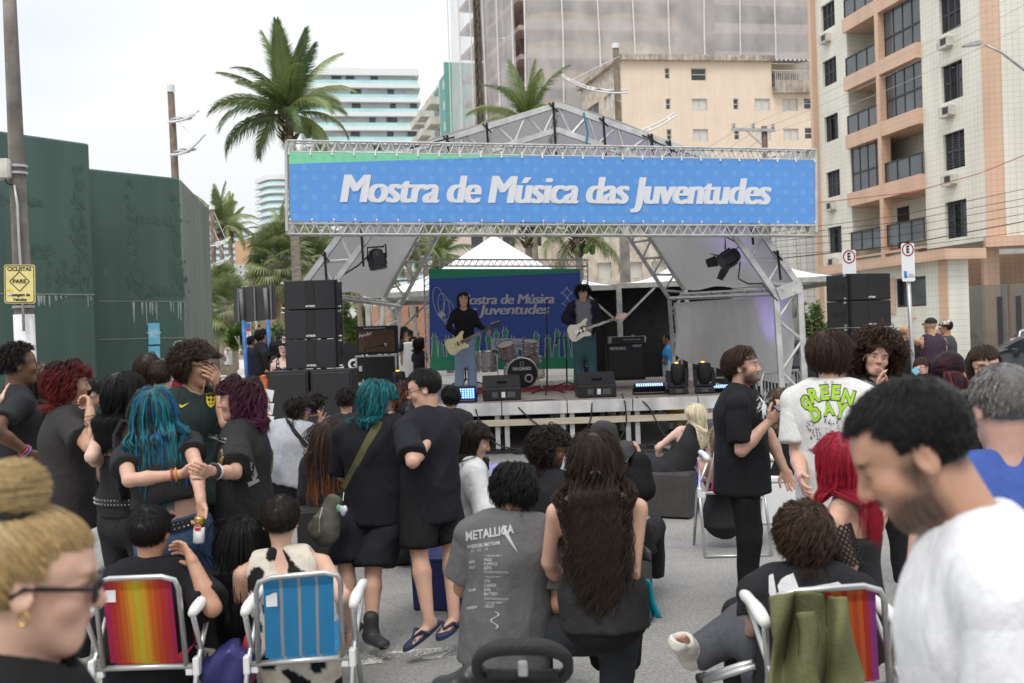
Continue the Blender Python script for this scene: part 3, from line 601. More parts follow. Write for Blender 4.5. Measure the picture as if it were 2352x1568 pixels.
M('palm_trunk',(.28,.24,.19),.95,var=.35,scale=5,bump=.8,bscale=25,stretch=(1,1,5));M('palm_fibre',(.12,.08,.05),.95,var=.5,scale=12,bump=.6);M('coconut',(.12,.19,.05),.5)
def frond_mesh(seed,Ln=3.6,droop=1.0,nl=62,lw=.05,llen=.75,twist=.4):
    r=random.Random(seed);b=MB();pts=[];n=14;a=rad(8)
    p=Vector((0,0,0))
    for i in range(n+1):
        pts.append(p.copy());t=i/n;ang=a-droop*(t**1.6)*1.5;p=p+Vector((math.cos(ang),0,math.sin(ang)))*Ln/n
    b.path(pts,[.045*(1-.85*i/n)for i in range(n+1)],4)
    for k in range(nl):
        t=.14+.86*k/(nl-1);f=t*n;i=min(int(f),n-1);q=pts[i].lerp(pts[i+1],f-i);tg=(pts[i+1]-pts[i]).normalized();nz_=Vector((-tg.z,0,tg.x))
        for sd in(-1,1):
            sweep=.35+.75*t;d=(Vector((0,sd,0))*math.cos(sweep)+tg*math.sin(sweep)+nz_*(.22-.1*t)+Vector((0,0,-.1*r.random()))).normalized()
            l=llen*(math.sin(PI*min(1,.16+t*.80))**.7)*(.85+.3*r.random());w=lw*(.8+.4*r.random())
            m1=q+d*l*.5+Vector((0,0,-l*.10));e=q+d*l+Vector((0,0,-l*(.30+.35*droop*r.random()+.15)))
            s_=tg*w*.5
            b.add([q-s_*.6,q+s_*.6,m1+s_,m1-s_,e],[(0,1,2,3),(3,2,4)])
    return b.mesh('frond')
FR={}
def fronds(mat,Ln,nl,lw):
    k=(mat,Ln,nl)
    if k not in FR:
        FR[k]=[]
        for i in range(5):
            me=frond_mesh(31*i+int(Ln*10),Ln,[.25,.55,.9,1.2,1.5][i],nl,lw,Ln*.215);me.materials.append(MATS[mat]);FR[k].append(me)
    return FR[k]
def palm(name,label,base,top,Ln,nf,seed,mat='frond',tr=.16,nl=62,lw=.05,nuts=True,group=None,bulge=True,ang0=None):
    r=random.Random(seed);base=Vector(base);top=Vector(top);t=thing(name,label,'palm tree',base,group=group);n=22;b=MB();pts=[];rr=[]
    for i in range(n+1):
        f=i/n;p=base.lerp(top,f)+Vector((math.sin(f*PI)*.25*r.uniform(-1,1)if False else 0,0,0));pts.append(p);rr.append(tr*(1.25-.45*f)*(1+.07*(i%2)))
    b.path(pts,rr,9);b.build('trunk','palm_trunk',t,smooth=True)
    if bulge:
        c=MB()
        for k in range(46):
            a=r.random()*6.28;z=-.75+1.0*k/46;q=top+Vector((math.cos(a)*tr*1.15,math.sin(a)*tr*1.15,z));o=Vector((math.cos(a),math.sin(a),.9)).normalized()
            s_=Vector((-math.sin(a),math.cos(a),0))*.1;c.add([q-s_,q+s_,q+o*.34+s_*.4,q+o*.34-s_*.4,q+o*.12+Vector((0,0,-.05))],[(0,1,2,3),(0,4,1)])
        c.build('leaf_base','palm_fibre',t)
    if nuts:
        c=MB()
        for k in range(9):a=r.random()*6.28;c.ell(top+Vector((math.cos(a)*.38+.2,math.sin(a)*.3,-.3-.25*r.random())),(.12,.12,.15),8,6)
        o=c.build('coconuts','coconut',t,smooth=True);o['kind']='stuff'
    ms=fronds(mat,Ln,nl,lw);tl=top-base
    for k in range(nf):
        az=k*2.39996+r.uniform(-.25,.25);f=k/(nf-1);el=rad(80)*(1-f)**.9+rad(-18)*f+rad(r.uniform(-8,8));mi=min(4,int(.6+f*3.6+r.uniform(-.6,.6)));mi=max(0,mi)
        o=put(ms[mi],'frond',t,tl+Vector((0,0,.1)),rot=(r.uniform(-.35,.35),-el,az),scale=r.uniform(.85,1.1));o.rotation_mode='XYZ'
        o.rotation_euler=(Matrix.Rotation(az,3,'Z')@Matrix.Rotation(-el,3,'Y')@Matrix.Rotation(r.uniform(-.5,.5),3,'X')).to_euler()
    return t
mp_=P(664,270,30);palm('coconut_palm','tall coconut palm with green coconuts behind the banner left end',Vector((V(690,30).x,V(690,30).y,.3)),mp_,2.5,27,11,nl=110,lw=.034,tr=.135)
pt=P(1212,285,44);palm('coconut_palm','coconut palm whose crown shows above the stage roof peak',Vector((pt.x+.2,pt.y,0)),pt,2.9,17,5,'frond_pale',nuts=False,nl=60)
pt=P(528,530,62);palm('coconut_palm','slender coconut palm right of the green wall, far off',Vector((V(540,62).x,V(540,62).y,.3)),pt,2.1,17,21,nl=44,lw=.05,tr=.16,nuts=False)
spots=[(890,545,52,2.6),(935,560,46,2.4),(1012,588,50,2.2),(1210,528,40,2.6),(1325,548,38,2.7),(1430,500,45,3.0),(868,640,56,2.2),(818,628,60,2.6),(505,520,58,2.4),(790,700,70,2.2),(975,560,60,2.6)]
lab=['coconut palm directly behind the hanging par lamp','coconut palm between par lamp and middle tent','small palm touching the left slope of the middle tent','palm crown just under the banner above tent peak','palm with hanging fruit right of the tent peak','palm with long drooping leaves beside grey post','short palm behind the left tent corner','low palm beyond the top of the speaker stack','palm against the green wall edge by lamp post','far short palm right of the speaker stack','pale palm deep behind the tent truss']
for i,(x,y,d,ln)in enumerate(spots):
    pt=P(x,y,d);palm('coconut_palm',lab[i],Vector((pt.x+.3,pt.y,.1)),pt,ln,15,40+i,'frond_pale' if i%3 else 'frond',tr=.15,nl=40,lw=.06,nuts=i==4,group='palms behind the stage')
for i,x in enumerate((655,672,694,712,735,760,1000,1040)):  # bare trunks of the palm avenue
    d=60+i*7;b=V(x,d,.3);tp=P(x-6,560,d);palm('avenue_palm',['first','second','third','fourth','fifth','sixth','seventh','eighth'][i]+' palm trunk of the avenue counting from the left',b,tp,2.4,11,90+i,'frond_pale',tr=.14,nl=30,lw=.07,nuts=False,group='palm avenue')
def fan_mesh(seed):
    r=random.Random(seed);b=MB();n=26;b.path([(0,0,0),(.5,0,.12),(.95,0,.1)],.018,4)
    for k in range(n):
        a=rad(-125+250*k/(n-1));l=.85*(1-.15*abs(math.sin(a)))*r.uniform(.9,1.05);c=Vector((.95,0,.1));d=Vector((math.cos(a),math.sin(a),0));w=Vector((-d.y,d.x,0))*.04
        m_=c+d*l*.6+Vector((0,0,.02));e=c+d*l+Vector((0,0,-.22-.15*r.random()));b.add([c,m_-w,e,m_+w],[(0,1,2,3)])
    return b.mesh('fan_leaf')
FAN=[fan_mesh(i)for i in range(4)]
for m_ in FAN:m_.materials.append(MATS['fan_leaf'])
def fan_palm(label,x,ytop,d,sc,seed,nl=70,trunk=True,skirt=True):
    r=random.Random(seed);top=P(x,ytop,d);base=V(x+6,d,.3);t=thing('fan_palm',label,'palm tree',base,group='fan palms')
    b=MB();b.path([base,top],[.28*sc,.24*sc],9);b.build('trunk','palm_trunk',t,smooth=True)
    for k in range(nl):
        az=k*2.4;el=rad(85-150*(k/nl)**1.0);o=put(FAN[k%4],'fan_leaf',t,top-base+Vector((0,0,-.8*sc*(k/nl))),scale=sc*r.uniform(.8,1.1))
        o.rotation_euler=(Matrix.Rotation(az,3,'Z')@Matrix.Rotation(-el,3,'Y')@Matrix.Rotation(r.uniform(-.6,.6),3,'X')).to_euler()
    if skirt:
        b=MB()
        for k in range(260):
            a=r.random()*6.28;q=top+Vector((math.cos(a)*.3*sc,math.sin(a)*.3*sc,-.6*sc-r.random()*.9*sc));e=q+Vector((math.cos(a)*.35*sc*r.random(),math.sin(a)*.35*sc*r.random(),-(.6+r.random())*sc));w=Vector((-math.sin(a),math.cos(a),0))*.03*sc
            b.add([q-w,q+w,e+w*.4,e-w*.4],[(0,1,2,3)])
        o=b.build('dry_skirt','dry_leaf',t);o['kind']='stuff'
fan_palm('big fan palm with dry skirt behind the grey sign board',640,590,46,1.1,1)
fan_palm('low fan palm left of the grey sign board',525,700,40,.8,2,40,skirt=False)
fan_palm('fan palm right behind the coconut trunk',712,600,52,1.0,3)
fan_palm('dense low fan palm beyond the lamp post foot',510,660,52,.9,4,40,skirt=False)
def bush(label,x0,x1,y0,y1,d,seed,mat='shrub_leaf',n=1400,name='shrub',ls=.09):
    r=random.Random(seed);a=P((x0+x1)/2,y1,d);w=(x1-x0)*d/FPX/2;h=(y1-y0)*d/FPX;t=thing(name,label,'shrub',(a.x,a.y,max(0,a.z)))
    b=MB();s=MB()
    for k in range(7):q=Vector((a.x+r.uniform(-.5,.5)*w,a.y+r.uniform(-.3,.3),a.z));s.path([q,q+Vector((r.uniform(-.2,.2),0,h*.5))],.03,5)
    s.build('stem','palm_trunk',t)
    for k in range(n):
        u=r.uniform(-1,1);v=r.random()**.7;lump=.75+.25*math.sin(u*6+seed)+.1*math.sin(u*17);q=Vector((a.x+u*w,a.y+r.uniform(-.8,.8)*w*.5,a.z+v*h*lump*(1-.25*u*u)))
        d1=Vector((r.gauss(0,1),r.gauss(0,1),r.gauss(.4,.8))).normalized();d2=d1.orthogonal().normalized()*ls*.45;e=q+d1*ls*2;b.add([q,q+d1*ls+d2,e,q+d1*ls-d2],[(0,1,2,3)])
    o=b.build('foliage',mat,t);return t
bush('bright green clipped shrub between bench and blue post',530,572,742,800,33,1,n=1700)
bush('long hedge behind the people by the plaza',590,690,745,800,34,2,n=2600,mat='frond')
bush('feathery ornamental grass under the hedge',600,660,782,832,31,3,'frond_pale',1400,ls=.16)
bush('yellowing bush right of the speaker stack',770,850,690,800,62,4,'frond_pale',2200,ls=.16)
bush('dark shrubs against the tiled fence at right',1835,1900,690,800,50,6,'frond',1800,ls=.14)
# ================================================================== poles and lamps
M('pole_concrete',(.24,.215,.185),.9,var=.3,scale=3,bump=.5,bscale=18,streak=.35);M('pole_white',(.72,.71,.7),.6,var=.08);M('pole_wood',(.17,.13,.1),.9,var=.3,scale=5);M('galv',(.45,.45,.44),.45,.6,var=.15);M('lamp_white',(.75,.76,.77),.5,var=.04);M('black_rubber',(.015,.015,.016),.6)
d0=15.9;pb0=V(61,d0);ptop=P(20,-40,d0)
up=thing('utility_pole','concrete street pole with white painted foot beside the green wall','pole',pb0)
b=MB();n=10;lean=(ptop-pb0)
b.path([pb0+lean*(i/n)for i in range(n+1)],[.155-.055*i/n for i in range(n+1)],14);b.build('shaft','pole_concrete',up,smooth=True)
zt_=P(55,722,d0).z;b=MB();b.path([pb0+lean*0,pb0+lean*(zt_/lean.z)],[.162,.157],14);b.build('white_band','pole_white',up,smooth=True)
b=MB();b.path([P(33,425,d0-.14),P(40,470,d0-.15),P(44,560,d0-.16),P(50,640,d0-.17),P(55,760,d0-.19)],.022,6);b.build('conduit','galv',up,smooth=True)
for y in(382,398,615,705):
    q=pb0+lean*(P(45,y,d0).z/lean.z);b=MB();b.lathe([(.153,-.02),(.162,-.02),(.162,.02),(.153,.02)],q,lean,14,False);b.build('clamp_band','galv',up)
mb=thing('meter_box','cream metal service box strapped to the concrete pole','box',P(2,390,d0-.1));b=MB();b.box(P(0,389,d0-.1),(.36,.25,.31));b.build('housing','ac_white',mb,bevel=.015)
b=MB();b.box(P(24,389,d0-.1),(.06,.2,.26));b.build('flange','ac_white',mb)
b=MB();b.path([P(10,409,d0-.1),P(18,422,d0-.12),P(30,425,d0-.14),P(33,440,d0-.14)],.012,5);b.build('cable','black_rubber',mb)
# cyclist sign
M('sign_yellow',(.78,.66,.27),.45,var=.12,scale=6,streak=.05);M('ink_black',(.012,.012,.013),.5);M('sign_white',(.78,.78,.78),.4,var=.03);M('sign_red',(.55,.03,.04),.45);M('sticker_y',(.75,.6,.05),.5)
ds=d0-.2;c0=P(45,652,ds);ux=(P(81,652,ds)-P(10,652,ds)).normalized();uz=(P(45,608,ds)-P(46,697,ds)).normalized();W_=(P(81,652,ds)-P(10,652,ds)).length;Hh=(P(45,608,ds)-P(46,697,ds)).length
cs_=thing('cyclist_sign','pale yellow cyclists stop sign plate on the concrete pole','sign',c0);FRM=Matrix((ux,-ux.cross(uz),uz)).transposed()
def rrect(w,h,r,n=5):return[(sx*(w/2-r)+r*math.cos(a),sz*(h/2-r)+r*math.sin(a))for sx,sz,a0 in((1,1,0),(-1,1,PI/2),(-1,-1,PI),(1,-1,1.5*PI))for a in[a0+PI/2*i/n for i in range(n+1)]]
def plate(name,w,h,r,th,mat,par,c,fr,off=0.0):
    b=MB();b.prism(rrect(w,h,r),th,Matrix.Translation(Vector(c))@(fr.to_4x4()@Matrix.Translation((0,off,0))));return b.build(name,mat,par)
def ring_outline(name,poly,wd,mat,par,c,fr,off):
    b=MB();m=len(poly);T=Matrix.Translation(Vector(c))@fr.to_4x4()
    for i in range(m):
        a=Vector((poly[i][0],off,poly[i][1]));e=Vector((poly[(i+1)%m][0],off,poly[(i+1)%m][1]));d=(e-a)
        if d.length<1e-6:continue
        nn=Vector((-d.z,0,d.x)).normalized()*wd/2;ex=d.normalized()*wd*.3;b.add([T@q for q in(a-nn-ex,e-nn+ex,e+nn+ex,a+nn-ex)],[(0,1,2,3)])
    return b.build(name,mat,par)
plate('panel',W_,Hh,.04,.012,'sign_yellow',cs_,c0,FRM)
ring_outline('border',rrect(W_-.035,Hh-.035,.035),.012,'ink_black',cs_,c0,FRM,-.004)
ring_outline('diamond',[(0,.155),(.155,-.0),(0,-.155),(-.155,0)],.013,'ink_black',cs_,c0+uz*.04,FRM,-.004)
for tx,dz,sz,wd in(('CICLISTAS',.235,.085,.38),('PARE',.04,.085,.21),('Passagem de',-.17,.065,.33),('Veículos',-.245,.065,.22)):text_on('lettering',tx,'ink_black',cs_,c0+uz*dz,ux,uz,sz,.005,wd,weight=.0025)
for k,tx in enumerate(('MKD','MKD')):text_on('sticker',tx,'sticker_y' if k==0 else 'sign_white',cs_,c0-ux*.155+uz*(-.105-.05*k),ux,uz,.06,.006+.001*k,.08,weight=.004)
# curved ladder lamps
def ladder_lamp(par,c,ux_,L_,h,name='lamp_arm'):  # two curved rails with rungs and lamp heads
    b=MB();yv=Vector((0,1,0));cv=[]
    for sd in(-.22,.22):
        pts=[c+Vector(ux_)*L_*(i/10-.12)+Vector((0,0,h*(max(0,i/10-.1))**2.2))+yv*sd+Vector((0,0,sd*.5))for i in range(11)];cv.append(pts);b.path(pts,.035,6)
    for i in(3,6,9):b.tube(cv[0][i],cv[1][i],.025)
    o=b.build(name,'lamp_white',par,smooth=True)
    for i in(3,5):
        m=MB();m.ell((cv[0][i]+cv[1][i])/2,(.28,.13,.06),10,6);m.build('lamp_head','galv',o,smooth=True)
    return cv
def lamp_post(name,label,px,py_top,px_b,d,arms,rad_=.16,cap=True,z0=0,py_low=None):
    base=V(px_b,d,z0);top=P(px,py_top,d);t=thing(name,label,'street lamp',base,group='curved ladder street lamps');b=MB();b.path([base,top],[rad_*1.1,rad_*.8],10);b.build('shaft','pole_wood',t,smooth=True)
    if cap:b=MB();b.lathe([(rad_*.95,-.12),(rad_*.95,.1)],top,(0,0,1),10);b.build('cap','lamp_white',t)
    for(x,y,sx,Lp,hp)in arms:
        c=P(x,y,d-.2);L_=Lp*d/FPX;cv=ladder_lamp(t,c,(sx,0,0),L_,hp*d/FPX);e=cv[0][9];m=MB();m.tube(top if y<py_top+90 else c+Vector((0,0,80*d/FPX)),e,.012);m.build('stay_wire','lamp_white',t)
    return t
lamp_post('ladder_lamp','tall street lamp with two curved ladder arms above green wall',392,203,425,31,[(398,275,1,62,20),(404,350,1,72,45)],.13)
lamp_post('ladder_lamp','street lamp with curved ladder arms in front of peach building',1414,105,1440,44,[(1424,210,-1,150,50),(1420,310,1,150,55)],.17)
lamp_post('ladder_lamp','far lamp post right of the green wall, half hidden by palms',487,476,497,55,[(492,560,1,40,14),(493,605,1,40,16)],.16)
lamp_post('bare_post','plain brown post right behind the speaker stack',778,560,784,58,[],.13,False);bpy.data.objects['bare_post']['category']='post'
ob_=bpy.data.objects['bare_post'];del ob_['group']
b=MB();q=V(784,57.9);b.path([q,q+Vector((0,0,1.6))],.17,10);b.build('white_band','pole_white',ob_)
cp=thing('concrete_post','tall grey concrete post behind the tent peaks','post',V(1440,33));b=MB();b.path([V(1440,33),P(1432,490,33)],[.2,.17],10);b.build('shaft','pole_concrete',cp,smooth=True)
# utility pole with crossarm behind the banner
du=50;t=thing('crossarm_pole','wooden power pole with insulator crossarm behind the banner','pole',V(1770,du));tp=P(1755,290,du);b=MB();b.path([V(1770,du),tp],[.2,.15],10);b.build('shaft','pole_wood',t,smooth=True)
a,c=P(1680,297,du-.2),P(1780,299,du-.2);b=MB();b.bar(a,c,.12,.14);b.bar(P(1715,300,du-.2),P(1750,333,du-.2),.06);b.build('crossarm','galv',t)
for f in(.05,.5,.95):b=MB();b.lathe([(.05,0),(.1,.08),(.05,.14),(.1,.2),(.05,.28),(.02,.34)],a.lerp(c,f)+Vector((0,0,.07)),n=8);b.build('insulator','galv',t,smooth=True)
sl=thing('street_light','grey led street light arm reaching in from the right edge','street lamp',V(2420,40));b=MB();b.path([V(2420,40),P(2400,190,40),P(2352,160,40),P(2300,120,40),P(2262,102,40)],[.1,.08,.06,.05,.045],8);b.build('arm','galv',sl,smooth=True)
b=MB();b.prism([(-.45,.0),(-.4,-.05),(.3,-.06),(.4,.02),(.2,.12),(-.2,.08)],.3,Matrix.Translation(P(2240,99,39.9))@Matrix.Rotation(rad(-6),4,'Y'));b.build('lamp_head','galv',sl)
# overhead wires
def wire(label,pts,r=.012,name='overhead_wire',mat='black_rubber',sag=.0):
    ps=[P(*p)for p in pts];out=[]
    for i in range(len(ps)-1):
        for k in range(9 if sag or len(ps)==2 else 5):
            f=k/(9 if sag or len(ps)==2 else 5);q=ps[i].lerp(ps[i+1],f);q.z-=sag*4*f*(1-f);out.append(q)
    out.append(ps[-1]);o=ps[0];b=MB();b.path(out,r,4);ob=b.build(name,mat);tag(ob,label,'wire','overhead wires');return ob
WL=['lowest thick','second lowest','third lowest','fourth lowest','fifth lowest','sixth lowest']
for i,(y0,y1)in enumerate(((597,515),(585,540),(570,498),(556,478),(543,462),(535,440))):
    wire(WL[i]+' black overhead wire crossing the apartment block',[(1760,y0,38),(2060,(y0+y1)/2+8,36),(2380,y1-12,34)],.022 if i==0 else.012)
M('wire_red',(.35,.1,.08),.6);wire('red and white twisted cable sagging across the flats',[(1873,466,36),(2100,440,35),(2250,398,34.5),(2380,345,34)],.02,mat='wire_red')
for i,(a_,c_)in enumerate((((1690,300),(2380,-40)),((1735,301),(2380,-5)),((1775,302),(2380,45)))):wire(['left','middle','right'][i]+' insulator thin pale power line rising to upper right',[(*a_,50),(*c_,38)],.01,mat='galv',sag=.3)
for i,x in enumerate((1690,1735,1775)):wire(['left','middle','right'][i]+' insulator power line running back behind the roof',[(x,300,50),(x-200,420+10*i,70)],.012,mat='galv')
# ================================================================== parking signs
def parking_sign(label,cx,cy,w,h,d,pole_px=None,extra=False):
    c=P(cx,cy,d);ux=(P(cx+50,cy-1.4,d)-c).normalized();uz=Vector((-.0,0,1));fr=Matrix((ux,-ux.cross(uz),uz)).transposed();k=d/FPX;Wd,Hd=w*k,h*k
    t=thing('parking_sign',label,'sign',(c.x,c.y,0),group='parking signs');plate('panel',Wd,Hd,.03,.012,'sign_white',t,c,fr)
    o=uz*(Hd/2-Wd*.5)+c;rr=Wd*.41
    ring_outline('red_ring',[(rr*math.cos(2*PI*i/28),rr*math.sin(2*PI*i/28)*1.12)for i in range(28)],Wd*.09,'sign_red',t,o,fr,-.004);text_on('letter','E','ink_black',t,o,ux,uz,Wd*.75,.004,Wd*.24,weight=.008)
    if extra:
        b=MB();q=c-uz*Hd*.32-ux*Wd*.24;b.add([q+ux*x*Wd+uz*z*Hd-ux.cross(uz)*-.004 for x,z in((-.11,-.09),(.11,-.09),(.11,.09),(-.11,.09))],[(0,1,2,3)]);b.build('pictogram','plate_blue2',t)
        text_on('lettering','COM\nCREDENCIAL','ink_black',t,c-uz*Hd*.35+ux*Wd*.16,ux,uz,.034,.004,align='CENTER')
    b=MB();bb=V(pole_px,d+.06);b.path([bb,Vector((bb.x+(c.x-bb.x)*.9,bb.y,c.z))],.034,10);b.build('post','galv',t,smooth=True)
M('plate_blue2',(.05,.2,.5),.5)
parking_sign('white parking sign with red ring standing by the tattooed man',2086,602,30,88,16.3,2098,True)
parking_sign('white parking sign with red ring rising behind right speakers',1951,618,31,88,18.0,1960)
# grey back of a traffic board on blue posts
M('alu_back',(.16,.16,.16),.6);M('board_back',(.045,.046,.045),.6,var=.25,scale=3);M('post_blue',(.05,.16,.42),.55,var=.3,scale=8)
d=21;t=thing('traffic_board','dark back of a traffic board on two blue posts','sign',V(590,d,.3));cc=P(586,697,d);ux=(P(630,693,d)-P(540,701,d)).normalized();fr=Matrix((ux,-ux.cross(Vector((0,0,1))),Vector((0,0,1)))).transposed()
plate('panel',98*d/FPX,80*d/FPX,.05,.02,'board_back',t,cc,fr)
for x in(-.4,.0,.4):b=MB();b.box(cc+ux*x*.98*98*d/FPX*.98-ux.cross(Vector((0,0,1)))*-.03,(.03,.03,78*d/FPX));b.build('rail','alu_back',t)
for x in(-.29,.28):
    q=cc+ux*x*98*d/FPX;b=MB();b.tube((q.x+.08,q.y-.05,.3),(q.x+.01,q.y-.05,cc.z-.35),.045);b.build('post','post_blue',t,smooth=True);b=MB();b.tube((q.x+.01,q.y-.05,cc.z-.35),(q.x-.02,q.y-.05,cc.z+.32),.044);b.build('post_top','alu_back',t,smooth=True)
t=thing('notice_sign','narrow white notice with red ban symbol behind blue post','sign',V(566,24,.3));cc=P(567,765,24);plate('panel',.2,.5,.01,.02,'sign_white',t,cc,fr);b=MB();b.box(cc+Vector((0,-.02,.19)),(.19,.01,.11));b.build('blue_header','post_blue',t);b=MB();b.box(cc+Vector((0,-.02,.09)),(.19,.01,.06));b.build('red_band','sign_red',t)
ring_outline('ban_ring',[(.06*math.cos(2*PI*i/16),.06*math.sin(2*PI*i/16))for i in range(16)],.012,'sign_red',t,cc+Vector((0,-.02,-.06)),fr,-.004);b=MB();b.tube((cc.x,cc.y,.3),(cc.x,cc.y,cc.z-.2),.03);b.build('post','galv',t)
# concrete bench, bins, white stall far left
M('bench_conc',(.34,.31,.27),.9,var=.2);t=thing('concrete_bench','blocky concrete and wood bench on the plaza','bench',G(548,826,.32));q=G(548,826,.32)
b=MB();b.box(q+Vector((-.25,0,.3)),(.5,.5,.6));b.build('side','bench_conc',t,bevel=.02);b=MB();b.box(q+Vector((.3,.1,.22)),(.6,.45,.44));b.build('seat','bench_conc',t,bevel=.02);b=MB();b.box(q+Vector((.38,.3,.68)),(.55,.1,.5),Matrix.Rotation(rad(12),3,'X'));b.build('backrest','pole_wood',t)
t=thing('white_post','thick white painted tree trunk base on the plaza','post',G(514,800,.32));q=G(514,800,.32);b=MB();b.lathe([(.3,0),(.26,.8),(.24,1.5),(.27,2.2)],q,n=12);b.build('trunk','pole_white',t,smooth=True)
t=thing('litter_bin','grey litter bin by the white trunk on the plaza','bin',G(528,800,.32));q=G(528,800,.32)+Vector((.2,0,0));b=MB();b.lathe([(.22,.1),(.28,.9),(.3,.95)],q,n=12);b.build('body','galv',t,smooth=True);b=MB();b.lathe([(.3,.95),(.2,1.1)],q,n=12);b.build('lid','board_back',t)
M('stall_white',(.75,.76,.75),.5,var=.03);M('stall_green',(.2,.5,.1),.5);t=thing('food_stall','white food stall with black and green lettering behind stage','stall',V(800,24));q=P(800,830,24);b=MB();b.box((q.x+.4,q.y,.9),(2.6,1.2,1.8));b.build('counter','stall_white',t,bevel=.03)
b=MB();b.box((q.x+.55,q.y-.63,1.45),(1.1,.04,.75));b.build('sign_panel','ink_black',t);text_on('lettering','S\nGELA','sign_white',t,(q.x+.5,q.y-.66,1.45),(1,0,0),(0,0,1),.34,weight=.01,line=.8)
b=MB();b.bar((q.x-.4,q.y-.62,1.5),(q.x+.05,q.y-.62,.9),.03);b.bar((q.x-.55,q.y-.62,.9),(q.x+.05,q.y-.62,.92),.03);b.build('green_stripe','stall_green',t)
# parked cars at the right edge
M('car_white',(.75,.75,.75),.25,var=.02,coat=.5);M('car_dark',(.03,.032,.036),.25,var=.05,coat=.5);M('tail_red',(.45,.02,.02),.2);M('tyre',(.02,.02,.02),.9);M('chrome',(.6,.6,.6),.15,1,var=0)
def car(label,loc,rz,body,glassy='glass_dark',Ln=4.1):
    t=thing('parked_car',label,'car',loc,rz,'cars parked at the right');w=.86
    prof=[(-2.0,.35),(-2.05,.75),(-1.95,1.0),(-1.45,1.08),(-.95,1.45),(.1,1.5),(.75,1.42),(1.45,1.02),(1.95,.95),(2.05,.6),(1.98,.35)]
    b=MB();m=len(prof);vs=[]
    for y,k,in((-w,1),(w,1)):
        for x,z in prof:vs.append((x,y*(1 if z<1.05 else.8),z))
    b.add(vs,[tuple(range(m)),tuple(range(2*m-1,m-1,-1))]+[(i,i+m,(i+1)%m+m,(i+1)%m)for i in range(m)]);b.build('body',body,t,local=True,bevel=.07)
    for sy in(-1,1):b=MB();b.prism([(-1.3,1.06),(-.9,1.4),(.1,1.44),(.7,1.36),(1.2,1.06)],.02,Matrix.Translation((0,sy*.80,0))@Matrix.Rotation(-sy*rad(0),4,'X'));b.build('side_window',glassy,t,local=True)
    b=MB();b.quad((-1.47,-.66,1.11),(-1.47,.66,1.11),(-.99,.6,1.44),(-.99,-.6,1.44));b.build('rear_window',glassy,t,local=True)
    b=MB();b.quad((1.49,.66,1.06),(1.49,-.66,1.06),(.8,-.6,1.42),(.8,.6,1.42));b.build('windscreen',glassy,t,local=True)
    for x in(-1.25,1.3):
        for y in(-.82,.82):
            b=MB();b.lathe([(.31,-.1),(.33,-.08),(.33,.08),(.31,.1)],(x,y,.32),(0,1,0),18);o=b.build('wheel','tyre',t,local=True);b=MB();b.lathe([(.2,-.112),(.2,.112)],(x,y,.32),(0,1,0),12);b.build('rim','galv',o,local=True)
    for y in(-.68,.68):b=MB();b.box((-2.0,y,.86),(.12,.28,.2));b.build('tail_light','tail_red',t,local=True);b=MB();b.box((1.98,y,.74),(.14,.3,.16));b.build('headlight','chrome',t,local=True)
    for y in(-.97,.97):b=MB();b.box((.8,y,1.08),(.14,.2,.14));b.build('mirror',body,t,local=True,bevel=.02)
    b=MB();b.box((-2.06,0,.72),(.03,.44,.14));b.build('number_plate','sign_white',t,local=True);return t
q=G(2395,850);car('white hatchback parked with its tail towards the lamp sign',(q.x,q.y,0),rad(60),'car_white')
q=G(2440,900);car('dark car cut off by the right edge behind the crowd',(q.x-.2,q.y,0),rad(150),'car_dark')
q=G(1860,905);car('dark car half hidden behind the crowd barrier right of stage',(q.x+.8,q.y+3,0),rad(20),'car_dark')
# ================================================================== stage deck
M('deck_white',(.7,.68,.65),.8,var=.18,scale=3,streak=.25,bump=.2,bscale=30);M('deck_board',(.33,.28,.25),.8,var=.2,scale=5);M('plank',(.55,.47,.36),.8,var=.2,scale=6,stretch=(.3,3,3));M('leg_white',(.62,.61,.58),.8,var=.25,scale=5,streak=.3)
M('alu',(.56,.55,.53),.42,.55,var=.2,scale=6);M('alu_dull',(.42,.42,.38),.55,.5,var=.25,scale=6);M('black_plastic',(.016,.016,.018),.45,var=.1);M('black_matt',(.02,.02,.021),.75,var=.15);M('black_cloth',(.008,.008,.009),.95,var=.3)
DZ=.81;X0,X1,Y0,Y1=-3.35,3.95,16.0,23.0
st_=thing('stage_deck','low modular stage deck with whitewashed front edge and legs','stage',(0,Y0,0));mod=1.05;nx=7
for i in range(nx):
    for j in range(6):
        a=X0+i*mod;y=Y0+j*1.16;b=MB();b.box((a+mod/2,y+.58,DZ-.03),(mod-.012,1.15,.06));b.build('deck_panel','deck_board',st_)
    b=MB();b.box((X0+(i+.5)*mod,Y0-.03,DZ-.11),(mod-.015,.06,.2));b.build('fascia','deck_white',st_,bevel=.006)
b=MB();b.box(((X0+X1)/2,Y0-.05,DZ-.33),(X1-X0,.03,.1));b.build('rail_plank','plank',st_)
for j in range(4):
    for i in range(nx+1):
        for s in(-1,1):
            x=X0+i*mod+s*.075
            if x<X0 or x>X1+.2:continue
            b=MB();y=Y0+.03+j*2.3;b.box((x,y,DZ/2-.08),(.075,.075,DZ-.2));l_=b.build('leg','leg_white',st_);b=MB();b.box((x,y,.03),(.09,.09,.06));b.build('foot','black_matt',l_)
b=MB();b.box((0.3,22.9,.4),(7.4,.05,.8));b.build('back_skirt','black_cloth',st_)
M('red_carpet',(.36,.03,.035),.95,var=.2);b=MB();b.box((0.1,19.6,DZ+.006),(2.8,2.0,.01));tag(b.build('stage_rug','red_carpet'),'red rug under the drum kit','rug')
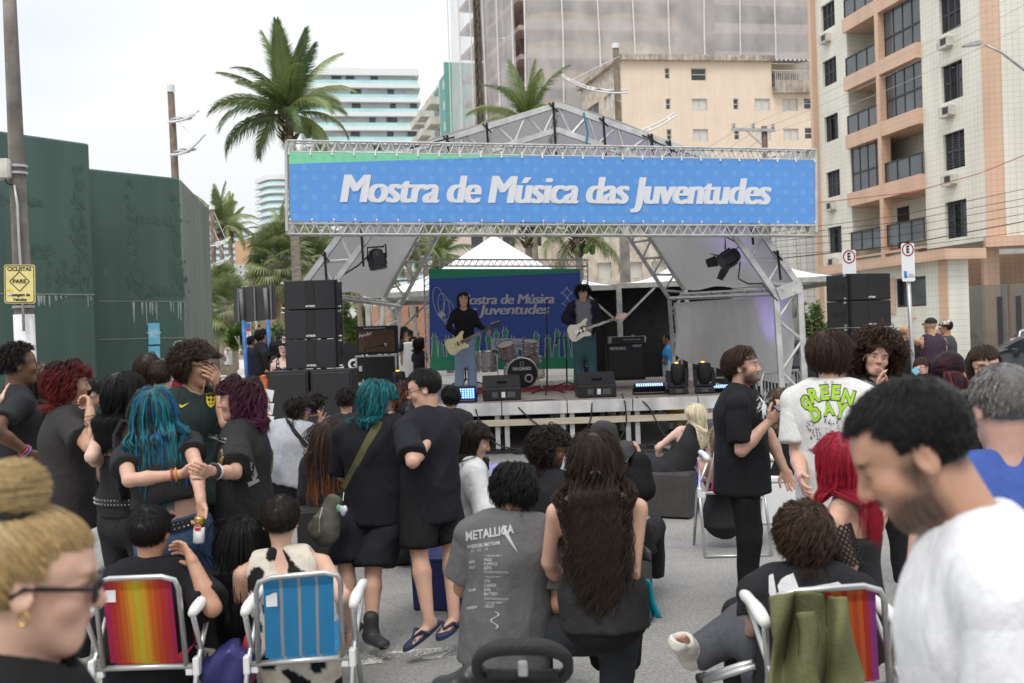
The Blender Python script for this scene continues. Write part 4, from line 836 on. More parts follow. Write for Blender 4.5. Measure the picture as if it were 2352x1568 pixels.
# ================================================================== truss helper
def truss(b,p,q,w,h,up=(0,0,1),r=.018,n=10,faces=('f','t','b','k')):
    p=Vector(p);q=Vector(q);d=(q-p).normalized();up=Vector(up);y=d.cross(up).normalized();z=y.cross(d);c=[(-1,-1),(1,-1),(1,1),(-1,1)]
    pt=lambda f,k:p.lerp(q,f)+y*c[k][0]*w/2*-1+z*c[k][1]*h/2
    for k in range(4):b.tube(pt(0,k),pt(1,k),r,n=6)
    for(a,e)in((0,3),(1,2),(3,2),(0,1)):
        for i in range(n):
            b.tube(pt(i/n,a),pt((i+.5)/n,e),r*.6,n=4,caps=False);b.tube(pt((i+.5)/n,e),pt((i+1)/n,a),r*.6,n=4,caps=False)
    for f in(0,1):b.path([pt(f,k)for k in range(4)],r*.8,4,closed=True)
    return b
# ---- roof frames
d1,d2=15.2,22.4
def lift(pts,d):return[P(x,y,d)for x,y in pts]
FO=lift([(690,1040),(690,664),(919,353),(1281,241),(1627,362),(1836,657),(1856,1035)],d1)
FO[0].z=0;FO[6].z=0
BO=lift([(868,905),(880,690),(1000,470),(1240,395),(1440,470),(1576,671),(1588,905)],d2);BO[0].z=.8;BO[6].z=.8
rf=thing('stage_roof','aluminium truss stage roof with grey tarpaulin skin and peak','stage roof',(0,d1,0))
def inner(pts,w):
    c=Vector((sum(p.x for p in pts)/len(pts),pts[0].y,1.2));out=[]
    for i,p in enumerate(pts):
        a=pts[max(0,i-1)];e=pts[min(len(pts)-1,i+1)];n1=(e-a).normalized();nn=Vector((n1.z,0,-n1.x));out.append(p+nn*w*(1.0 if i in(0,len(pts)-1)else 1.12))
    return out
for pts,w,nm in((FO,.34,'front_frame'),(BO,.36,'rear_frame')):
    inn=inner(pts,w)
    for i in range(6):
        b=MB();n=3 if i in(0,5)else 5
        b.bar(pts[i],pts[i+1],.085,.085,(0,1,0));b.bar(inn[i],inn[i+1],.08,.08,(0,1,0))
        for k in range(n):
            b.tube(pts[i].lerp(pts[i+1],k/n),inn[i].lerp(inn[i+1],(k+.5)/n),.026,n=6);b.tube(inn[i].lerp(inn[i+1],(k+.5)/n),pts[i].lerp(pts[i+1],(k+1)/n),.026,n=6)
        b.build(nm,'alu',rf)
    if nm=='front_frame':FI=inn
    else:BI=inn
for i in(1,2,3,4,5):
    b=MB();n=9;p0,p1,q0,q1=FO[i],BO[i],FI[i],BI[i];b.tube(q0,q1,.04);b.tube(q0.lerp(p0,.7),q1.lerp(p1,.7),.035)
    for k in range(n):b.tube(q0.lerp(q1,(k+.2)/n),q0.lerp(p0,.7).lerp(q1.lerp(p1,.7),(k+.8)/n),.022,n=5)
    b.build('purlin','alu',rf)
for i in(1,5):
    b=MB();c=(FO[i]+FI[i])/2;b.box(c+Vector((0,-.03,0)),(.34,.09,.2),Matrix.Rotation(rad(-20 if i==5 else 20),3,'Y'));pl=b.build('knee_plate','alu',rf)
    for k in(-1,1):b=MB();b.lathe([(.022,0),(.022,.03)],c+Vector((k*.1,-.075,-k*.03)),(0,-1,0),8);b.build('bolt','chrome',pl)
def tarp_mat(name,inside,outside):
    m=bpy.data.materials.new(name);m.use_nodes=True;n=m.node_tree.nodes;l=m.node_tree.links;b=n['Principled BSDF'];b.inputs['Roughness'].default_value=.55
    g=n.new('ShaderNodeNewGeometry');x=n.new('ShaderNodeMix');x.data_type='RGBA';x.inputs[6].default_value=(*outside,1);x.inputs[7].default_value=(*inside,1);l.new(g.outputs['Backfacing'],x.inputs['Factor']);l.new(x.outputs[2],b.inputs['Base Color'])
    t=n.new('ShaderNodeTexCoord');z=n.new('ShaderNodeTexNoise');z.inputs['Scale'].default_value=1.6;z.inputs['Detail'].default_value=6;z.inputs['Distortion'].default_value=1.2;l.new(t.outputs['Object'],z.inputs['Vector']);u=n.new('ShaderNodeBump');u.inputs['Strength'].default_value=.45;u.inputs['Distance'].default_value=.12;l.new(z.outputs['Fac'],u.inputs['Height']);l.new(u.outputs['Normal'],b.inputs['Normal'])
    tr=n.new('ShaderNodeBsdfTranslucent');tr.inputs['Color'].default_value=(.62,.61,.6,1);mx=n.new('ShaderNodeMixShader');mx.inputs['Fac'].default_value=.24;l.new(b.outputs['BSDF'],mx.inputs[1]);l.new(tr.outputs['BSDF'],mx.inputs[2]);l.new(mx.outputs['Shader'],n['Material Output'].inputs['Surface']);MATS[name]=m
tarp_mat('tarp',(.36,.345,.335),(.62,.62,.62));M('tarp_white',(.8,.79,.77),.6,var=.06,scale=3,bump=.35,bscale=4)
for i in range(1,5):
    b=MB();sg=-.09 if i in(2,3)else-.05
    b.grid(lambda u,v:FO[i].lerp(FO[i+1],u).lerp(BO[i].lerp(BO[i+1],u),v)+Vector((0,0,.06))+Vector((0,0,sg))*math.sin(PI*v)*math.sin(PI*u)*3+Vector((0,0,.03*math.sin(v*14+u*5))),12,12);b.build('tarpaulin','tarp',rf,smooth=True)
b=MB();f0,f1=BI[5]+Vector((.1,.0,-.1)),FO[5]+Vector((-.06,.25,-.12))
def skirt(u,v):
    p=f0.lerp(f1,u);drop=(1.15+.2*u+.12*math.sin(u*PI)+.05*math.sin(u*9));return p+Vector((.04*math.sin(u*13+v*4)*v,.06*math.sin(v*6+u*8),-v*drop))
b.grid(skirt,24,10);b.build('side_curtain','tarp_white',rf,smooth=True)
b=MB();b.grid(lambda u,v:BO[2].lerp(BO[4],u)*(1)+Vector((0,.02,.1+v*(BO[3].z-BO[2].z-.1)*(1-abs(2*u-1)))),16,4);b.build('rear_gable','tarp',rf,smooth=True)
M('strap',(.012,.012,.013),.8)
for k,(i,f,ln)in enumerate(((2,.3,.85),(2,.55,.8),(2,.97,1.0),(3,.3,.8),(3,.62,.7),(3,.74,.5),(4,.2,.3),(4,.45,.45),(4,.75,.4),(1,.25,.75),(1,.6,.9))):
    p=FO[i].lerp(FO[i+1],f);b=MB();b.bar(p+Vector((0,-.06,.05)),p+Vector((.03,-.07,-ln)),.035,.012);b.bar(p+Vector((-.06,-.06,.04)),p+Vector((.07,-.06,-.1)),.03,.02);b.build('tie_strap','strap',rf)
M('rope_teal',(.03,.2,.25),.8);b=MB();p=FO[3].lerp(FO[4],.17);b.path([p+Vector((0,-.08,0)),p+Vector((.05,-.1,-.3)),p+Vector((0,-.1,-.6)),p+Vector((-.08,-.1,-.78)),p+Vector((-.13,-.1,-1.05))],.016,5);b.build('knotted_rope','rope_teal',rf)
# ================================================================== uv surfaces and banners
def uvplane(name,bl,br,tr,tl,nu,nv,mat,par=None,bulge=0.0,seed=0,polyclip=None):
    bl,br,tr,tl=map(Vector,(bl,br,tr,tl));W,H=(br-bl).length,(tl-bl).length;nn=(br-bl).cross(tl-bl).normalized();b=MB();r=random.Random(seed);ph=[r.random()*6 for _ in range(6)]
    b.grid(lambda u,v:bl.lerp(br,u).lerp(tl.lerp(tr,u),v)+nn*bulge*(math.sin(u*11+ph[0])*math.sin(v*5+ph[1])+.6*math.sin(u*31+v*7+ph[2])*(v-.5)*2),nu,nv)
    o=b.build(name,mat,par,smooth=True);me=o.data;uv=me.uv_layers.new(name='UVMap');arr=np.zeros((len(me.loops),2),np.float32);li=np.zeros(len(me.loops),np.int32);me.loops.foreach_get('vertex_index',li)
    arr[:,0]=(li%(nu+1))/nu*W;arr[:,1]=(li//(nu+1))/nv*H;uv.data.foreach_set('uv',arr.ravel());return o
def banner_mat(name,W,H,blue,blue2,green,y_l,x_end,per=.135,y_r=None,rough=.5):
    m=bpy.data.materials.new(name);m.use_nodes=True;n=m.node_tree.nodes;l=m.node_tree.links;b=n['Principled BSDF'];b.inputs['Roughness'].default_value=rough;b.inputs['Specular IOR Level'].default_value=.25
    t=n.new('ShaderNodeUVMap');s=n.new('ShaderNodeSeparateXYZ');l.new(t.outputs[0],s.inputs[0])
    def mth(op,a,c=None):
        q=n.new('ShaderNodeMath');q.operation=op
        for i,x in enumerate((a,c)):
            if x is None:continue
            if isinstance(x,(int,float)):q.inputs[i].default_value=x
            else:l.new(x,q.inputs[i])
        return q.outputs[0]
    X,Y=s.outputs[0],s.outputs[1]
    f1=mth('MULTIPLY',mth('SINE',mth('MULTIPLY',X,PI/per)),mth('SINE',mth('MULTIPLY',Y,PI/per)))  # halftone dots, alternate rows
    z=n.new('ShaderNodeTexNoise');z.inputs['Scale'].default_value=1.3;l.new(t.outputs[0],z.inputs['Vector'])
    dots=mth('GREATER_THAN',mth('ABSOLUTE',f1),mth('ADD',.42,mth('MULTIPLY',z.outputs['Fac'],.35)))
    def ramp(fac,a,c):
        x=n.new('ShaderNodeMix');x.data_type='RGBA';l.new(fac,x.inputs['Factor'])
        for i,v in((6,a),(7,c)):
            if isinstance(v,tuple):x.inputs[i].default_value=(*v,1)
            else:l.new(v,x.inputs[i])
        return x.outputs[2]
    k=mth('ADD',mth('MULTIPLY',mth('LESS_THAN',f1,0),-.5),.6)
    col=ramp(mth('MULTIPLY',dots,k),blue,blue2)
    yr=H if y_r is None else y_r
    edge=mth('ADD',y_l,mth('MULTIPLY',X,(yr-y_l)/x_end));isg=mth('GREATER_THAN',Y,edge)
    g2=ramp(mth('MULTIPLY',dots,.25),green,tuple(c*.8 for c in green));l.new(ramp(isg,col,g2),b.inputs['Base Color'])
    tr=n.new('ShaderNodeBsdfTranslucent');l.new(ramp(isg,col,g2),tr.inputs['Color']);mx=n.new('ShaderNodeMixShader');mx.inputs['Fac'].default_value=.12;l.new(b.outputs['BSDF'],mx.inputs[1]);l.new(tr.outputs['BSDF'],mx.inputs[2]);l.new(mx.outputs['Shader'],n['Material Output'].inputs['Surface']);MATS[name]=m
dl,dr=13.7,14.9
bn=thing('banner','long blue and green banner hung between trusses over the stage','banner',P(663,510,dl))
TL,TR,BR_,BL=P(663,349,dl),P(1871,368,dr),P(1872,514,dr),P(667,508,dl);W_=(BR_-BL).length;H_=(TL-BL).length
banner_mat('banner_print',W_,H_,(.125,.33,.74),(.2,.39,.72),(.24,.68,.41),H_*.83,W_*.44)
uvplane('cloth',BL,BR_,TR,TL,120,16,'banner_print',bn,.003,3)
M('banner_letter',(.70,.71,.74),.55,var=.02);nb2=(BR_-BL).cross(TL-BL).normalized()
def on_banner(x,y):r=ray(x,y);return CAM+r*((BL-CAM).dot(nb2)/r.dot(nb2))
t0_,t1_=on_banner(782,436),on_banner(1770,443);ux=t1_-t0_;c=(t0_+t1_)/2
text_on('lettering','Mostra de Música das Juventudes','banner_letter',bn,c,ux,nb2.cross(ux),.56,.005,ux.length-.03,shear=.2,weight=0,spacing=.95,res=5,smear=(-.027,-.018,-.009,0,.009,.018,.027))
tr_=thing('banner_truss','pair of aluminium box trusses holding the blue banner','truss',P(658,530,dl))
for nm,(a,c,h)in{'top_truss':((657,335),(1874,355),26),'bottom_truss':((659,525),(1875,529),24)}.items():
    p,q=P(*a,dl),P(*c,dr);b=MB();truss(b,p+Vector((0,.1,0)),q+Vector((0,.1,0)),.17,h*dl/FPX,r=.015,n=52);b.build(nm,'alu',tr_)
    for f in(.005,.36,.62,.995):b=MB();b.box(p.lerp(q,f)+Vector((0,.1,0)),(.12,.17,h*dl/FPX));b.build('end_plate','alu_dull',tr_)
for a,c,d in(((657,330),(659,530),dl),((1874,348),(1875,533),dr)):b=MB();b.tube(P(*a,d),P(*c,d),.022);b.build('side_post','alu',tr_)
for k in range(2):
    f=.22+.5*k;b=MB();p=P(657,335,dl).lerp(P(1874,355,dr),f);b.tube(p,FO[2].lerp(FO[3],.35)if k==0 else FO[3].lerp(FO[4],.55),.012);b.build('hanger','strap',tr_)
for e0,e1,n in(((663,349),(1871,368),26),((667,508),(1872,514),26)):
    for i in range(n+1):
        f=i/n;p=P(e0[0],e0[1],dl).lerp(P(e1[0],e1[1],dr),f);b=MB();up_=.06 if e0[1]<400 else-.06;b.tube(p+Vector((0,-.015,-up_*.4)),p+Vector((0,.02,up_)),.007,n=5);b.ell(p+Vector((0,-.018,-up_*.4)),(.015,.008,.015),6,4);b.build('tie','lamp_white',bn)
# ================================================================== backdrop
db=21.2;bd=thing('backdrop','dark blue and green stage backdrop with event lettering','backdrop',P(1160,850,db));TL,TR,BR_,BL=P(985,617,db),P(1333,617,db),P(1335,846,db),P(988,851,db);W_=(BR_-BL).length;H_=(TL-BL).length
banner_mat('backdrop_print',W_,H_,(.058,.11,.40),(.078,.135,.42),(.045,.34,.19),H_*.90,W_*1.0,.04,H_*.965)
uvplane('cloth',BL,BR_,TR,TL,40,20,'backdrop_print',bd,.006,4);M('backdrop_letter',(.6,.59,.63),.6,var=.02);M('backdrop_green',(.045,.335,.185),.6);M('backdrop_crest',(.16,.3,.45),.6)
ux=(BR_-BL).normalized()
text_on('lettering','Mostra de Música','backdrop_letter',bd,P(1163,688,db-.02),ux,(0,0,1),.30,.02,218*db/FPX,shear=.2,weight=0,spacing=.94,smear=(-.012,-.006,0,.006,.012))
text_on('lettering','das Juventudes','backdrop_letter',bd,P(1155,712,db-.02),ux,(0,0,1),.30,.02,212*db/FPX,shear=.2,weight=0,spacing=.94,smear=(-.012,-.006,0,.006,.012))
def strip2d(b,pts,w,d):  # flat printed line through pixel points
    q=[P(x,y,d)for x,y in pts]
    for i in range(len(q)-1):
        t=(q[i+1]-q[i]);nn=Vector((-t.z,0,t.x)).normalized()*w/2;b.add([q[i]-nn,q[i+1]-nn,q[i+1]+nn,q[i]+nn],[(0,1,2,3)])
b=MB();dd=db-.03
strip2d(b,[(1005+12*t/6.28*1.0+16*math.cos(t)*1.0-4*math.sin(t),690+t*2.2-34*math.sin(t)+6*math.cos(t))for t in[k*.25 for k in range(-6,72)]if 985<1005+12*t/6.28+16*math.cos(t)-4*math.sin(t)],.012,dd)
for cx,cy,r in((1302,672,14),(1304,697,14)):strip2d(b,[(cx+r*(abs(math.cos(t))**3)*math.copysign(1,math.cos(t)),cy+r*(abs(math.sin(t))**3)*math.copysign(1,math.sin(t)))for t in[k*PI/16 for k in range(33)]],.012,dd)
b.build('line_drawing','backdrop_letter',bd)
b=MB();b.add([P(1014+12*(math.cos(t)**3),722+12*(math.sin(t)**3),dd-.001)for t in[k*PI/10 for k in range(20)]],[tuple(range(20))]);b.build('printed_star','backdrop_letter',bd)
r=random.Random(9);hs=[(998,772),(1012,790),(1028,778),(1045,775),(1062,780),(1080,765),(1098,770),(1122,772),(1140,764),(1160,758),(1178,778),(1205,782),(1232,768),(1258,776),(1280,762),(1300,770),(1318,768)]
lo=MB();gr=MB();gb=MB();gb.add([P(x,y,db-.02)for x,y in((988.5,850),(1334,845.5),(1333.6,818),(987.5,818))],[(0,1,2,3)]);gb.build('printed_ground','backdrop_green',bd)
for i,(x,y)in enumerate(hs):  # printed crowd of raised hands
    for bb,g,dd_ in((lo,2.0,db-.024),(gr,0,db-.028)):
        base=820;wv=4.5+g;lean_=r.uniform(-4,4)if g else lean_
        bb.add([P(px,py,dd_-i*.0002)for px,py in((x-wv-2-lean_*2,base),(x+wv+2-lean_*2,base),(x+wv,y+10),(x+wv+1.5,y+4-g),(x+wv,y-g),(x+wv-2.4,y+3),(x+1.6+g*.5,y-8-g),(x-.3,y+1),(x-3-g*.4,y-9-g),(x-3.5-g,y+2),(x-wv-2,y+3-g),(x-wv,y+10))],[tuple(range(12))])
lo.build('printed_hand_outline','backdrop_letter',bd)['kind']='stuff';gr.build('printed_hand','backdrop_green',bd)['kind']='stuff'
b=MB();b.add([P(x,y,db-.04)for x,y in((1128,803),(1200,803),(1200,777),(1128,777))],[(0,1,2,3)]);b.build('printed_box','backdrop_letter',bd);ring_outline('printed_crest',[(.07*math.cos(2*PI*i/20),.08*math.sin(2*PI*i/20))for i in range(20)],.02,'backdrop_crest',bd,P(1144,789,db-.05),Matrix.Identity(3),-.004)
text_on('lettering','PREFEITURA','backdrop_crest',bd,P(1178,787,db-.045),ux,(0,0,1),.06,.004,.4);text_on('lettering','PRAIA GRANDE','backdrop_crest',bd,P(1180,794,db-.045),ux,(0,0,1),.08,.004,.44,weight=.003)
bt=thing('backdrop_truss','thin truss goalpost around the stage backdrop','truss',P(980,850,db))
for nm,a,c,n in(('truss_beam',(977,603),(1350,604),26),('truss_post',(981,610),(986,850),18),('truss_post',(1342,610),(1345,850),18)):
    b=MB();truss(b,P(*a,db+.12),P(*c,db+.12),.14,.14,(0,0,1)if nm=='truss_beam' else(0,1,0),.012,n);b.build(nm,'alu',bt)
for i in range(13):b=MB();p=P(990+i*28.4,614,db);b.tube(p,p+Vector((0,.05,.06)),.006,n=4);b.build('tie','lamp_white',bd)
# ================================================================== tents
M('tent_white',(.82,.82,.82),.6,var=.02,bump=.15,bscale=2);M('tent_black',(.012,.012,.013),.9,var=.4)
def tent(label,cx,apex_y,d,half,z_e,wall=True):
    a=P(cx,apex_y,d);t=thing('marquee',label,'tent',(a.x,a.y,0),group='white pyramid marquees');h=half;c=[Vector((a.x+sx*h,a.y+sy*h,z_e))for sx,sy in((-1,-1),(1,-1),(1,1),(-1,1))]
    for k in range(4):
        p,q=c[k],c[(k+1)%4];b=MB();b.grid(lambda u,v:p.lerp(q,u).lerp(a,v)-Vector((0,0,.35*math.sin(PI*v)*(1-v*.5)+.02*math.sin(u*20)*(1-v))),14,10);b.build('roof_panel','tent_white',t,smooth=True)
        b=MB();b.bar(p-Vector((0,0,.06)),q-Vector((0,0,.06)),.08,.12);b.build('eave_beam','alu_dull',t)
        b=MB();b.box((p.x,p.y,z_e/2-.06),(.12,.12,z_e-.12));b.build('leg','alu_dull',t)
        for e in(q,c[k-1]):b=MB();b.bar(p-Vector((0,0,.95)),p+(e-p).normalized()*.9-Vector((0,0,.1)),.05);b.build('brace','alu_dull',t)
    if wall:b=MB();b.quad(c[3]-Vector((0,.1,.1)),c[2]-Vector((0,.1,.1)),Vector((c[2].x,c[2].y-.1,0)),Vector((c[3].x,c[3].y-.1,0)));b.build('back_wall','tent_black',t)
    return t
tent('white marquee peak directly behind the backdrop',1133,540,27.2,3.05,3.02,False);tent('white marquee right of the backdrop behind the guitarist',1640,548,27.0,2.95,3.05,False)
b=MB();q0,q1=V(1320,24.5),V(1600,24.5);b.quad((q0.x,q0.y,0),(q1.x+.9,q1.y,0),(q1.x+.9,q1.y,2.95),(q0.x,q0.y,2.95));tag(b.build('black_curtain','tent_black'),'black cloth wall behind the guitarist and amplifier','curtain')
# ================================================================== loudspeakers
def grille_mat(name,sc,c=(.012,.012,.013),hole=(.001,.001,.001)):
    m=bpy.data.materials.new(name);m.use_nodes=True;n=m.node_tree.nodes;l=m.node_tree.links;b=n['Principled BSDF'];b.inputs['Roughness'].default_value=.5;b.inputs['Specular IOR Level'].default_value=.35;t=n.new('ShaderNodeTexCoord');v=n.new('ShaderNodeTexVoronoi');v.inputs['Scale'].default_value=sc;v.inputs['Randomness'].default_value=.0;v.voronoi_dimensions='3D';l.new(t.outputs['Object'],v.inputs['Vector'])
    r=n.new('ShaderNodeValToRGB');r.color_ramp.elements[0].position=.3;r.color_ramp.elements[0].color=(*hole,1);r.color_ramp.elements[1].position=.42;r.color_ramp.elements[1].color=(*c,1);l.new(v.outputs['Distance'],r.inputs['Fac']);l.new(r.outputs['Color'],b.inputs['Base Color']);MATS[name]=m
grille_mat('grille',55,(.024,.024,.026));M('cab_black',(.014,.014,.015),.6,var=.2,scale=20,bump=.15,bscale=120);M('logo_white',(.75,.75,.75),.5)
def array_box(label,c,w,h,dep,rz=0.0):
    t=thing('line_array_speaker',label,'speaker',Vector(c)-Vector((0,0,h/2)),rz,'stacked line array speakers');z=h/2
    b=MB();b.prism([(-w/2,-h/2+.005),(w/2,-h/2+.005),(w/2,h/2-.005),(-w/2,h/2-.005)],dep,Matrix.Translation((0,-dep/2+.02,z)));b.build('cabinet','cab_black',t,local=True,bevel=.012)
    for sx in(-1,1):b=MB();b.box((sx*w*.29,-dep/2,z),(w*.405,.03,h-.02));b.build('grille','grille',t,local=True,bevel=.006)
    b=MB();b.box((0,-dep/2-.002,z),(w*.175,.03,h-.02));b.build('centre_panel','cab_black',t,local=True)
    vs,fs=text_mesh('ATTACK',.036,weight=.002);b=MB();b.add([(v.x,-dep/2-.021,.05+v.y)for v in vs],fs);b.build('lettering','logo_white',t,local=True)
    for sx in(-1,1):
        b=MB();b.box((sx*(w/2+.006),.02,z),(.012,dep*.8,h*.9));b.box((sx*(w/2+.014),-dep*.36,z),(.02,.05,h*.98));fr=b.build('rigging_plate','black_plastic',t,local=True)
        for k in(-1,1):
            b=MB();b.lathe([(.012,0),(.012,.035),(.02,.037),(.02,.05)],(sx*(w/2+.02),-dep*.36,z+k*h*.42),(sx,0,0),8);b.build('pin','galv',fr,local=True);b=MB();b.box((sx*(w/2+.015),k*.1+.03,z+.0),(.006,.12,.1));b.build('handle','ink_black',fr,local=True)
    return t
k=14.7/FPX
for i,nm in enumerate(('bottom','middle','top')):
    c=P(724,812-67*i,14.9);array_box(nm+' black line array box of the left stack',(c.x-.01*i,c.y,c.z),115*k,68.2*k,.5,rad(-1.5))
k=16.5/FPX
for i,nm in enumerate(('bottom','middle','top')):
    c=P(1974,782-61*i,16.8);array_box(nm+' black line array box of the right stack',(c.x-.01*i,c.y,c.z),110*k,62.4*k,.62,rad(20))
def sub(label,c,w,h,dep=.6):
    t=thing('subwoofer',label,'speaker',Vector(c)-Vector((0,0,h/2)),0,'subwoofer cabinets');b=MB();b.box((0,0,h/2),(w,dep,h-.006));b.build('cabinet','cab_black',t,local=True,bevel=.015);b=MB();b.box((0,-dep/2-.005,h/2),(w-.07,.03,h-.08));b.build('grille','grille',t,local=True,bevel=.01)
k=14.6/FPX;zt=P(724,848,14.6).z
for i,(x,nm)in enumerate(((668,'left'),(766,'right'))):
    for j in range(2):q=V(x,14.6);hh=zt/2;sub(nm+(' upper' if j else ' lower')+' black subwoofer under the left speaker stack',(q.x,q.y,hh*(j+.5)),94*k,hh)
q=V(1978,17.0);hh=P(1974,812,16.8).z;sub('black subwoofer carrying the right speaker stack',(q.x,q.y+.05,hh/2),.95,hh-.01)
# ---- stage monitors
def wedge(label,x,d):
    c=P(x,900,d);t=thing('stage_monitor',label,'speaker',(c.x,c.y,DZ),rad(3),'stage monitors');w=.62;b=MB()
    fr=Matrix.Translation((-w/2,0,0))@Matrix(((0,1,0,0),(1,0,0,0),(0,0,1,0),(0,0,0,1)))
    b.prism([(-.2,.0),(.34,.0),(.34,.16),(.05,.42),(-.2,.2)],w,fr);b.build('cabinet','black_plastic',t,local=True,bevel=.012)
    b=MB();b.box((0,-.204,.1),(w*.96,.012,.17));b.build('back_panel','black_matt',t,local=True)
    for dx,wd,m in((-.12,.09,'logo_grey'),(.02,.06,'logo_white'),(.15,.13,'logo_grey')):b=MB();b.box((dx,-.211,.1),(wd,.004,.09));b.build('connector_plate' if m=='logo_grey' else 'label',m,t,local=True)
    b=MB();b.box((0,-.1,.32),(.16,.05,.03),Matrix.Rotation(rad(41),3,'X'));b.build('handle','ink_black',t,local=True)
    b=MB();b.box((0,-.075,.31),(w*.9,.27,.01),Matrix.Rotation(rad(41.3),3,'X'));b.build('baffle','black_plastic',t,local=True)
M('logo_grey',(.09,.09,.09),.6)
wedge('left black floor monitor at the stage edge',1152,16.5);wedge('right black floor monitor at the stage edge',1369,16.5)
# ---- LED lights (lit)
def emis(name,col,s):
    m=bpy.data.materials.new(name);m.use_nodes=True;b=m.node_tree.nodes['Principled BSDF'];b.inputs['Base Color'].default_value=(*col,1);b.inputs['Emission Color'].default_value=(*col,1);b.inputs['Emission Strength'].default_value=s;MATS[name]=m
emis('led_blue',(.12,.2,1),22);emis('led_core',(.10,.2,1),4.5);emis('led_white',(.35,.5,1),1.5);emis('lamp_amber',(1,.5,.03),2.2)
def wash(label,x,y,d,w,h,dep,tilt,lit='led_blue',power=0,aim=None,col=(.25,.2,1),cols=12,rows=4,z0=DZ):
    c=P(x,y,d);t=thing('led_wash_light',label,'stage light',c,0,'led wash lights');R_=Matrix.Rotation(tilt,3,'X');b=MB();b.box(c,(w,dep,h),R_);b.build('housing','black_plastic',t,bevel=.01)
    b=MB();nrm=R_@Vector((0,-1,0))
    for i in range(cols):
        for j in range(rows):b.ell(c+R_@Vector((w*.88*((i+.5)/cols-.5),-dep/2-.004,h*.76*((j+.5)/rows-.5))),(w*.4/cols,.006,h*.36/rows),8,4,R_)
    b.build('led_array',lit,t,smooth=True);b=MB()
    for s in(-1,1):b.bar(c+Vector((s*w*.52,0,0)),Vector((c.x+s*w*.52,c.y,z0+.01)),.02,.04)
    b.bar(Vector((c.x-w*.52,c.y,z0+.015)),Vector((c.x+w*.52,c.y,z0+.015)),.2,.02,(0,0,1));b.build('yoke','black_matt',t)
    if power:
        ld=bpy.data.lights.new('led_glow','SPOT');ld.energy=power;ld.color=col;ld.spot_size=rad(75);ld.spot_blend=.6;ld.shadow_soft_size=.12;lo_=bpy.data.objects.new('led_glow',ld);link(lo_,t);p=nrm*(dep/2+.05);lo_.location=p
        a=Vector(aim)-(c+p)if aim else nrm;lo_.rotation_euler=a.to_track_quat('-Z','Y').to_euler()
    return t
wash('lit blue led panel facing the crowd at the stage front',1064,902,16.2,.42,.22,.12,rad(6),'led_core',260,(-.3,9,.2),(.12,.1,1),9,5)
wash('lit blue led panel behind the teal haired head',822,893,16.2,.42,.1,.12,rad(10),'led_core',60,None,(.2,.12,1),9,2)
wash('led wash bar beside the moving heads pointing upward',1491,890,16.7,.52,.1,.12,rad(-55),'led_white',170,P(1560,330,17.2),(.3,.16,1),12,3)
wash('led wash bar at the right end of the stage',1662,893,16.6,.4,.1,.12,rad(-50),'led_white',40,P(1745,560,16.2),(.3,.16,1),10,3)
def moving_head(label,x,d,yaw):
    c=P(x,911,d);t=thing('moving_head_light',label,'stage light',(c.x,c.y,DZ),yaw,'moving head lights')
    b=MB();b.box((0,0,.06),(.34,.24,.1),taper=.9);b.build('base','black_plastic',t,local=True,bevel=.015);b=MB();b.box((0,-.122,.06),(.11,.004,.06));b.build('display','logo_grey',t,local=True)
    for s in(-1,1):b=MB();b.prism([(-.03,.12),(.035,.12),(.04,.32),(.02,.40),(-.02,.40),(-.035,.3)],.12,Matrix.Translation((s*.145,-.06,0)));b.build('yoke_arm','black_plastic',t,local=True,bevel=.012)
    b=MB();b.box((0,0,.14),(.3,.16,.05));b.build('yoke_base','black_plastic',t,local=True,bevel=.01)
    b=MB();b.lathe([(.06,.16),(.10,.2),(.115,.32),(.115,.44),(.105,.5),(.1,.505)],(0,0,0),(0,-.12,1),20);b.build('head','black_plastic',t,local=True,smooth=True);b=MB();b.lathe([(.09,.507),(.0,.53)],(0,0,0),(0,-.12,1),16);b.build('lens','glass_dark',t,smooth=True,local=True);b=MB();b.ell((-.02,-.08,.525),(.035,.03,.012),8,4);b.build('lamp_glow','lamp_amber',t,local=True)
moving_head('left black moving head light with amber glow on stage',1556,16.5,.1);moving_head('right black moving head light with amber glow on stage',1619,16.5,-.15)
moving_head('moving head light behind the tall boy with glasses',917,17.2,.2)
def par(label,c,axis,ln,r,hang,doors=False):
    t=thing('par_lamp',label,'stage light',c,0,'hanging par lamps');ax=Vector(axis).normalized();b=MB();b.lathe([(r*.35,-ln*.55),(r*.8,-ln*.45),(r,-ln*.1),(r,ln*.4),(r*1.08,ln*.42),(r*1.08,ln*.5)],c,ax,12);b.build('can','black_plastic',t);b=MB();b.lathe([(r*.95,ln*.505),(.001,ln*.52)],c,ax,12);b.build('lens','glass_smoke',t)
    s=ax.cross(Vector((0,1,.2))).normalized();b=MB();b.path([c+s*r*1.15,c+s*r*1.1+Vector((0,0,r*1.6)),Vector(hang),c-s*r*1.1+Vector((0,0,r*1.6)),c-s*r*1.15],.014,5);b.build('yoke','black_matt',t)
    for k in range(8):a=2*PI*k/8;u=ax.orthogonal().normalized();w=ax.cross(u);b=MB();q=c+(u*math.cos(a)+w*math.sin(a))*r;b.bar(q-ax*ln*.25,q+ax*ln*.35,.03,.02);b.build('cooling_fin','black_matt',t)
    if doors:
        u=ax.orthogonal().normalized();w=ax.cross(u)
        for k in range(4):
            a=2*PI*k/4+.4;q=(u*math.cos(a)+w*math.sin(a));sd=ax.cross(q);e=c+ax*ln*.5+q*r;b=MB();b.add([e-sd*r*.75,e+sd*r*.75,e+sd*r*.55+(ax*.8+q*.6)*r*1.3,e-sd*r*.55+(ax*.8+q*.6)*r*1.3],[(0,1,2,3)]);b.build('barn_door','black_matt',t)
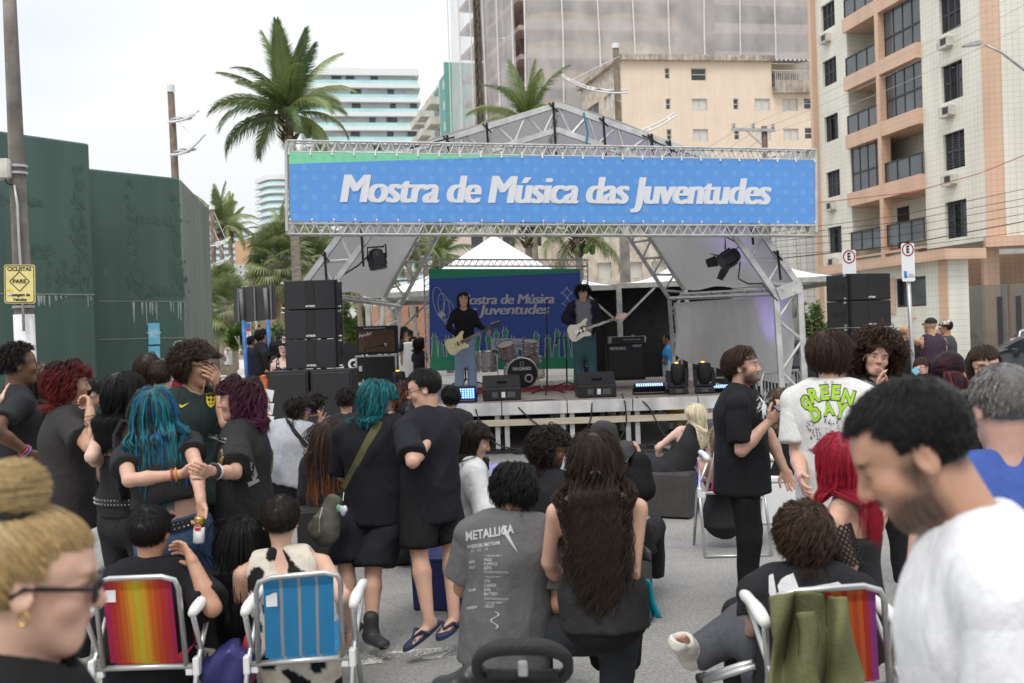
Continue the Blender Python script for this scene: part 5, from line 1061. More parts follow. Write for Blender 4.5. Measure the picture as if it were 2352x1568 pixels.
cpar=P(866,595,15.4);par('black par lamp hanging at the left roof leg',cpar,(.15,-.1,-1),.3,.13,P(880,566,15.4));cpar=P(1676,592,15.4);par('black par lamp with open barn doors at the right roof leg',cpar,(-.85,-.25,-.5),.3,.13,P(1700,561,15.4),True)
b=MB();b.path([P(1700,600,15.4),P(1696,640,15.4),P(1720,652,15.3),P(1750,650,15.2),P(1770,675,15.1),P(1786,690,15)],.012,5);tag(b.build('lamp_cable','black_rubber'),'black cable looping from the barn door lamp','cable')
b=MB();b.path([P(845,588,15.4),P(822,610,15.3),P(790,630,15.3),P(765,640,15.2)],.012,5);tag(b.build('lamp_cable','black_rubber'),'black cable from the left hanging par lamp','cable')
# ================================================================== backline
def amp_box(name,label,x0,x1,y0,y1,d,dep,body,face,cat='amplifier',zb=None):
    c=P((x0+x1)/2,(y0+y1)/2,d);w=(x1-x0)*d/FPX;h=(y1-y0)*d/FPX;t=thing(name,label,cat,(c.x,c.y,c.z-h/2));b=MB();b.box(c+Vector((0,dep/2,0)),(w,dep,h));b.build('cabinet',body,t,bevel=.012);b=MB();b.box(c+Vector((0,-.004,-.0)),(w*.9,.02,h*.86));b.build('front',face,t);return t,c,w,h
M('amp_brown',(.085,.05,.03),.9,var=.2,scale=30);M('amp_black',(.014,.014,.015),.7,var=.2)
d=18.4;t,c,w,h=amp_box('guitar_amplifier','black combo guitar amplifier with brown grille on a flight case',819,911,748,813,d,.3,'amp_black','amp_brown');text_on('lettering','Fender','logo_white',t,c+Vector((-w*.28,-.016,h*.2)),(1,0,.25),(-.25,0,1),.09,.004,shear=.3)
b=MB();b.box(c+Vector((0,-.01,h*.42)),(w*.88,.03,.07));pn=b.build('control_panel','ink_black',t)
for i in range(9):b=MB();b.lathe([(.011,0),(.009,.025)],c+Vector((-w*.28+i*w*.06,-.026,h*.42)),(0,-1,0),8);b.build('knob','logo_white',pn)
def flight_case(label,x0,x1,y0,y1,d,dep=.45):
    c=P((x0+x1)/2,(y0+y1)/2,d);w=(x1-x0)*d/FPX;h=(y1-y0)*d/FPX;t=thing('flight_case',label,'case',(c.x,c.y,c.z-h/2),group='flight cases');b=MB();b.box(c+Vector((0,dep/2,0)),(w-.03,dep,h-.03));b.build('panel','amp_black',t)
    b=MB()
    for sx in(-1,1):
        b.bar(c+Vector((sx*(w/2-.015),-.004,-h/2)),c+Vector((sx*(w/2-.015),-.004,h/2)),.035,.03);b.bar(c+Vector((sx*(w/2-.015),0,h/2-.016)),c+Vector((sx*(w/2-.015),dep,h/2-.016)),.034,.034)
    for sz in(-1,1):b.bar(c+Vector((-w/2+.03,-.002,sz*(h/2-.016))),c+Vector((w/2-.03,-.002,sz*(h/2-.016))),.03,.033)
    b.build('edge_rail','alu_dull',t);b=MB();b.box(c+Vector((-w*.38,-.012,.02)),(.06,.02,.1));b.build('latch','alu',t);return t
flight_case('flight case carrying the combo guitar amplifier',817,912,815,880,18.3);flight_case('flight case beside the bass cabinet',1334,1366,838,868,20);flight_case('flight case behind the right stage leg',1735,1810,858,905,19,.5);flight_case('rack case under the mixer at stage right',1640,1705,800,868,20.5,.5)
d=19;t,c,w,h=amp_box('bass_cabinet','tall black bass speaker cabinet behind the right guitarist',1395,1482,788,873,d,.4,'amp_black','grille');text_on('lettering','METEORO','logo_white',t,c+Vector((-w*.22,-.02,h*.36)),(1,0,0),(0,0,1),.075,.006,.3);text_on('lettering','RESIST','logo_white',t,c+Vector((w*.3,-.02,h*.42)),(1,0,0),(0,0,1),.06,.006,.17)
t,c,w,h=amp_box('bass_amplifier','rack bass amplifier head on top of the black cabinet',1400,1484,772,787.5,d,.35,'alu_dull','ink_black')
for i in range(7):b=MB();b.lathe([(.012,0),(.01,.02)],c+Vector((-w*.1+i*w*.07,-.018,0)),(0,-1,0),8);b.build('knob','alu',t)
d=20.4;c=P(1690,795,d);t=thing('mixing_console','small mixing console stack at the right of the stage','mixer',c);b=MB();b.box(c,(.55,.4,.1));b.box(c-Vector((0,0,.11)),(.55,.4,.1));b.build('body','galv',t,bevel=.01);b=MB();b.box(c+Vector((0,0,.055)),(.48,.34,.01));b.build('control_surface','stall_green',t)
# drums
M('drum_silver',(.42,.39,.37),.3,.45,var=.08);M('drum_head',(.6,.58,.52),.5);M('drum_black',(.012,.012,.013),.3)
def drum(label,c,ax,r,h,front='drum_silver',name='drum',text=None,legs=()):
    ax=Vector(ax).normalized();c=Vector(c);t=thing(name,label,'drum',c,group='silver drum kit');b=MB();b.lathe([(r,-h/2),(r,h/2)],c,ax,28);b.build('shell','drum_silver',t,smooth=False)
    for s in(-1,1):
        b=MB();b.lathe([(r*1.0,s*h/2-.018),(r*1.045,s*h/2-.018),(r*1.045,s*h/2+.016),(r*.97,s*h/2+.016)],c,ax,28,False);b.build('hoop','chrome',t,smooth=False);b=MB();b.lathe([(r*.97,s*(h/2+.004)),(r*.001,s*(h/2+.004))],c,ax,28,False);b.build('head','drum_head' if not text else 'drum_black',t)
    u=ax.orthogonal().normalized();w=ax.cross(u)
    for k in range(8):
        a=2*PI*k/8+.2;q=c+(u*math.cos(a)+w*math.sin(a))*(r+.012)
        for s in(-1,1):b=MB();b.tube(q+ax*s*h*.26,q+ax*s*h*.47,.009,n=6);b.ell(q+ax*s*h*.28,(.018,.018,.024),6,4);b.build('lug','chrome',t)
    for p in legs:b=MB();b.tube(*p,.012);b.build('leg','chrome',t)
    return t
d=19.9;q=P(1118,829,d);r_=.19;drum('silver floor tom left of the bass drum',q,(0,0,1),23*d/FPX*.98,.40,legs=[((q.x+s*.21,q.y-.1,q.z+.1),(q.x+s*.22,q.y-.1,DZ))for s in(-1,1)])
drum('left silver rack tom tilted over the bass drum',P(1165,805,d-.1),(-.25,-.45,1),.165,.28);drum('right silver rack tom over the bass drum',P(1217,797,d-.1),(.1,-.3,1),.15,.24);drum('silver snare drum behind the bass drum',P(1222,825,d+.3),(0,-.1,1),.17,.16)
q=P(1196,857,d-.2);t=drum('bass drum with black front head',(q.x,q.y,DZ+.32),(.12,-1,0),.305,.42,text='x',legs=[((q.x+s*.28,q.y-.05,DZ+.3),(q.x+s*.42,q.y-.25,DZ))for s in(-1,1)])
fx=Vector((1,.12,0)).normalized();fc=Vector((q.x,q.y,DZ+.32))+Vector((.12,-1,0)).normalized()*.222;text_on('lettering','NAGANO','logo_white',t,fc+Vector((0,-.006,.09)),fx,(0,0,1),.09,.004,.36,weight=.003);ring_outline('emblem',[(.035*math.cos(2*PI*i/18),.035*math.sin(2*PI*i/18))for i in range(18)],.007,'logo_white',t,fc+Vector((0,-.01,.19)),Matrix.Identity(3),-.004);b=MB();b.lathe([(.085,0),(.06,.004)],fc+fx*.13+Vector((0,-.012,-.1)),(.12,-1,0),20);b.build('port','drum_head',t);b=MB();b.lathe([(.055,0),(.001,.003)],fc+fx*.13+Vector((0,-.02,-.1)),(.12,-1,0),20);b.build('port_hole','drum_black',t)
# mic stands
def mic_stand(label,base,top,boom=None,tri=True,mic_dir=(0,.6,.6)):
    base=Vector(base);top=Vector(top);t=thing('microphone_stand',label,'microphone stand',base,group='microphone stands');b=MB();b.tube(base+Vector((0,0,.1)),base.lerp(top,.55),.016);b.tube(base.lerp(top,.5),top,.011);b.build('pole','black_matt',t)
    for k in range(3):a=2*PI*k/3+.4;b=MB();b.bar(base+Vector((0,0,.12)),base+Vector((.34*math.cos(a),.34*math.sin(a),.02)),.02,.025);b.build('leg','black_matt',t)
    m0=top
    if boom is not None:b=MB();b.tube(top,boom,.009);b.build('boom','black_matt',t);m0=Vector(boom)
    dd=Vector(mic_dir).normalized();b=MB();b.tube(m0,m0+dd*.13,.013,.019);b.build('microphone','black_matt',t);b=MB();b.ell(m0+dd*.16,(.028,.028,.03),10,8);b.build('grille_ball','galv',t,smooth=True);return t
mic_stand('microphone stand in front of the singer in black',P(1070,885,18.6)*1,P(1064,700,18.6));q=P(1257,905,17.6);mic_stand('free microphone stand in the middle of the stage',(q.x,q.y,DZ),P(1256,706,17.6),mic_dir=(.05,.1,1));q=P(1345,880,18.4);mic_stand('microphone stand in front of the right guitarist',(q.x,q.y,DZ),P(1336,690,18.4));q=P(838,880,17.8);mic_stand('boom microphone stand in front of the combo amplifier',(q.x,q.y,DZ),P(838,800,17.8),P(868,795,17.8),mic_dir=(.5,.4,.1));q=P(1302,870,19.4);mic_stand('short microphone stand behind the right guitarist',(q.x,q.y,DZ),P(1300,775,19.4),P(1280,775,19.4),mic_dir=(-.2,0,-.8))
# cables on stage
def cable(label,pts,r=.012,mat='black_rubber',name='stage_cable',n=7):
    q=[Vector(p)for p in pts];out=[]
    for i in range(len(q)-1):
        a,p,c,e=q[max(0,i-1)],q[i],q[i+1],q[min(len(q)-1,i+2)]
        for k in range(n):t=k/n;out.append(.5*((2*p)+(c-a)*t+(2*a-5*p+4*c-e)*t*t+(3*p-a-3*c+e)*t**3))
    out.append(q[-1]);b=MB();b.path(out,r,5);return tag(b.build(name,mat,smooth=True),label,'cable','black stage cables')
cable('black cable hanging from the stage edge by blue led panel',[P(1093,918,16.2),P(1095,950,15.85),P(1120,1000,15.5),P(1155,1025,15.2),P(1230,1036,15.0)])
cable('black cable sagging under the rail beside right monitor',[P(1360,925,15.95),P(1350,980,15.9),P(1300,1008,15.85),P(1235,975,15.9),P(1190,935,15.95)])
cable('black cable dropping straight down at mid stage',[P(1428,905,16.1),P(1436,930,15.9),P(1437,980,15.88),P(1415,1030,15.7),P(1450,1040,15.5)])
cable('black cable with yellow marker falling right of centre',[P(1462,912,16.0),P(1490,935,15.9),P(1520,990,15.8),P(1545,1020,15.6),P(1560,1040,15.4)])
cable('black cable lying along the stage lip',[P(1200,922,16.03),P(1262,918,16.1),P(1330,922,16.04),P(1420,916,16.1),P(1480,913,16.2)])
for i,(x,y)in enumerate(((1440,1035),(1490,1042),(1180,1040),(1300,1040))):
    g=G(x,y);r=random.Random(i);cable(['first','second','third','fourth'][i]+' coil of black cable on the road before the stage',[g+Vector((.5*math.cos(k*.9)*(1+.3*r.random())*(1.4 if i>1 else 1),.22*math.sin(k*.9),.012+.003*k))for k in range(16)],.011,n=4)
# things under and beside the stage
M('yellow_plastic',(.6,.38,.02),.5);q=G(1553,1010);t=thing('yellow_bucket','yellow bucket standing under the stage','bucket',(q.x,18.2,0));b=MB();b.lathe([(.14,0),(.19,.38),(.2,.4)],(q.x*18.2/q.y,18.2,.2),n=16);b.build('body','yellow_plastic',t,smooth=True)
def barrier(label,p,q_,h=1.1):
    p=Vector(p);q_=Vector(q_);t=thing('crowd_barrier',label,'barrier',p,group='crowd barriers');b=MB();u=Vector((0,0,1));b.path([p+u*.15,p+u*(h-.12),p.lerp(q_,.06)+u*h,p.lerp(q_,.94)+u*h,q_+u*(h-.12),q_+u*.15],.022,6,closed=True);b.build('frame','galv',t,smooth=True);n=12
    for k in range(1,n):b=MB();b.tube(p.lerp(q_,k/n)+u*.15,p.lerp(q_,k/n)+u*h,.009,n=5);b.build('bar','galv',t)
barrier('steel crowd barrier right of the stage',V(1745,15.6),V(1835,16.4),1.15);barrier('steel crowd barrier behind the left subwoofers',V(618,16.2),V(668,15.8),1.22);barrier('steel crowd barrier behind the combo amplifier',V(775,18.5),V(835,18.3),1.15)
M('barricade_orange',(.5,.13,.03),.7,var=.2);M('barricade_white',(.7,.68,.66),.6,var=.15)
q=P(600,960,12.5);t=thing('barricade','orange folding barricade with white striped board','barricade',(q.x,q.y,0));b=MB();b.bar(P(610,870,12.4),(q.x-.12,q.y-.2,0),.05,.07);b.build('leg','barricade_orange',t);b=MB();b.bar(P(604,862,12.6),(q.x+.1,q.y+.4,0),.05,.07);b.build('leg','barricade_orange',t)
for k in range(3):b=MB();b.box(P(602,905+k*30,12.35),(.28,.02,.14),Matrix.Rotation(rad(12),3,'Y'));b.build('board','barricade_white',t);b=MB();b.box(P(596+k*5,905+k*30,12.33),(.05,.02,.14),Matrix.Rotation(rad(35),3,'Y'));b.build('stripe','barricade_orange',t)
# ================================================================== figure engine: signed-distance shapes -> one continuous surface
A3=lambda v:np.array((v[0],v[1],v[2]),dtype=np.float64)
def nrm(v):v=np.asarray(v,float);return v/max(np.linalg.norm(v),1e-9)
class Sdf:
    def __init__(s):s.p=[];s.cuts=[]
    def cone(s,a,b,ra,rb,k=.02,u=None,da=None,db=None,flat=False,sub=False):
        s.p.append(('c',A3(a),A3(b),ra,rb,k,None if u is None else A3(u),ra if da is None else da,rb if db is None else db,flat,sub));return s
    def ell(s,c,r,R=None,k=.02,sub=False):s.p.append(('e',A3(c),np.array(r,float),np.eye(3)if R is None else np.asarray(R,float),k,sub));return s
    def cut(s,pt,n):s.cuts.append((A3(pt),nrm(n)));return s  # keep the side the normal points away from
    def mesh(s,h,box=None):
        lo=np.array([1e9]*3);hi=-lo
        bb=[]
        for q in s.p:
            if q[0]=='c':m=max(q[3],q[4],q[7],q[8])*1.03;l=np.minimum(q[1],q[2])-m;g=np.maximum(q[1],q[2])+m;sub=q[10]
            else:m=q[2].max();ext=np.sqrt(((q[3]*q[2][None,:])**2).sum(1));l=q[1]-ext;g=q[1]+ext;sub=q[5]
            bb.append((l,g))
            if not sub:lo=np.minimum(lo,l);hi=np.maximum(hi,g)
        if box is not None:lo=np.maximum(lo,box[0]);hi=np.minimum(hi,box[1])
        lo=lo-3*h;n=np.ceil((hi+3*h-lo)/h).astype(int)+1;F=np.full(n,.5,np.float32)
        for q,(l,g)in zip(s.p,bb):
            k=q[5]if q[0]=='c' else q[4];m=k+2.5*h
            i0=np.clip(np.floor((l-m-lo)/h).astype(int),0,n-1);i1=np.clip(np.ceil((g+m-lo)/h).astype(int)+1,0,n)
            if(i1<=i0).any():continue
            X=(lo[0]+h*np.arange(i0[0],i1[0]))[:,None,None];Y=(lo[1]+h*np.arange(i0[1],i1[1]))[None,:,None];Z=(lo[2]+h*np.arange(i0[2],i1[2]))[None,None,:]
            if q[0]=='c':
                _,a,b,ra,rb,k,u,da,db,flat,sub=q;d=b-a;L2=d.dot(d);ln=math.sqrt(L2);ex=d/max(ln,1e-9)
                px,py,pz=X-a[0],Y-a[1],Z-a[2];ax=px*ex[0]+py*ex[1]+pz*ex[2];t=np.clip(ax/max(ln,1e-9),0,1);over=ax-t*ln
                if u is None:
                    r=np.sqrt(np.maximum(px*px+py*py+pz*pz-ax*ax,0));R=ra+(rb-ra)*t
                    D=np.maximum(r-R,np.abs(over))if flat else np.sqrt(r*r+over*over)-R
                else:
                    u=nrm(u-ex*u.dot(ex));w=np.cross(ex,u);x=px*u[0]+py*u[1]+pz*u[2];y=px*w[0]+py*w[1]+pz*w[2];wx=ra+(rb-ra)*t;wy=da+(db-da)*t;mn=np.minimum(wx,wy)
                    if flat:D=np.maximum((np.sqrt((x/wx)**2+(y/wy)**2)-1)*mn,np.abs(over))
                    else:D=(np.sqrt((x/wx)**2+(y/wy)**2+(over/mn)**2)-1)*mn
            else:
                _,c,r,R,k,sub=q;px,py,pz=X-c[0],Y-c[1],Z-c[2]
                x=(px*R[0,0]+py*R[1,0]+pz*R[2,0])/r[0];y=(px*R[0,1]+py*R[1,1]+pz*R[2,1])/r[1];z=(px*R[0,2]+py*R[1,2]+pz*R[2,2])/r[2];D=(np.sqrt(x*x+y*y+z*z)-1)*r.min()
            S=F[i0[0]:i1[0],i0[1]:i1[1],i0[2]:i1[2]];D=D.astype(np.float32)
            if sub:D=-D;hh=np.maximum(k-np.abs(S-D),0)/k if k>0 else 0;S[...]=np.maximum(S,D)+hh*hh*k*.25
            else:hh=np.maximum(k-np.abs(S-D),0)/k if k>0 else 0;S[...]=np.minimum(S,D)-hh*hh*k*.25
        if s.cuts:
            X=(lo[0]+h*np.arange(n[0]))[:,None,None];Y=(lo[1]+h*np.arange(n[1]))[None,:,None];Z=(lo[2]+h*np.arange(n[2]))[None,None,:]
            for p,m in s.cuts:F=np.maximum(F,((X-p[0])*m[0]+(Y-p[1])*m[1]+(Z-p[2])*m[2]).astype(np.float32))
        return nets(F,h,lo)
_CO=np.array([(i,j,k)for i in(0,1)for j in(0,1)for k in(0,1)]);_ED=[(a,b)for a in range(8)for b in range(a+1,8)if abs(_CO[a]-_CO[b]).sum()==1]
def nets(F,h,lo):
    I=F<0;n=np.array(F.shape)-1;cnt=np.zeros(n,np.int8)
    for c in _CO:cnt+=I[c[0]:c[0]+n[0],c[1]:c[1]+n[1],c[2]:c[2]+n[2]]
    act=np.argwhere((cnt>0)&(cnt<8))
    if len(act)==0:return np.zeros((0,3)),np.zeros((0,4),int)
    val=np.stack([F[act[:,0]+c[0],act[:,1]+c[1],act[:,2]+c[2]]for c in _CO],1);pos=np.zeros((len(act),3));num=np.zeros(len(act))
    for a,b in _ED:
        fa,fb=val[:,a],val[:,b];m=(fa<0)!=(fb<0);t=np.where(m,fa/np.where(m,fa-fb,1),0)[:,None];pos+=np.where(m[:,None],_CO[a]+t*(_CO[b]-_CO[a]),0);num+=m
    v=lo+h*(act+pos/num[:,None]);idx=np.full(n,-1,np.int64);idx[act[:,0],act[:,1],act[:,2]]=np.arange(len(act));fs=[]
    for ax in range(3):
        o=[1,2]if ax==0 else([2,0]if ax==1 else[0,1]);sl=[slice(None)]*3;sl2=[slice(None)]*3;sl[ax]=slice(0,-1);sl2[ax]=slice(1,None)
        a,b=I[tuple(sl)],I[tuple(sl2)];e=np.argwhere(a!=b);e=e[(e[:,o[0]]>0)&(e[:,o[1]]>0)&(e[:,o[0]]<n[o[0]])&(e[:,o[1]]<n[o[1]])]
        q=[]
        for du,dv in((-1,-1),(0,-1),(0,0),(-1,0)):
            c=e.copy();c[:,o[0]]+=du;c[:,o[1]]+=dv;q.append(idx[c[:,0],c[:,1],c[:,2]])
        q=np.stack(q,1);fl=a[e[:,0],e[:,1],e[:,2]];q=np.where(fl[:,None],q,q[:,::-1]);fs.append(q)
    f=np.concatenate(fs);return v,f[(f>=0).all(1)]
def vnormals(v,f):
    n=np.zeros_like(v);a=np.cross(v[f[:,2]]-v[f[:,0]],v[f[:,3]]-v[f[:,1]])
    for k in range(4):np.add.at(n,f[:,k],a)
    return n/np.maximum(np.linalg.norm(n,axis=1,keepdims=True),1e-12)
def smooth(v,f,it=1,lam=.5):
    for _ in range(it):
        s=np.zeros_like(v);c=np.zeros(len(v))
        for k in range(4):np.add.at(s,f[:,k],v[f[:,(k+1)%4]]);np.add.at(s,f[:,k],v[f[:,k-1]]);np.add.at(c,f[:,k],2)
        v=v+lam*(s/np.maximum(c,1)[:,None]-v)
    return v
def wrinkle(v,seed,fr=22.0,aniso=(1,1,.55)):
    r=np.random.default_rng(seed);p=v*np.array(aniso);out=0
    for o in range(4):
        k=r.normal(size=3);k=k/np.linalg.norm(k)*fr*(1.55**o)*.6;k2=r.normal(size=3)*fr*.35;w=np.sin(p@k+r.random()*6+1.6*np.sin(p@k2+r.random()*6));out=out+(1-np.abs(w)*1.6)*.6**o
    return out/2
def np_obj(name,parts,mat,parent,off,cols=None,sm=True):  # parts: list of (v, f); faces may be quads or tris
    vs=np.concatenate([p[0]for p in parts]);k=0;me=bpy.data.meshes.new(name);nf=[];tot=[]
    for v,f in parts:nf.append(np.asarray(f)+k);k+=len(v)
    w=[x.shape[1]for x in nf];loops=np.concatenate([x.ravel()for x in nf]).astype(np.int32);tot=np.concatenate([np.full(len(x),c)for x,c in zip(nf,w)]).astype(np.int32);st=np.concatenate([[0],np.cumsum(tot)[:-1]]).astype(np.int32)
    me.vertices.add(len(vs));me.vertices.foreach_set('co',(vs-np.array(off)).astype(np.float32).ravel());me.loops.add(len(loops));me.loops.foreach_set('vertex_index',loops);me.polygons.add(len(tot));me.polygons.foreach_set('loop_start',st);me.polygons.foreach_set('loop_total',tot);me.update(calc_edges=True);me.validate()
    if cols is not None:
        c=np.ones((len(vs),4),np.float32);c[:,:3]=cols;at=me.color_attributes.new('Col','FLOAT_COLOR','POINT');at.data.foreach_set('color',c.ravel())
    me.materials.append(MATS[mat]if isinstance(mat,str)else mat)
    if sm:me.shade_smooth()
    o=bpy.data.objects.new(name,me);link(o,parent);return o
vcol_mat('skin',.48,.12,.03,.12,220);vcol_mat('cloth',.85,0,.045,.25,260,.2)
def fold_bump(m,sc=6.0,dist=.045,st=.4):  # soft creases in cloth
    n=m.node_tree.nodes;l=m.node_tree.links;b=n['Principled BSDF'];t=n.new('ShaderNodeTexCoord');q=n.new('ShaderNodeMapping');q.inputs['Scale'].default_value=(1,1,.6);z=n.new('ShaderNodeTexNoise');z.inputs['Scale'].default_value=sc;z.inputs['Detail'].default_value=4;z.inputs['Roughness'].default_value=.55;z.inputs['Distortion'].default_value=1.8;l.new(t.outputs['Object'],q.inputs['Vector']);l.new(q.outputs['Vector'],z.inputs['Vector']);u=n.new('ShaderNodeBump');u.inputs['Strength'].default_value=st;u.inputs['Distance'].default_value=dist;l.new(z.outputs['Fac'],u.inputs['Height'])
    old=b.inputs['Normal'].links[0].from_node;l.new(u.outputs['Normal'],old.inputs['Normal'])
fold_bump(MATS['cloth']);vcol_mat('hair',.45,0,.1,0,spec=.3,nst=(200,200,30));vcol_mat('shoe',.6,0,.05);vcol_mat('leather',.3,0,.08,.2,90,.6);vcol_mat('eye',.12,0,0)
SK=dict(pale=(.66,.435,.35),light=(.58,.345,.25),tan=(.45,.245,.155),olive=(.50,.285,.185),brown=(.27,.135,.078),dark=(.165,.08,.046))
def tubes(paths,rad_,cols,n=3):  # paths (N,M,3) -> merged tapered tubes
    N_,M_,_=paths.shape;tg=np.gradient(paths,axis=1);tg/=np.maximum(np.linalg.norm(tg,axis=2,keepdims=True),1e-9);ref=np.where(np.abs(tg[...,2:3])>.9,np.array([1.,0,0]),np.array([0,0,1.]));u=np.cross(tg,ref);u/=np.maximum(np.linalg.norm(u,axis=2,keepdims=True),1e-9);w=np.cross(tg,u)
    ang=2*PI*np.arange(n)/n;v=paths[:,:,None,:]+rad_[:,:,None,None]*(u[:,:,None,:]*np.cos(ang)[None,None,:,None]+w[:,:,None,:]*np.sin(ang)[None,None,:,None])
    base=(np.arange(N_)*M_*n)[:,None,None]+(np.arange(M_-1)*n)[None,:,None];k=np.arange(n)[None,None,:];k2=(k+1)%n;f=np.stack([base+k,base+k2,base+n+k2,base+n+k],-1).reshape(-1,4)
    return v.reshape(-1,3),f,np.repeat(cols,n,axis=1).reshape(-1,3)if cols.ndim==3 else np.repeat(cols,M_*n,axis=0)
def ribbons(paths,wid,cols,ctr):  # paths (N,M,3) -> flat locks that lie on the head
    N_,M_,_=paths.shape;tg=np.gradient(paths,axis=1);tg/=np.maximum(np.linalg.norm(tg,axis=2,keepdims=True),1e-9);ra=paths-ctr;ra[...,2]*=.6;ra+=rng.normal(size=(N_,1,3))*.03
    u=np.cross(tg,ra);u/=np.maximum(np.linalg.norm(u,axis=2,keepdims=True),1e-9);v=np.stack([paths-u*wid[...,None],paths+u*wid[...,None]],2)
    b=(np.arange(N_)*M_*2)[:,None]+(np.arange(M_-1)*2)[None,:];f=np.stack([b,b+1,b+3,b+2],-1).reshape(-1,4);return v.reshape(-1,3),f,np.repeat(cols,2,axis=1).reshape(-1,3)
def curve_obj(name,paths,radi,cols,parent,off,kids=1,sp=.004,seed=0):  # real hair strands: every guide lock carries a few fine hairs
    r=np.random.default_rng(seed);N_,M_,_=paths.shape;t=np.linspace(0,1,M_)[None,None,:,None]
    o=r.normal(size=(N_,kids,1,3))*sp;o2=r.normal(size=(N_,kids,1,3))*sp*.9;pt=(paths[:,None]+o*(1-t)+o2*t*t+r.normal(size=(N_,kids,M_,3))*sp*.08).reshape(-1,3)-np.array(off);c=np.ones((N_*kids*M_,4),np.float32);c[:,:3]=(cols[:,None]*(.72+.56*r.random((N_,kids,1,1)))).reshape(-1,3)
    rd=(np.broadcast_to(radi[:,None,:],(N_,kids,M_))*(.7+.6*r.random((N_,kids,1)))).reshape(-1);cu=bpy.data.hair_curves.new(name);cu.add_curves([M_]*(N_*kids));cu.attributes['position'].data.foreach_set('vector',pt.astype(np.float32).ravel())
    (cu.attributes.get('radius')or cu.attributes.new('radius','FLOAT','POINT')).data.foreach_set('value',rd.astype(np.float32));cu.attributes.new('Col','FLOAT_COLOR','POINT').data.foreach_set('color',c.ravel());cu.materials.append(MATS['hair']);o=bpy.data.objects.new(name,cu);return link(o,parent)
class Fig:pass
def lerp(a,b,t):return a+(b-a)*t
def hair(fg,kind='short',col=(.02,.014,.01),n=260,ln=.07,curl=0.,freq=20.,lift=.5,grav=.3,w=.006,vol=.06,tip=None,tip_at=.55,streaks=None,comb=(0,0,0),hairline=.45,side=1.0,back=1.0,fringe=0.,m=8,bald=None,seed=0,cap=True,spread=0.,jit=.12,cut=None,front_y=.3,narrow=.15,to=None,guard=True):
    r=np.random.default_rng(seed+len(fg.label));s=fg.s;kf=min(1.,max(.4,6.2/fg.d));n=int(n*kf*.62)if n>700 else n;w=max(w,.0024);hx,hy,hz=fg.hx,fg.hy,fg.hz;B=np.stack([hx,hy,hz],1);c0=fg.hc+B@np.array([0,-.012,.03])*s;rr=np.array([.079,.098,.088])*s
    v=r.normal(size=(n*4,3));v/=np.linalg.norm(v,axis=1,keepdims=True)
    ok=(v[:,2]>-.62)&~((v[:,1]>front_y)&(v[:,2]<hairline))&~((np.abs(v[:,1])<=front_y)&(v[:,2]<-.12)&(v[:,1]>-.15))
    if bald is not None:ok&=~((v[:,2]>bald)&(v[:,1]>-.5))
    v=v[ok][:n];N_=len(v);p=v*rr*1.01
    crown=np.array([0,-.35,.93]);tang=v-crown;tang-=v*(tang*v).sum(1,keepdims=True);tang/=np.maximum(np.linalg.norm(tang,axis=1,keepdims=True),1e-6)
    d=v*lift+tang*(1-lift)+np.array(comb)*.9+r.normal(size=v.shape)*jit;d/=np.linalg.norm(d,axis=1,keepdims=True)
    sidew=np.clip(1-np.clip(v[:,2]+.1,0,1)*1.6,0,1);L_=ln*s*(1+(side-1)*sidew*(v[:,1]>-.5)+(back-1)*sidew*(v[:,1]<=-.5))*(.8+.4*r.random(N_))
    if fringe:fm=(v[:,1]>.25)&(v[:,2]>.2);L_=np.where(fm,np.maximum(L_*0+fringe*s*(.8+.35*r.random(N_)),0),L_);d=np.where(fm[:,None],nrm_rows(v*.35+np.array([0,.9,-.25])+r.normal(size=v.shape)*.15),d)
    g=B.T@np.array([0,0,-1.]);nw=.45+.6*r.random(N_);path=np.zeros((N_,m,3));path[:,0]=p;roff=rr[None,:]*(1+vol*(.25+.75*r.random((N_,1))));tq=(fg.pv-c0);T_=B.T@fg.T;Rt=B.T@fg.right;Ft=B.T@fg.fwd;nbl=B.T@(fg.nb-c0)
    for i in range(1,m):
        p=p+d*(L_/(m-1))[:,None];q=p/roff;l_=np.linalg.norm(q,axis=1);ins=l_<1;p=np.where(ins[:,None],q/np.maximum(l_,1e-6)[:,None]*roff,p);vh=nrm_rows(p/roff**2);ow=(d*vh).sum(1);hm=lift*max(0,1-i/m*.8);d=d-vh*(np.where(l_<1.3,np.maximum(ow-hm,0),0)*.85)[:,None]
        fc=(p[:,1]>.058*s)&(p[:,2]<(-.0 if fringe else.035)*s)&(np.abs(p[:,0])<.074*s);p[:,0]=np.where(fc,np.sign(p[:,0]+1e-5)*.074*s,p[:,0])
        rel=p-nbl;zt=rel@T_;xr=rel@Rt;yf=rel@Ft;sc_=np.sqrt((xr/(.205*s*fg.bw))**2+((yf+.01)/(.135*s*fg.bd))**2);hit=(zt<.03*s)&(zt>-.55*s)&(sc_<1);k=1/np.maximum(sc_,.3)
        p=np.where(hit[:,None],nbl+T_*zt[:,None]+Rt*xr[:,None]*np.where(np.abs(xr)>.1*s,k,1)[:,None]+Ft*np.where(yf<.02,-np.sqrt(np.maximum(1-np.minimum((xr/(.205*s*fg.bw))**2,.96),.04))*.135*s*fg.bd,yf*k)[:,None],p)
        rel=p-nbl;xr=rel@Rt;zt=rel@T_;tgt=np.clip(xr,-narrow*s*nw,narrow*s*nw);p=p+Rt[None,:]*(np.where(zt<.1*s,(tgt-xr)*.55,0))[:,None]
        if guard:gz=(p[:,2]<.02*s)&(p[:,1]>.028*s);p[:,1]=np.where(gz,.028*s-.3*(p[:,1]-.028*s),p[:,1])
        path[:,i]=p;d=d+g*grav*(1.2 if i>1 else.6)+r.normal(size=d.shape)*jit*.5+np.array([np.sign(p[:,0])*spread,0*p[:,0],0*p[:,0]]).T;d/=np.linalg.norm(d,axis=1,keepdims=True)
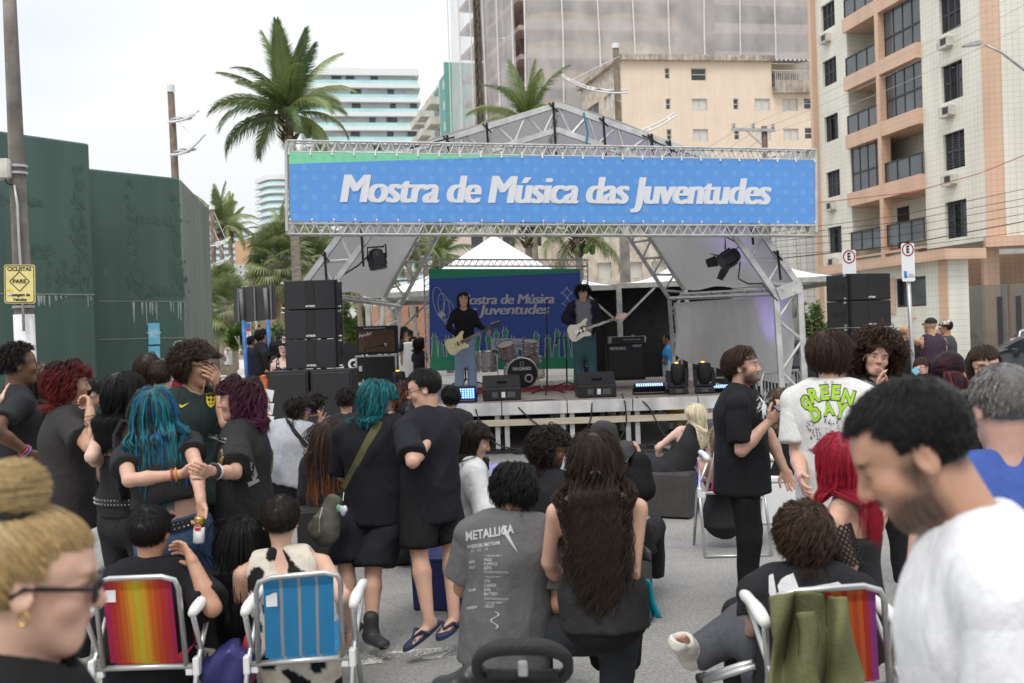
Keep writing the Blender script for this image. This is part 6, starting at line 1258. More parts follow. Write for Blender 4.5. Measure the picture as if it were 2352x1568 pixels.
    if to is not None:  # hair drawn tight over the skull to a knot
        tv=nrm(to);tt=np.linspace(0,1,m)[None,:,None];q=v[:,None,:]*(1-tt)+tv*tt;q/=np.linalg.norm(q,axis=2,keepdims=True);path=q*rr*(1.02+vol*(.3+.7*r.random((N_,1,1)))*(.4+np.sin(PI*tt)*.6)+.12*tt**6)+r.normal(size=(N_,1,3))*.0015;L_=np.full(N_,.1*s)
    t=np.linspace(0,1,m)[None,:];ph=r.random(N_)[:,None]*6.28;arc=t*L_[:,None]/max(s,.1)*freq;amp=curl*s*np.clip(t*2.2,0,1)
    tgn=np.gradient(path,axis=1);tgn/=np.maximum(np.linalg.norm(tgn,axis=2,keepdims=True),1e-9);e1=np.cross(tgn,np.array([.3,.2,.9]));e1/=np.maximum(np.linalg.norm(e1,axis=2,keepdims=True),1e-9);e2=np.cross(tgn,e1)
    path=path+(amp*np.cos(ph+arc))[...,None]*e1+(amp*np.sin(ph+arc))[...,None]*e2
    wp=c0+path@B.T;col=np.array(col);cc=col[None,:]*(.7+.6*r.random((N_,1)));cc=np.repeat(cc[:,None,:],m,1)
    if streaks is not None:
        st=np.array(streaks);ch=r.integers(0,len(st),N_);alt=st[ch]*(.7+.6*r.random((N_,1)));cc=np.repeat(alt[:,None,:],m,1)
    if tip is not None:f=np.clip((t-tip_at)/(1-tip_at)*1.6,0,1)[...,None];cc=cc*(1-f)+np.array(tip)*(.6+.8*r.random((N_,1,1)))*f
    rad_=(w*s*(.75+.5*r.random(N_)))[:,None]*(1-.65*t**1.5);kd=7 if fg.d<7.2 else(4 if fg.d<13 else 2);ho=curve_obj('hair',wp,np.maximum(.00062*s,fg.d*.00013)*(1-.6*t**2)*np.ones((N_,1)),cc,fg.root,fg.off,kd,min(.0055,w*1.25)*s,seed);parts=[];cols=[]
    if cap:
        S=Sdf();R=B;vv=1+vol*.32;S.ell(c0+B@np.array([0,-.010,.002])*s,rr*np.array([vv,vv,vv]),R,.01)
        hl=.088*hairline;S.ell(fg.hc+B@np.array([0,.105,-.035+hl*.25])*s,np.array([.066,.075,.10])*s,R,.012,True);S.ell(fg.hc+B@np.array([0,.01,-.125])*s,np.array([.12,.12,.07])*s,R,.02,True)
        for e in(-1,1):S.ell(fg.hc+B@np.array([e*.085,.03,-.03])*s,np.array([.025,.045,.05])*s,R,.01,True)
        cv,cf=S.mesh(max(.009*s,fg.d*.0013))
        if len(cv):nn=vnormals(cv,cf);cv=cv+nn*(wrinkle(cv,seed,60,(1,1,1))*.05*s*vol)[:,None];parts.append((cv,cf));bc=col if streaks is None else np.array(streaks).mean(0);cols.append(np.repeat((bc*.62)[None,:],len(cv),0))
    if parts:np_obj('hair_volume',parts,'hair',ho,fg.off,np.concatenate(cols))
    return ho
def nrm_rows(a):return a/np.maximum(np.linalg.norm(a,axis=1,keepdims=True),1e-9)
def head_sdf(S,fg,fine=True):
    s=fg.s;B=np.stack([fg.hx,fg.hy,fg.hz],1);at=lambda x,y,z:fg.hc+B@np.array([x,y,z])*s;fem=fg.fem;g=fg.cheek
    S.ell(at(0,-.012,.03),np.array([.074,.094,.085])*s,B,.01)
    S.cone(at(0,.03,.03),at(0,.046,-.075),.064*s*g,.042*s*g,.03*s,fg.hx,.052*s,.036*s)
    S.ell(at(0,.018,-.055),np.array([.059*g,.064,.052])*s,B,.03*s)
    S.cone(at(-.018,.066,-.098),at(.018,.066,-.098),.017*s,.017*s,.03*s)
    S.cone(at(-.034,.076,.026),at(.034,.076,.026),.009*s,.009*s,.02*s)
    for e in(-1,1):
        S.ell(at(e*.041,.062,-.022),np.array([.024,.022,.022])*s,B,.025*s);S.ell(at(e*.031,.100,.006),np.array([.019,.017,.013])*s,B,.012*s,True)
        if fg.eyes:S.ell(at(e*.031,.0735,.0135),np.array([.017,.0135,.0065])*s,B,.006*s)
        else:S.ell(at(e*.031,.073,.005),np.array([.015,.012,.010])*s,B,.008*s)
        S.ell(at(e*.078,-.012,-.004),np.array([.009,.022,.034])*s,B@np.array(Matrix.Rotation(e*-.35,3,'Z')),.008*s);S.ell(at(e*.085,-.008,.0),np.array([.006,.011,.017])*s,B,.006*s,True)
    S.cone(at(0,.086,.014),at(0,.106,-.024),.0075*s,.0125*s,.012*s)
    for e in(-1,1):S.ell(at(e*.012,.096,-.029),np.array([.009,.01,.0075])*s,B,.008*s)
    o=fg.mouth;S.cone(at(-.021,.079,-.054),at(0,.086,-.053),.0055*s,.0068*s,.012*s);S.cone(at(.021,.079,-.054),at(0,.086,-.053),.0055*s,.0068*s,.012*s);S.cone(at(-.017,.081,-.066-o),at(.017,.081,-.066-o),.0072*s,.0072*s,.012*s)
    if o>.003 and not fg.teeth:S.ell(at(0,.092,-.060-o*.5),np.array([.02,.014,.0035+o*.6])*s,B,.004*s,True)
    return at,B
def head_cols(v,fg,base):
    s=fg.s;B=np.stack([fg.hx,fg.hy,fg.hz],1);q=(v-fg.hc)@B/s;x,y,z=np.abs(q[:,0]),q[:,1],q[:,2];c=np.repeat(np.array(base)[None,:],len(v),0)
    c*=(1-.10*np.exp(-((x-.031)/.02)**2-((z-.004)/.014)**2)*(y>.05))[:,None];bl=np.exp(-((x-.04)/.022)**2-((z+.025)/.02)**2)*(y>.03);c[:,1:]*=(1-.14*bl)[:,None];nose=np.exp(-(x/.014)**2-((z+.025)/.015)**2)*(y>.09);c[:,1:]*=(1-.12*nose)[:,None]
    lip=(y>.06)*np.clip(1.6-((x/.024)**2+((z+.0615+fg.mouth*.5)/(.0115+fg.mouth))**2)*1.3,0,1);lc=np.array(fg.lip if fg.lip is not None else(base[0]*.82,base[1]*.5,base[2]*.52));c=c*(1-lip)[:,None]+lc*lip[:,None]
    ln_=(y>.06)*np.clip(1.3-((x/(.024 if fg.teeth else.02))**2+((z+.0605+fg.mouth*.5-(.25*x if fg.teeth else 0)*.5)/(.0022+fg.mouth*.8))**2),0,1);mc=np.array((.72,.66,.6))if fg.teeth else np.array(base)*.18;c=c*(1-ln_)[:,None]+mc*ln_[:,None]
    br=(y>.04)*np.clip(1.5-(((x-.034)/.021)**2+((z-.026-.12*np.minimum(x-.034,0)*-.3)/.0055)**2),0,1)*.85;c=c*(1-br)[:,None]+np.array(fg.brow)*br[:,None]
    if not fg.eyes:ey=(y>.05)*np.clip(1.4-(((x-.031)/.014)**2+((z-.004)/.005)**2),0,1);c=c*(1-ey)[:,None]+np.array((.02,.014,.012))*ey[:,None]
    if fg.beard:
        bm=np.clip((-.03-z-.35*np.clip(y-.05,0,.1))/.03,0,1)*(1-lip)*fg.beard*np.clip((z+.135)/.03,0,1);jaw=np.clip((y+.015)/.03,0,1);mu=np.clip(1.3-((x/.03)**2+((z+.047)/.008)**2),0,1)*(y>.07)*fg.beard;side=np.clip((x-.05)/.015,0,1)*np.clip((.01-z)/.02,0,1)*np.clip((y+.005)/.012,0,1)*np.clip((.045-y)/.02,0,1)*fg.beard*.9
        f=np.clip(np.maximum(np.maximum(bm*jaw*(1-.75*np.exp(-(x/.034)**2-((z+.058)/.02)**2)),mu),side)*(1.1+.15*wrinkle(v,3,400,(1,1,1))),0,.92);c=c*(1-f)[:,None]+np.array(fg.brow)*f[:,None]
    cl=lambda q:np.clip(q,0,1)
    if fg.scalp is not None:sc=cl(cl((z-.04)/.02)*cl((.055-y)/.03)+cl((-.022-y)/.03)*cl((z+.068)/.03)+cl((.03-y)/.02)*cl((x-.052)/.012)*cl((z-.008)/.02))*fg.scalpf;c=c*(1-sc)[:,None]+np.array(fg.scalp)*sc[:,None]
    return c
def hand_sdf(S,w,f,n,side,s=1.0,curl=.35,spread=.12,thumb=1.0,point=False):  # wrist, finger direction, palm normal, thumb side
    w,f,n=A3(w),nrm(f),A3(n);n=nrm(n-f*n.dot(f));sd=nrm(A3(side)-f*A3(side).dot(f)-n*A3(side).dot(n));s=s*.97
    S.cone(w-f*.02*s,w+f*.03*s,.024*s,.032*s,.012,sd,.019*s,.016*s);S.cone(w+f*.025*s,w+f*.082*s,.034*s,.038*s,.012,sd,.016*s,.013*s)
    for i,(o,L_)in enumerate(((.028,.072),(.0095,.082),(-.0095,.077),(-.028,.06))):
        cu=curl if not(point and i==0)else.05;b0=w+f*(.086-abs(o)*.12)*s+sd*o*s;d0=nrm(f+sd*o/.03*spread);a=cu*.75;d1=nrm(d0*math.cos(a)+n*math.sin(a));a2=cu*1.75;d2=nrm(d0*math.cos(a2)+n*math.sin(a2));a3=cu*2.5;d3=nrm(d0*math.cos(a3)+n*math.sin(a3))
        p1=b0+d1*L_*.48*s;p2=p1+d2*L_*.3*s;p3=p2+d3*L_*.24*s;S.cone(b0,p1,.0095*s,.0085*s,.005);S.cone(p1,p2,.0085*s,.008*s,.003);S.cone(p2,p3,.008*s,.0068*s,.003)
    b0=w+f*.022*s+sd*.026*s;d1=nrm(f*.65+sd*.75*thumb+n*.25);p1=b0+d1*.04*s;d2=nrm(f*.9+sd*.25*thumb+n*.3);p2=p1+d2*.032*s;p3=p2+d2*.022*s;S.cone(b0,p1,.014*s,.011*s,.01);S.cone(p1,p2,.0105*s,.0095*s,.004);S.cone(p2,p3,.0095*s,.0075*s,.003)
def person(label,px,py,d,face=0.,s=None,sit=False,pelvis=None,head=(0,0,0),skin='light',fem=False,bw=1.0,bd=1.0,arms=None,legs=None,top=None,bottom=None,shoes=None,hairs=None,glasses=None,beard=0,brow=(.02,.014,.01),lip=None,mouth=0.,teeth=False,eyes=False,group=None,zfloor=0.,hands=True,cheek=1.0,scalpf=.9,lower=True,name='person',hres=None,nod=.0,neck=1.0,shrug=0.,nbo=None):
    fg=Fig();fg.label=label;fg.d=d;a=rad(face)+math.atan((px-CX)/FPX);fg.fwd=np.array([math.sin(a),math.cos(a),0.]);fg.hc=A3(P(px,py,d));fg.fem=fem;fg.cheek=cheek*(.95 if fem else 1.0);fg.bw=bw;fg.bd=bd;fg.eyes=eyes;fg.mouth=mouth;fg.teeth=teeth;fg.beard=beard;fg.brow=brow;fg.lip=lip;base=SK[skin]if isinstance(skin,str)else skin
    if s is None:s=min(1.12,max(.8,(fg.hc[2]-zfloor)/1.605))if not sit else 1.0
    fg.s=s;Z=np.array([0,0,1.])
    fg.scalp=None;fg.scalpf=scalpf
    if hairs:fg.scalp=np.array(hairs.get('col',(.02,.014,.01))if not hairs.get('streaks')else np.array(hairs['streaks']).mean(0))*.6
    hyaw,hpit,hrol=[rad(q)for q in head];R=Matrix.Rotation(-(a+hyaw),3,'Z')@Matrix.Rotation(hpit,3,'X')@Matrix.Rotation(hrol,3,'Y');fg.hx,fg.hy,fg.hz=[np.array(R@Vector(q))for q in((1,0,0),(0,1,0),(0,0,1))]
    nbv=-Z*.155*s*neck-fg.fwd*.025*s
    if hpit<-.3:nbv=nbv-fg.fwd*.05*s*(-hpit)+Z*.02*s
    if nbo is not None:nbv=-Z*nbo[1]*s-fg.fwd*nbo[0]*s
    fg.nb=fg.hc+nbv
    if pelvis is None:fg.pv=fg.nb-Z*.50*s-fg.fwd*.0
    else:  # torso direction in the picture plane, plus a lean towards (+) or away from (-) the camera
        q=A3(P(pelvis[0],pelvis[1],d))-fg.nb;q[1]=0;q=nrm(q);q[1]-=pelvis[2]if len(pelvis)>2 else.06;fg.pv=fg.nb+nrm(q)*.5*s
    fg.T=nrm(fg.nb-fg.pv);fg.right=nrm(np.cross(fg.fwd,fg.T));fw=nrm(np.cross(fg.T,fg.right));fg.tf=fw;pv,nb,T,Rt=fg.pv,fg.nb,fg.T,fg.right
    shw=(.165 if fem else.185)*s*bw;fg.sh={};fg.hip={}
    for sd,e in(('L',-1),('R',1)):fg.sh[sd]=nb-T*.078*s+Rt*e*shw+T*shrug*s;fg.hip[sd]=pv-T*.03*s+Rt*e*.088*s*bw
    # ---- arms
    fg.arm={}
    arms=arms or{}
    for sd,e in(('L',-1),('R',1)):
        sh=fg.sh[sd];sp=arms.get(sd,'down');U,Fo=.285*s,.25*s;hdir=None;opt={}
        if isinstance(sp,dict):opt=sp;sp=sp.get('p','down')
        if sp=='down':el=sh+nrm(-Z+Rt*e*.16-fg.fwd*.06)*U;wr=el+nrm(-Z+Rt*e*.02+fg.fwd*.22)*Fo
        elif sp=='lap':el=sh+nrm(-Z*.85+Rt*e*.15+fg.fwd*.25)*U;wr=el+nrm(-Z*.35-Rt*e*.35+fg.fwd*.8)*Fo
        elif sp=='cross':el=sh+nrm(-Z*.9+Rt*e*.15+fg.fwd*.35)*U;wr=el+nrm(Z*.15-Rt*e*.9+fg.fwd*.35)*Fo
        elif sp=='up':el=sh+nrm(-Z*.7+Rt*e*.3+fg.fwd*.5)*U;wr=el+nrm(Z*.8-Rt*e*.1+fg.fwd*.5)*Fo
        elif sp is None:fg.arm[sd]=None;continue
        else:
            el=A3(near_ray(sp[0][0],sp[0][1],Vector(sh),U,sp[0][2]));wr=A3(near_ray(sp[1][0],sp[1][1],Vector(el),Fo,sp[1][2]))
            if len(sp)>2:hdir=A3(near_ray(sp[2][0],sp[2][1],Vector(wr),.12*s,sp[2][2]))-wr
        if hdir is None:hdir=wr-el
        fg.arm[sd]=(sh,el,wr,nrm(hdir),opt)
    # ---- legs
    fg.leg={};legs=legs or{}
    for sd,e in(('L',-1),('R',1)):
        hp=fg.hip[sd];sp=legs.get(sd,legs.get('all','sit' if sit else 'stand'));th,shn=.44*s,.42*s;opt=None
        if sp=='stand':
            k=max(.2,(hp[2]-zfloor-.075*s));an=np.array([hp[0],hp[1],zfloor+.075*s])+Rt*e*.035*s-np.array([0,0,0])+fg.fwd*.01;kn=lerp(hp,an,.5)+fg.fwd*.03*s;foot=nrm(fg.fwd+Rt*e*.3)
        elif sp=='sit':
            kn=hp+nrm(fg.fwd+Rt*e*.22+Z*(.0))*th;an=np.array([kn[0],kn[1],0])+fg.fwd*.03;an[2]=zfloor+.075*s;kn[2]=max(kn[2],zfloor+.45*s);foot=nrm(fg.fwd+Rt*e*.15)
        elif sp=='low':kn=hp+nrm(fg.fwd*.8+Rt*e*.25+Z*.35)*th;an=kn+nrm(fg.fwd*.35-Z*.8)*shn;an[2]=zfloor+.075*s;foot=nrm(fg.fwd+Rt*e*.15)
        else:
            kn=A3(near_ray(sp[0][0],sp[0][1],Vector(hp),th,sp[0][2]));an=A3(near_ray(sp[1][0],sp[1][1],Vector(kn),shn,sp[1][2]));foot=fg.fwd if len(sp)<3 else nrm(A3(near_ray(sp[2][0],sp[2][1],Vector(an),.2*s,sp[2][2]))-an)
        fg.leg[sd]=(hp,kn,an,foot)
    lowz=min([l[2][2]for l in fg.leg.values()])if lower else pv[2]
    root=thing(name,label,'person',(pv[0],pv[1],max(0.,zfloor)if not sit else max(0,pv[2]-.5)),group=group);fg.root=root;fg.off=A3(ORG[root.name])
    # ---- skin
    h=max(.016*s,d*.0034)if hres is None else hres;hf=max(.0044*s,d*.001)if hres is None else hres*.5
    top=dict(top or dict(kind='tee',col=(.02,.02,.022)));bottom=dict(bottom or dict(kind='pants',col=(.02,.02,.022)))
    waist,hipw,chest=((.118,.165,.145)if fem else(.142,.158,.165));dep=.105*bd
    S=Sdf();sp=lambda t:pv+T*t*s
    def torso(S,g,lo_=-.06,k=.05,top_=.44):
        S.cone(sp(lo_),sp(.08),(hipw*bw+g)*s,(hipw*bw*.97+g)*s,k,Rt,(dep*1.12+g)*s,(dep*1.05+g)*s);S.cone(sp(.08),sp(.22),(hipw*bw*.97+g)*s,(waist*bw+g)*s,k,Rt,(dep*1.05+g)*s,(dep+g)*s)
        S.cone(sp(.2),sp(.36),(waist*bw+g)*s,(chest*bw+g)*s,k,Rt,(dep+g)*s,(dep*1.08+g)*s);S.cone(sp(.34),sp(top_-.02),(chest*bw+g)*s,(chest*bw*.86+g)*s,k,Rt,(dep*1.08+g)*s,(dep*.7+g)*s)
        for sd in 'LR':S.cone(nb-T*.025*s,lerp(nb,fg.sh[sd],.55)+T*.006*s,(.05+g*.6)*s,(.047+g*.8)*s,.05*s);S.cone(lerp(nb,fg.sh[sd],.55)+T*.006*s,fg.sh[sd],(.047+g*.8)*s,(.05+g*.8)*s,.03*s)
        if fem:
            for e in(-1,1):S.ell(sp(.305)+Rt*e*.068*s*bw+fw*(dep*.85)*s,np.array([.062,.06,.062])*s*(1+g*2),None,.03)
    torso(S,-.012)
    S.cone(nb-T*.03*s,fg.hc+(-fg.hz*.05-fg.hy*.018)*s,(.056 if not fem else.047)*s,(.054 if not fem else.045)*s,.025*s)
    head_sdf(S,fg)
    for sd in 'LR':
        A=fg.arm[sd]
        if A is None:continue
        sh,el,wr,hd,opt=A;m_=.92 if fem else 1.0;m_*=(1+(bw-1)*.6);S.cone(sh,el,.048*s*m_,.039*s*m_,.02);S.cone(el,lerp(el,wr,.35),.039*s*m_,.041*s*m_,.015);S.cone(lerp(el,wr,.35),wr,.041*s*m_,.026*s*m_,.015)
    bare=bottom['kind']in('shorts','skirt','none');foot_bare=shoes in('flip','bare','cast')or isinstance(shoes,dict)and shoes.get('kind')in('flip','bare')
    if lower:
        for sd in 'LR':
            hp,kn,an,ft=fg.leg[sd]
            if bare:m_=.95 if fem else 1.0;S.cone(hp,kn,.08*s,.056*s*m_,.03);S.cone(kn,lerp(kn,an,.32),.053*s*m_,.056*s*m_,.02);S.cone(lerp(kn,an,.32),an,.056*s*m_,.036*s,.02)
            if foot_bare or bare:
                fl=np.array([0,0,-1.]);S.cone(an-ft*.035*s+fl*.035*s,an+ft*.10*s+fl*.045*s,.032*s,.042*s,.02,np.cross(ft,fl),.034*s,.022*s)
                if foot_bare:
                    sdv=np.cross(ft,fl)*(1 if sd=='L' else-1)
                    for i in range(5):q=an+ft*(.115-.008*i)*s+fl*.053*s+sdv*(.034-.016*i)*s;S.cone(q,q+ft*(.038-.004*i)*s,(.013 if i==0 else.0095)*s,(.011 if i==0 else.008)*s,.004)
    zc=fg.hc-np.array([.14,.14,.15])*s;zc2=fg.hc+np.array([.14,.14,.14])*s
    cv,cf=S.mesh(h);q=cv[cf].mean(1);inh=((q>zc+h).all(1))&((q<zc2).all(1));cf=cf[~inh]  # head region is rebuilt at finer resolution
    hv,hf_=S.mesh(hf,(zc,zc2));parts=[(cv,cf),(hv,hf_)];cols=[np.repeat(np.array(base)[None,:],len(cv),0),head_cols(hv,fg,base)]
    if hands:
        for sd in 'LR':
            A=fg.arm[sd]
            if A is None or A[4].get('nohand'):continue
            sh,el,wr,hd,opt=A;pn=opt.get('n',None);pn=A3(pn)if pn is not None else-Rt*(-1 if sd=='L' else 1)*1.0+fg.fwd*.0-hd*0;sdv=opt.get('side',None);sdv=A3(sdv)if sdv is not None else np.cross(hd,pn)*(1 if sd=='L' else-1)
            if np.linalg.norm(np.cross(hd,pn))<.2:pn=pn+np.array([0,.5,.5])
            HS=Sdf();hand_sdf(HS,wr,hd,pn,sdv,s*(.93 if fem else 1.04),opt.get('curl',.35),opt.get('spread',.12),opt.get('thumb',1.0),opt.get('point',False));HS.cone(lerp(el,wr,.8),wr,.03*s,.025*s,.01)
            v_,f_=HS.mesh(max(.0046*s,d*.0009));parts.append((v_,f_));nl=np.repeat(np.array(base)[None,:],len(v_),0);nl[:,1:]*=.97;cols.append(nl)
    np_obj('body',parts,'skin',root,fg.off,np.concatenate(cols))
    if eyes:
        for e in(-1,1):
            B=np.stack([fg.hx,fg.hy,fg.hz],1);c=fg.hc+B@np.array([e*.031,.0722,.003])*s;m=MB();m.ell(c,(.0128*s,)*3,14,10);vv=np.array(m.v);lk=nrm(fg.hy+np.array(opt_look)if False else fg.hy);dd=nrm_rows(vv-c)@lk;cc=np.where((dd>.93)[:,None],np.array((.012,.008,.006)),np.where((dd>.84)[:,None],np.array((.07,.035,.018)),np.array((.62,.58,.55))))
            np_obj('eye',[(vv,np.array(m.f))],'eye',root,fg.off,cc)
    # ---- top garment
    fg.bvh={}
    def garment(name,S,col,hh,amp,seed,mat='cloth',fr=22,it=1,colf=None):
        vs_,fs_,kk=[],[],0
        for S_ in(S if isinstance(S,list)else[S]):
            v,f=S_.mesh(hh)
            if len(v):vs_.append(smooth(v,f,it));fs_.append(f+kk);kk+=len(v)
        if not vs_:return None
        v=np.concatenate(vs_);f=np.concatenate(fs_);n_=vnormals(v,f);v=v+n_*(wrinkle(v,seed,fr)*amp)[:,None];c=np.repeat(np.array(col)[None,:],len(v),0)
        if colf is not None:c=colf(v,c)
        fg.bvh[name]=BVHTree.FromPolygons([Vector(q)for q in v],[tuple(q)for q in f.tolist()]);return np_obj(name,[(v,f)],mat,root,fg.off,c)
    fg.garment=garment;seed=int(abs(px*7+py))%9973;hh=max(.012*s,d*.0024)if hres is None else hres
    k=top['kind'];loose=top.get('loose',.018);hem=top.get('hem',.10);sl=top.get('sleeve',.62)
    if k!='none':
        S=Sdf();SL=[];torso(S,loose,-hem-.02,.05,.45)
        if hem>.06:S.cone(sp(-hem-.03),sp(.02),(hipw*bw+loose+.012)*s,(hipw*bw+loose)*s,.03,Rt,(dep*1.14+loose+.012)*s,(dep*1.1+loose)*s)
        if k in('tee','long','hood'):
            for sd in 'LR':
                A=fg.arm[sd]
                if A is None:continue
                sh,el,wr,_,_=A;ls=top.get('lsl',0)
                if k=='tee':
                    e_=lerp(sh,el,min(sl,1));S.cone(sh,lerp(sh,el,.3),(.05+loose*.8)*s,(.047+loose*.8)*s,.025);Q=Sdf();Q.cone(sh,e_,(.05+loose*.8)*s,(.054+loose*1.3)*s,.03);Q.cut(e_,nrm(el-sh));SL.append(Q)
                else:S.cone(sh,el,(.053+loose)*s,(.046+loose)*s,.03);S.cone(el,lerp(el,wr,.95),(.046+loose)*s,(.03+loose)*s,.02)
        if k=='hood':S.cone(nb-fg.fwd*.07*s+Rt*.07*s,nb-fg.fwd*.07*s-Rt*.07*s,.05*s,.05*s,.03);S.cone(nb+Rt*.06*s,nb-Rt*.06*s,.06*s,.06*s,.03)
        if k=='shirt_collar':pass
        S.cone(nb+T*.005*s+fw*.03*s,nb+T*.1*s+fw*.05*s,.052*s,.085*s,.01,None,sub=True)
        if k=='tank':  # cut-away armholes and low neck
            for sd,e in(('L',-1),('R',1)):S.cone(fg.sh[sd]+Rt*e*.03*s+T*.1*s,fg.sh[sd]+Rt*e*.02*s-T*.08*s,top.get('arm',.075)*s,.07*s,.01,sub=True)
            S.cone(nb+T*.02*s+fw*.1*s,nb-T*top.get('scoop',.04)*s+fw*.1*s,.08*s,.07*s,.01,sub=True);S.cone(nb+T*.05*s-fw*.12*s,nb-T*top.get('bscoop',.0)*s-fw*.12*s,.08*s,.06*s,.01,sub=True)
        if k=='strapless':S.cut(sp(top.get('topz',.30)),T)
        S.cut(sp(-hem),-T)
        o=garment(top.get('name',{'tee':'shirt','long':'jumper','hood':'hoodie','tank':'tank_top','strapless':'bodice'}.get(k,'shirt')),[S]+SL,top['col'],hh,top.get('amp',.013)*s,seed,top.get('mat','cloth'),top.get('fr',17),2,top.get('colf'));fg.top=o;fg.topname=o.name if o else None;fg.topkey=list(fg.bvh)[-1]if fg.bvh else None
    # ---- bottom garment
    if lower and bottom['kind']!='none':
        k=bottom['kind'];g=bottom.get('loose',.016);S=Sdf();SL=[];S.cone(sp(-.07),sp(.09),(hipw*bw+g*.6)*s,(hipw*bw*.93+g*.4)*s,.04,Rt,(dep*1.12+g*.6)*s,(dep*1.0+g*.4)*s);fr_=bottom.get('to',1.0)
        for sd in 'LR':
            hp,kn,an,ft=fg.leg[sd]
            if k=='pants':S.cone(hp,kn,(.085+g)*s,(.06+g)*s,.04);Q=Sdf();Q.cone(lerp(hp,kn,.75),kn,(.066+g)*s,(.06+g)*s,.02);Q.cone(kn,lerp(kn,an,1.02),(.06+g)*s,(.043+g*bottom.get('flare',1.0))*s,.03);Q.cut(lerp(kn,an,1.02),nrm(an-kn));SL.append(Q)
            elif k=='shorts':
                if fr_<=1:e_=lerp(hp,kn,fr_);dn=nrm(kn-hp)
                else:e_=lerp(kn,an,fr_-1);dn=nrm(an-kn)
                Q=Sdf();S.cone(hp,lerp(hp,kn,.35),(.088+g)*s,(.082+g)*s,.04)
                if fr_<=1:Q.cone(hp,e_,(.088+g)*s,(.072+g*1.3)*s,.04)
                else:Q.cone(hp,kn,(.088+g)*s,(.074+g*1.2)*s,.04);Q.cone(kn,e_,(.074+g*1.2)*s,(.07+g*1.3)*s,.02)
                Q.cut(e_,dn);SL.append(Q)
            elif k=='skirt':
                e_=lerp(hp,kn,fr_);S.cone(hp,e_,(.10+g)*s,(.10+g)*s,.12)
        S.cut(sp(bottom.get('waist',.10)),T)
        garment({'pants':'trousers','shorts':'shorts','skirt':'skirt'}[k]if 'name' not in bottom else bottom['name'],[S]+SL,bottom['col'],hh*1.45,bottom.get('amp',.009)*s,seed+5,'cloth',20,2,bottom.get('colf'))
    # ---- footwear
    if lower and shoes and shoes not in('bare',):
        sh_=shoes if isinstance(shoes,dict)else dict(kind=shoes if shoes in('flip','cast')else 'shoe',col=(.03,.03,.03))
        for sd in 'LR':
            hp,kn,an,ft=fg.leg[sd];fl=np.array([0,0,-1.]);sx=np.cross(ft,fl)
            if sh_['kind']=='shoe':
                S=Sdf();S.cone(an-ft*.04*s+fl*.03*s,an+ft*.15*s+fl*.04*s,.042*s,.047*s,.02,sx,.045*s,.034*s);S.cone(an,an+fl*.03*s,.045*s,.045*s,.03)
                if sh_.get('high'):S.cone(an-fl*.09*s,an,.048*s,.046*s,.02)
                S.cut(an+fl*.075*s,fl);v,f=S.mesh(max(.008*s,d*.0015));zz=(v-an)@fl/s;c=np.where((zz>.048)[:,None],np.array(sh_.get('sole',(.5,.5,.48))),np.array(sh_['col']));
                if sh_.get('check'):ch=(np.sin(((v-an)@ft)/s*190)>0)&(zz>.052)&(zz<.068);c=np.where(ch[:,None],np.array((.02,.02,.02)),c)
                np_obj('shoe',[(v,f)],'shoe',root,fg.off,c)
            elif sh_['kind']=='flip':
                m=MB();c=Vector(an)+Vector(fl)*.075*s;F_=Vector(ft);X_=Vector(sx);prof=[]
                for i in range(24):t=2*PI*i/24;prof.append(c+F_*(.055+.145*math.cos(t))*s+X_*(.05+.008*math.cos(t))*math.sin(t)*s)
                kk=len(prof);m.add([p+Vector((0,0,.004))for p in prof]+[p+Vector((0,0,.026*s))for p in prof],[tuple(range(kk-1,-1,-1)),tuple(range(kk,2*kk))]+[(i,(i+1)%kk,(i+1)%kk+kk,i+kk)for i in range(kk)]);
                so_=m.build('sandal',M('flip_'+str(sh_['col']),sh_['col'],.6),root);m=MB();tpt=c+F_*.13*s+Vector((0,0,.045*s))
                for e in(-1,1):m.path([c+F_*.03*s+X_*e*.05*s+Vector((0,0,.02*s)),c+F_*.08*s+X_*e*.04*s+Vector((0,0,.062*s)),tpt],[.012*s,.011*s,.006*s],5)
                m.build('strap',M('flips_'+str(sh_['col']),sh_['col'],.5),so_)
    if hairs:hs_=dict(hairs);ex=hs_.pop('extra',[]);fg.hair=hair(fg,**hs_)
    if glasses:spectacles(fg,glasses)
    return fg
def spectacles(fg,g):
    s=fg.s;B=np.stack([fg.hx,fg.hy,fg.hz],1);at=lambda x,y,z:Vector(fg.hc+B@np.array([x,y,z])*s);m=MB();hw,hh_=g.get('w',.024),g.get('h',.017);r=g.get('r',.0017)*s
    for e in(-1,1):
        m.path([at(e*.032+hw*math.copysign(abs(math.cos(t))**g.get('sq',.6),math.cos(t)),.101-.10*abs(hw*math.cos(t))*(1 if e*math.cos(t)>0 else 0),.002+hh_*math.copysign(abs(math.sin(t))**g.get('sq',.6),math.sin(t)))for t in[2*PI*i/18 for i in range(18)]],r,5,closed=True)
        m.path([at(e*.056,.098,.006),at(e*.072,.06,.006),at(e*.079,-.01,.004),at(e*.08,-.03,-.012)],r*1.1,5)
    m.path([at(-.009,.103,.005),at(0,.107,.008),at(.009,.103,.005)],r,5);o=m.build('glasses',M('spec_'+str(g.get('col',(.01,.01,.012))),g.get('col',(.01,.01,.012)),.3),fg.root)
    m=MB()
    for e in(-1,1):m.add([at(e*.032+hw*.97*math.cos(t),.0995,.002+hh_*.97*math.sin(t))for t in[2*PI*i/14 for i in range(14)]],[tuple(range(14))])
    m.build('lens',M('lens_'+str(g.get('tint',.08)),(.5,.55,.6)if g.get('tint',.08)<.3 else(.02,.015,.015),.05,alpha=g.get('tint',.08),var=0,spec=.8),o)
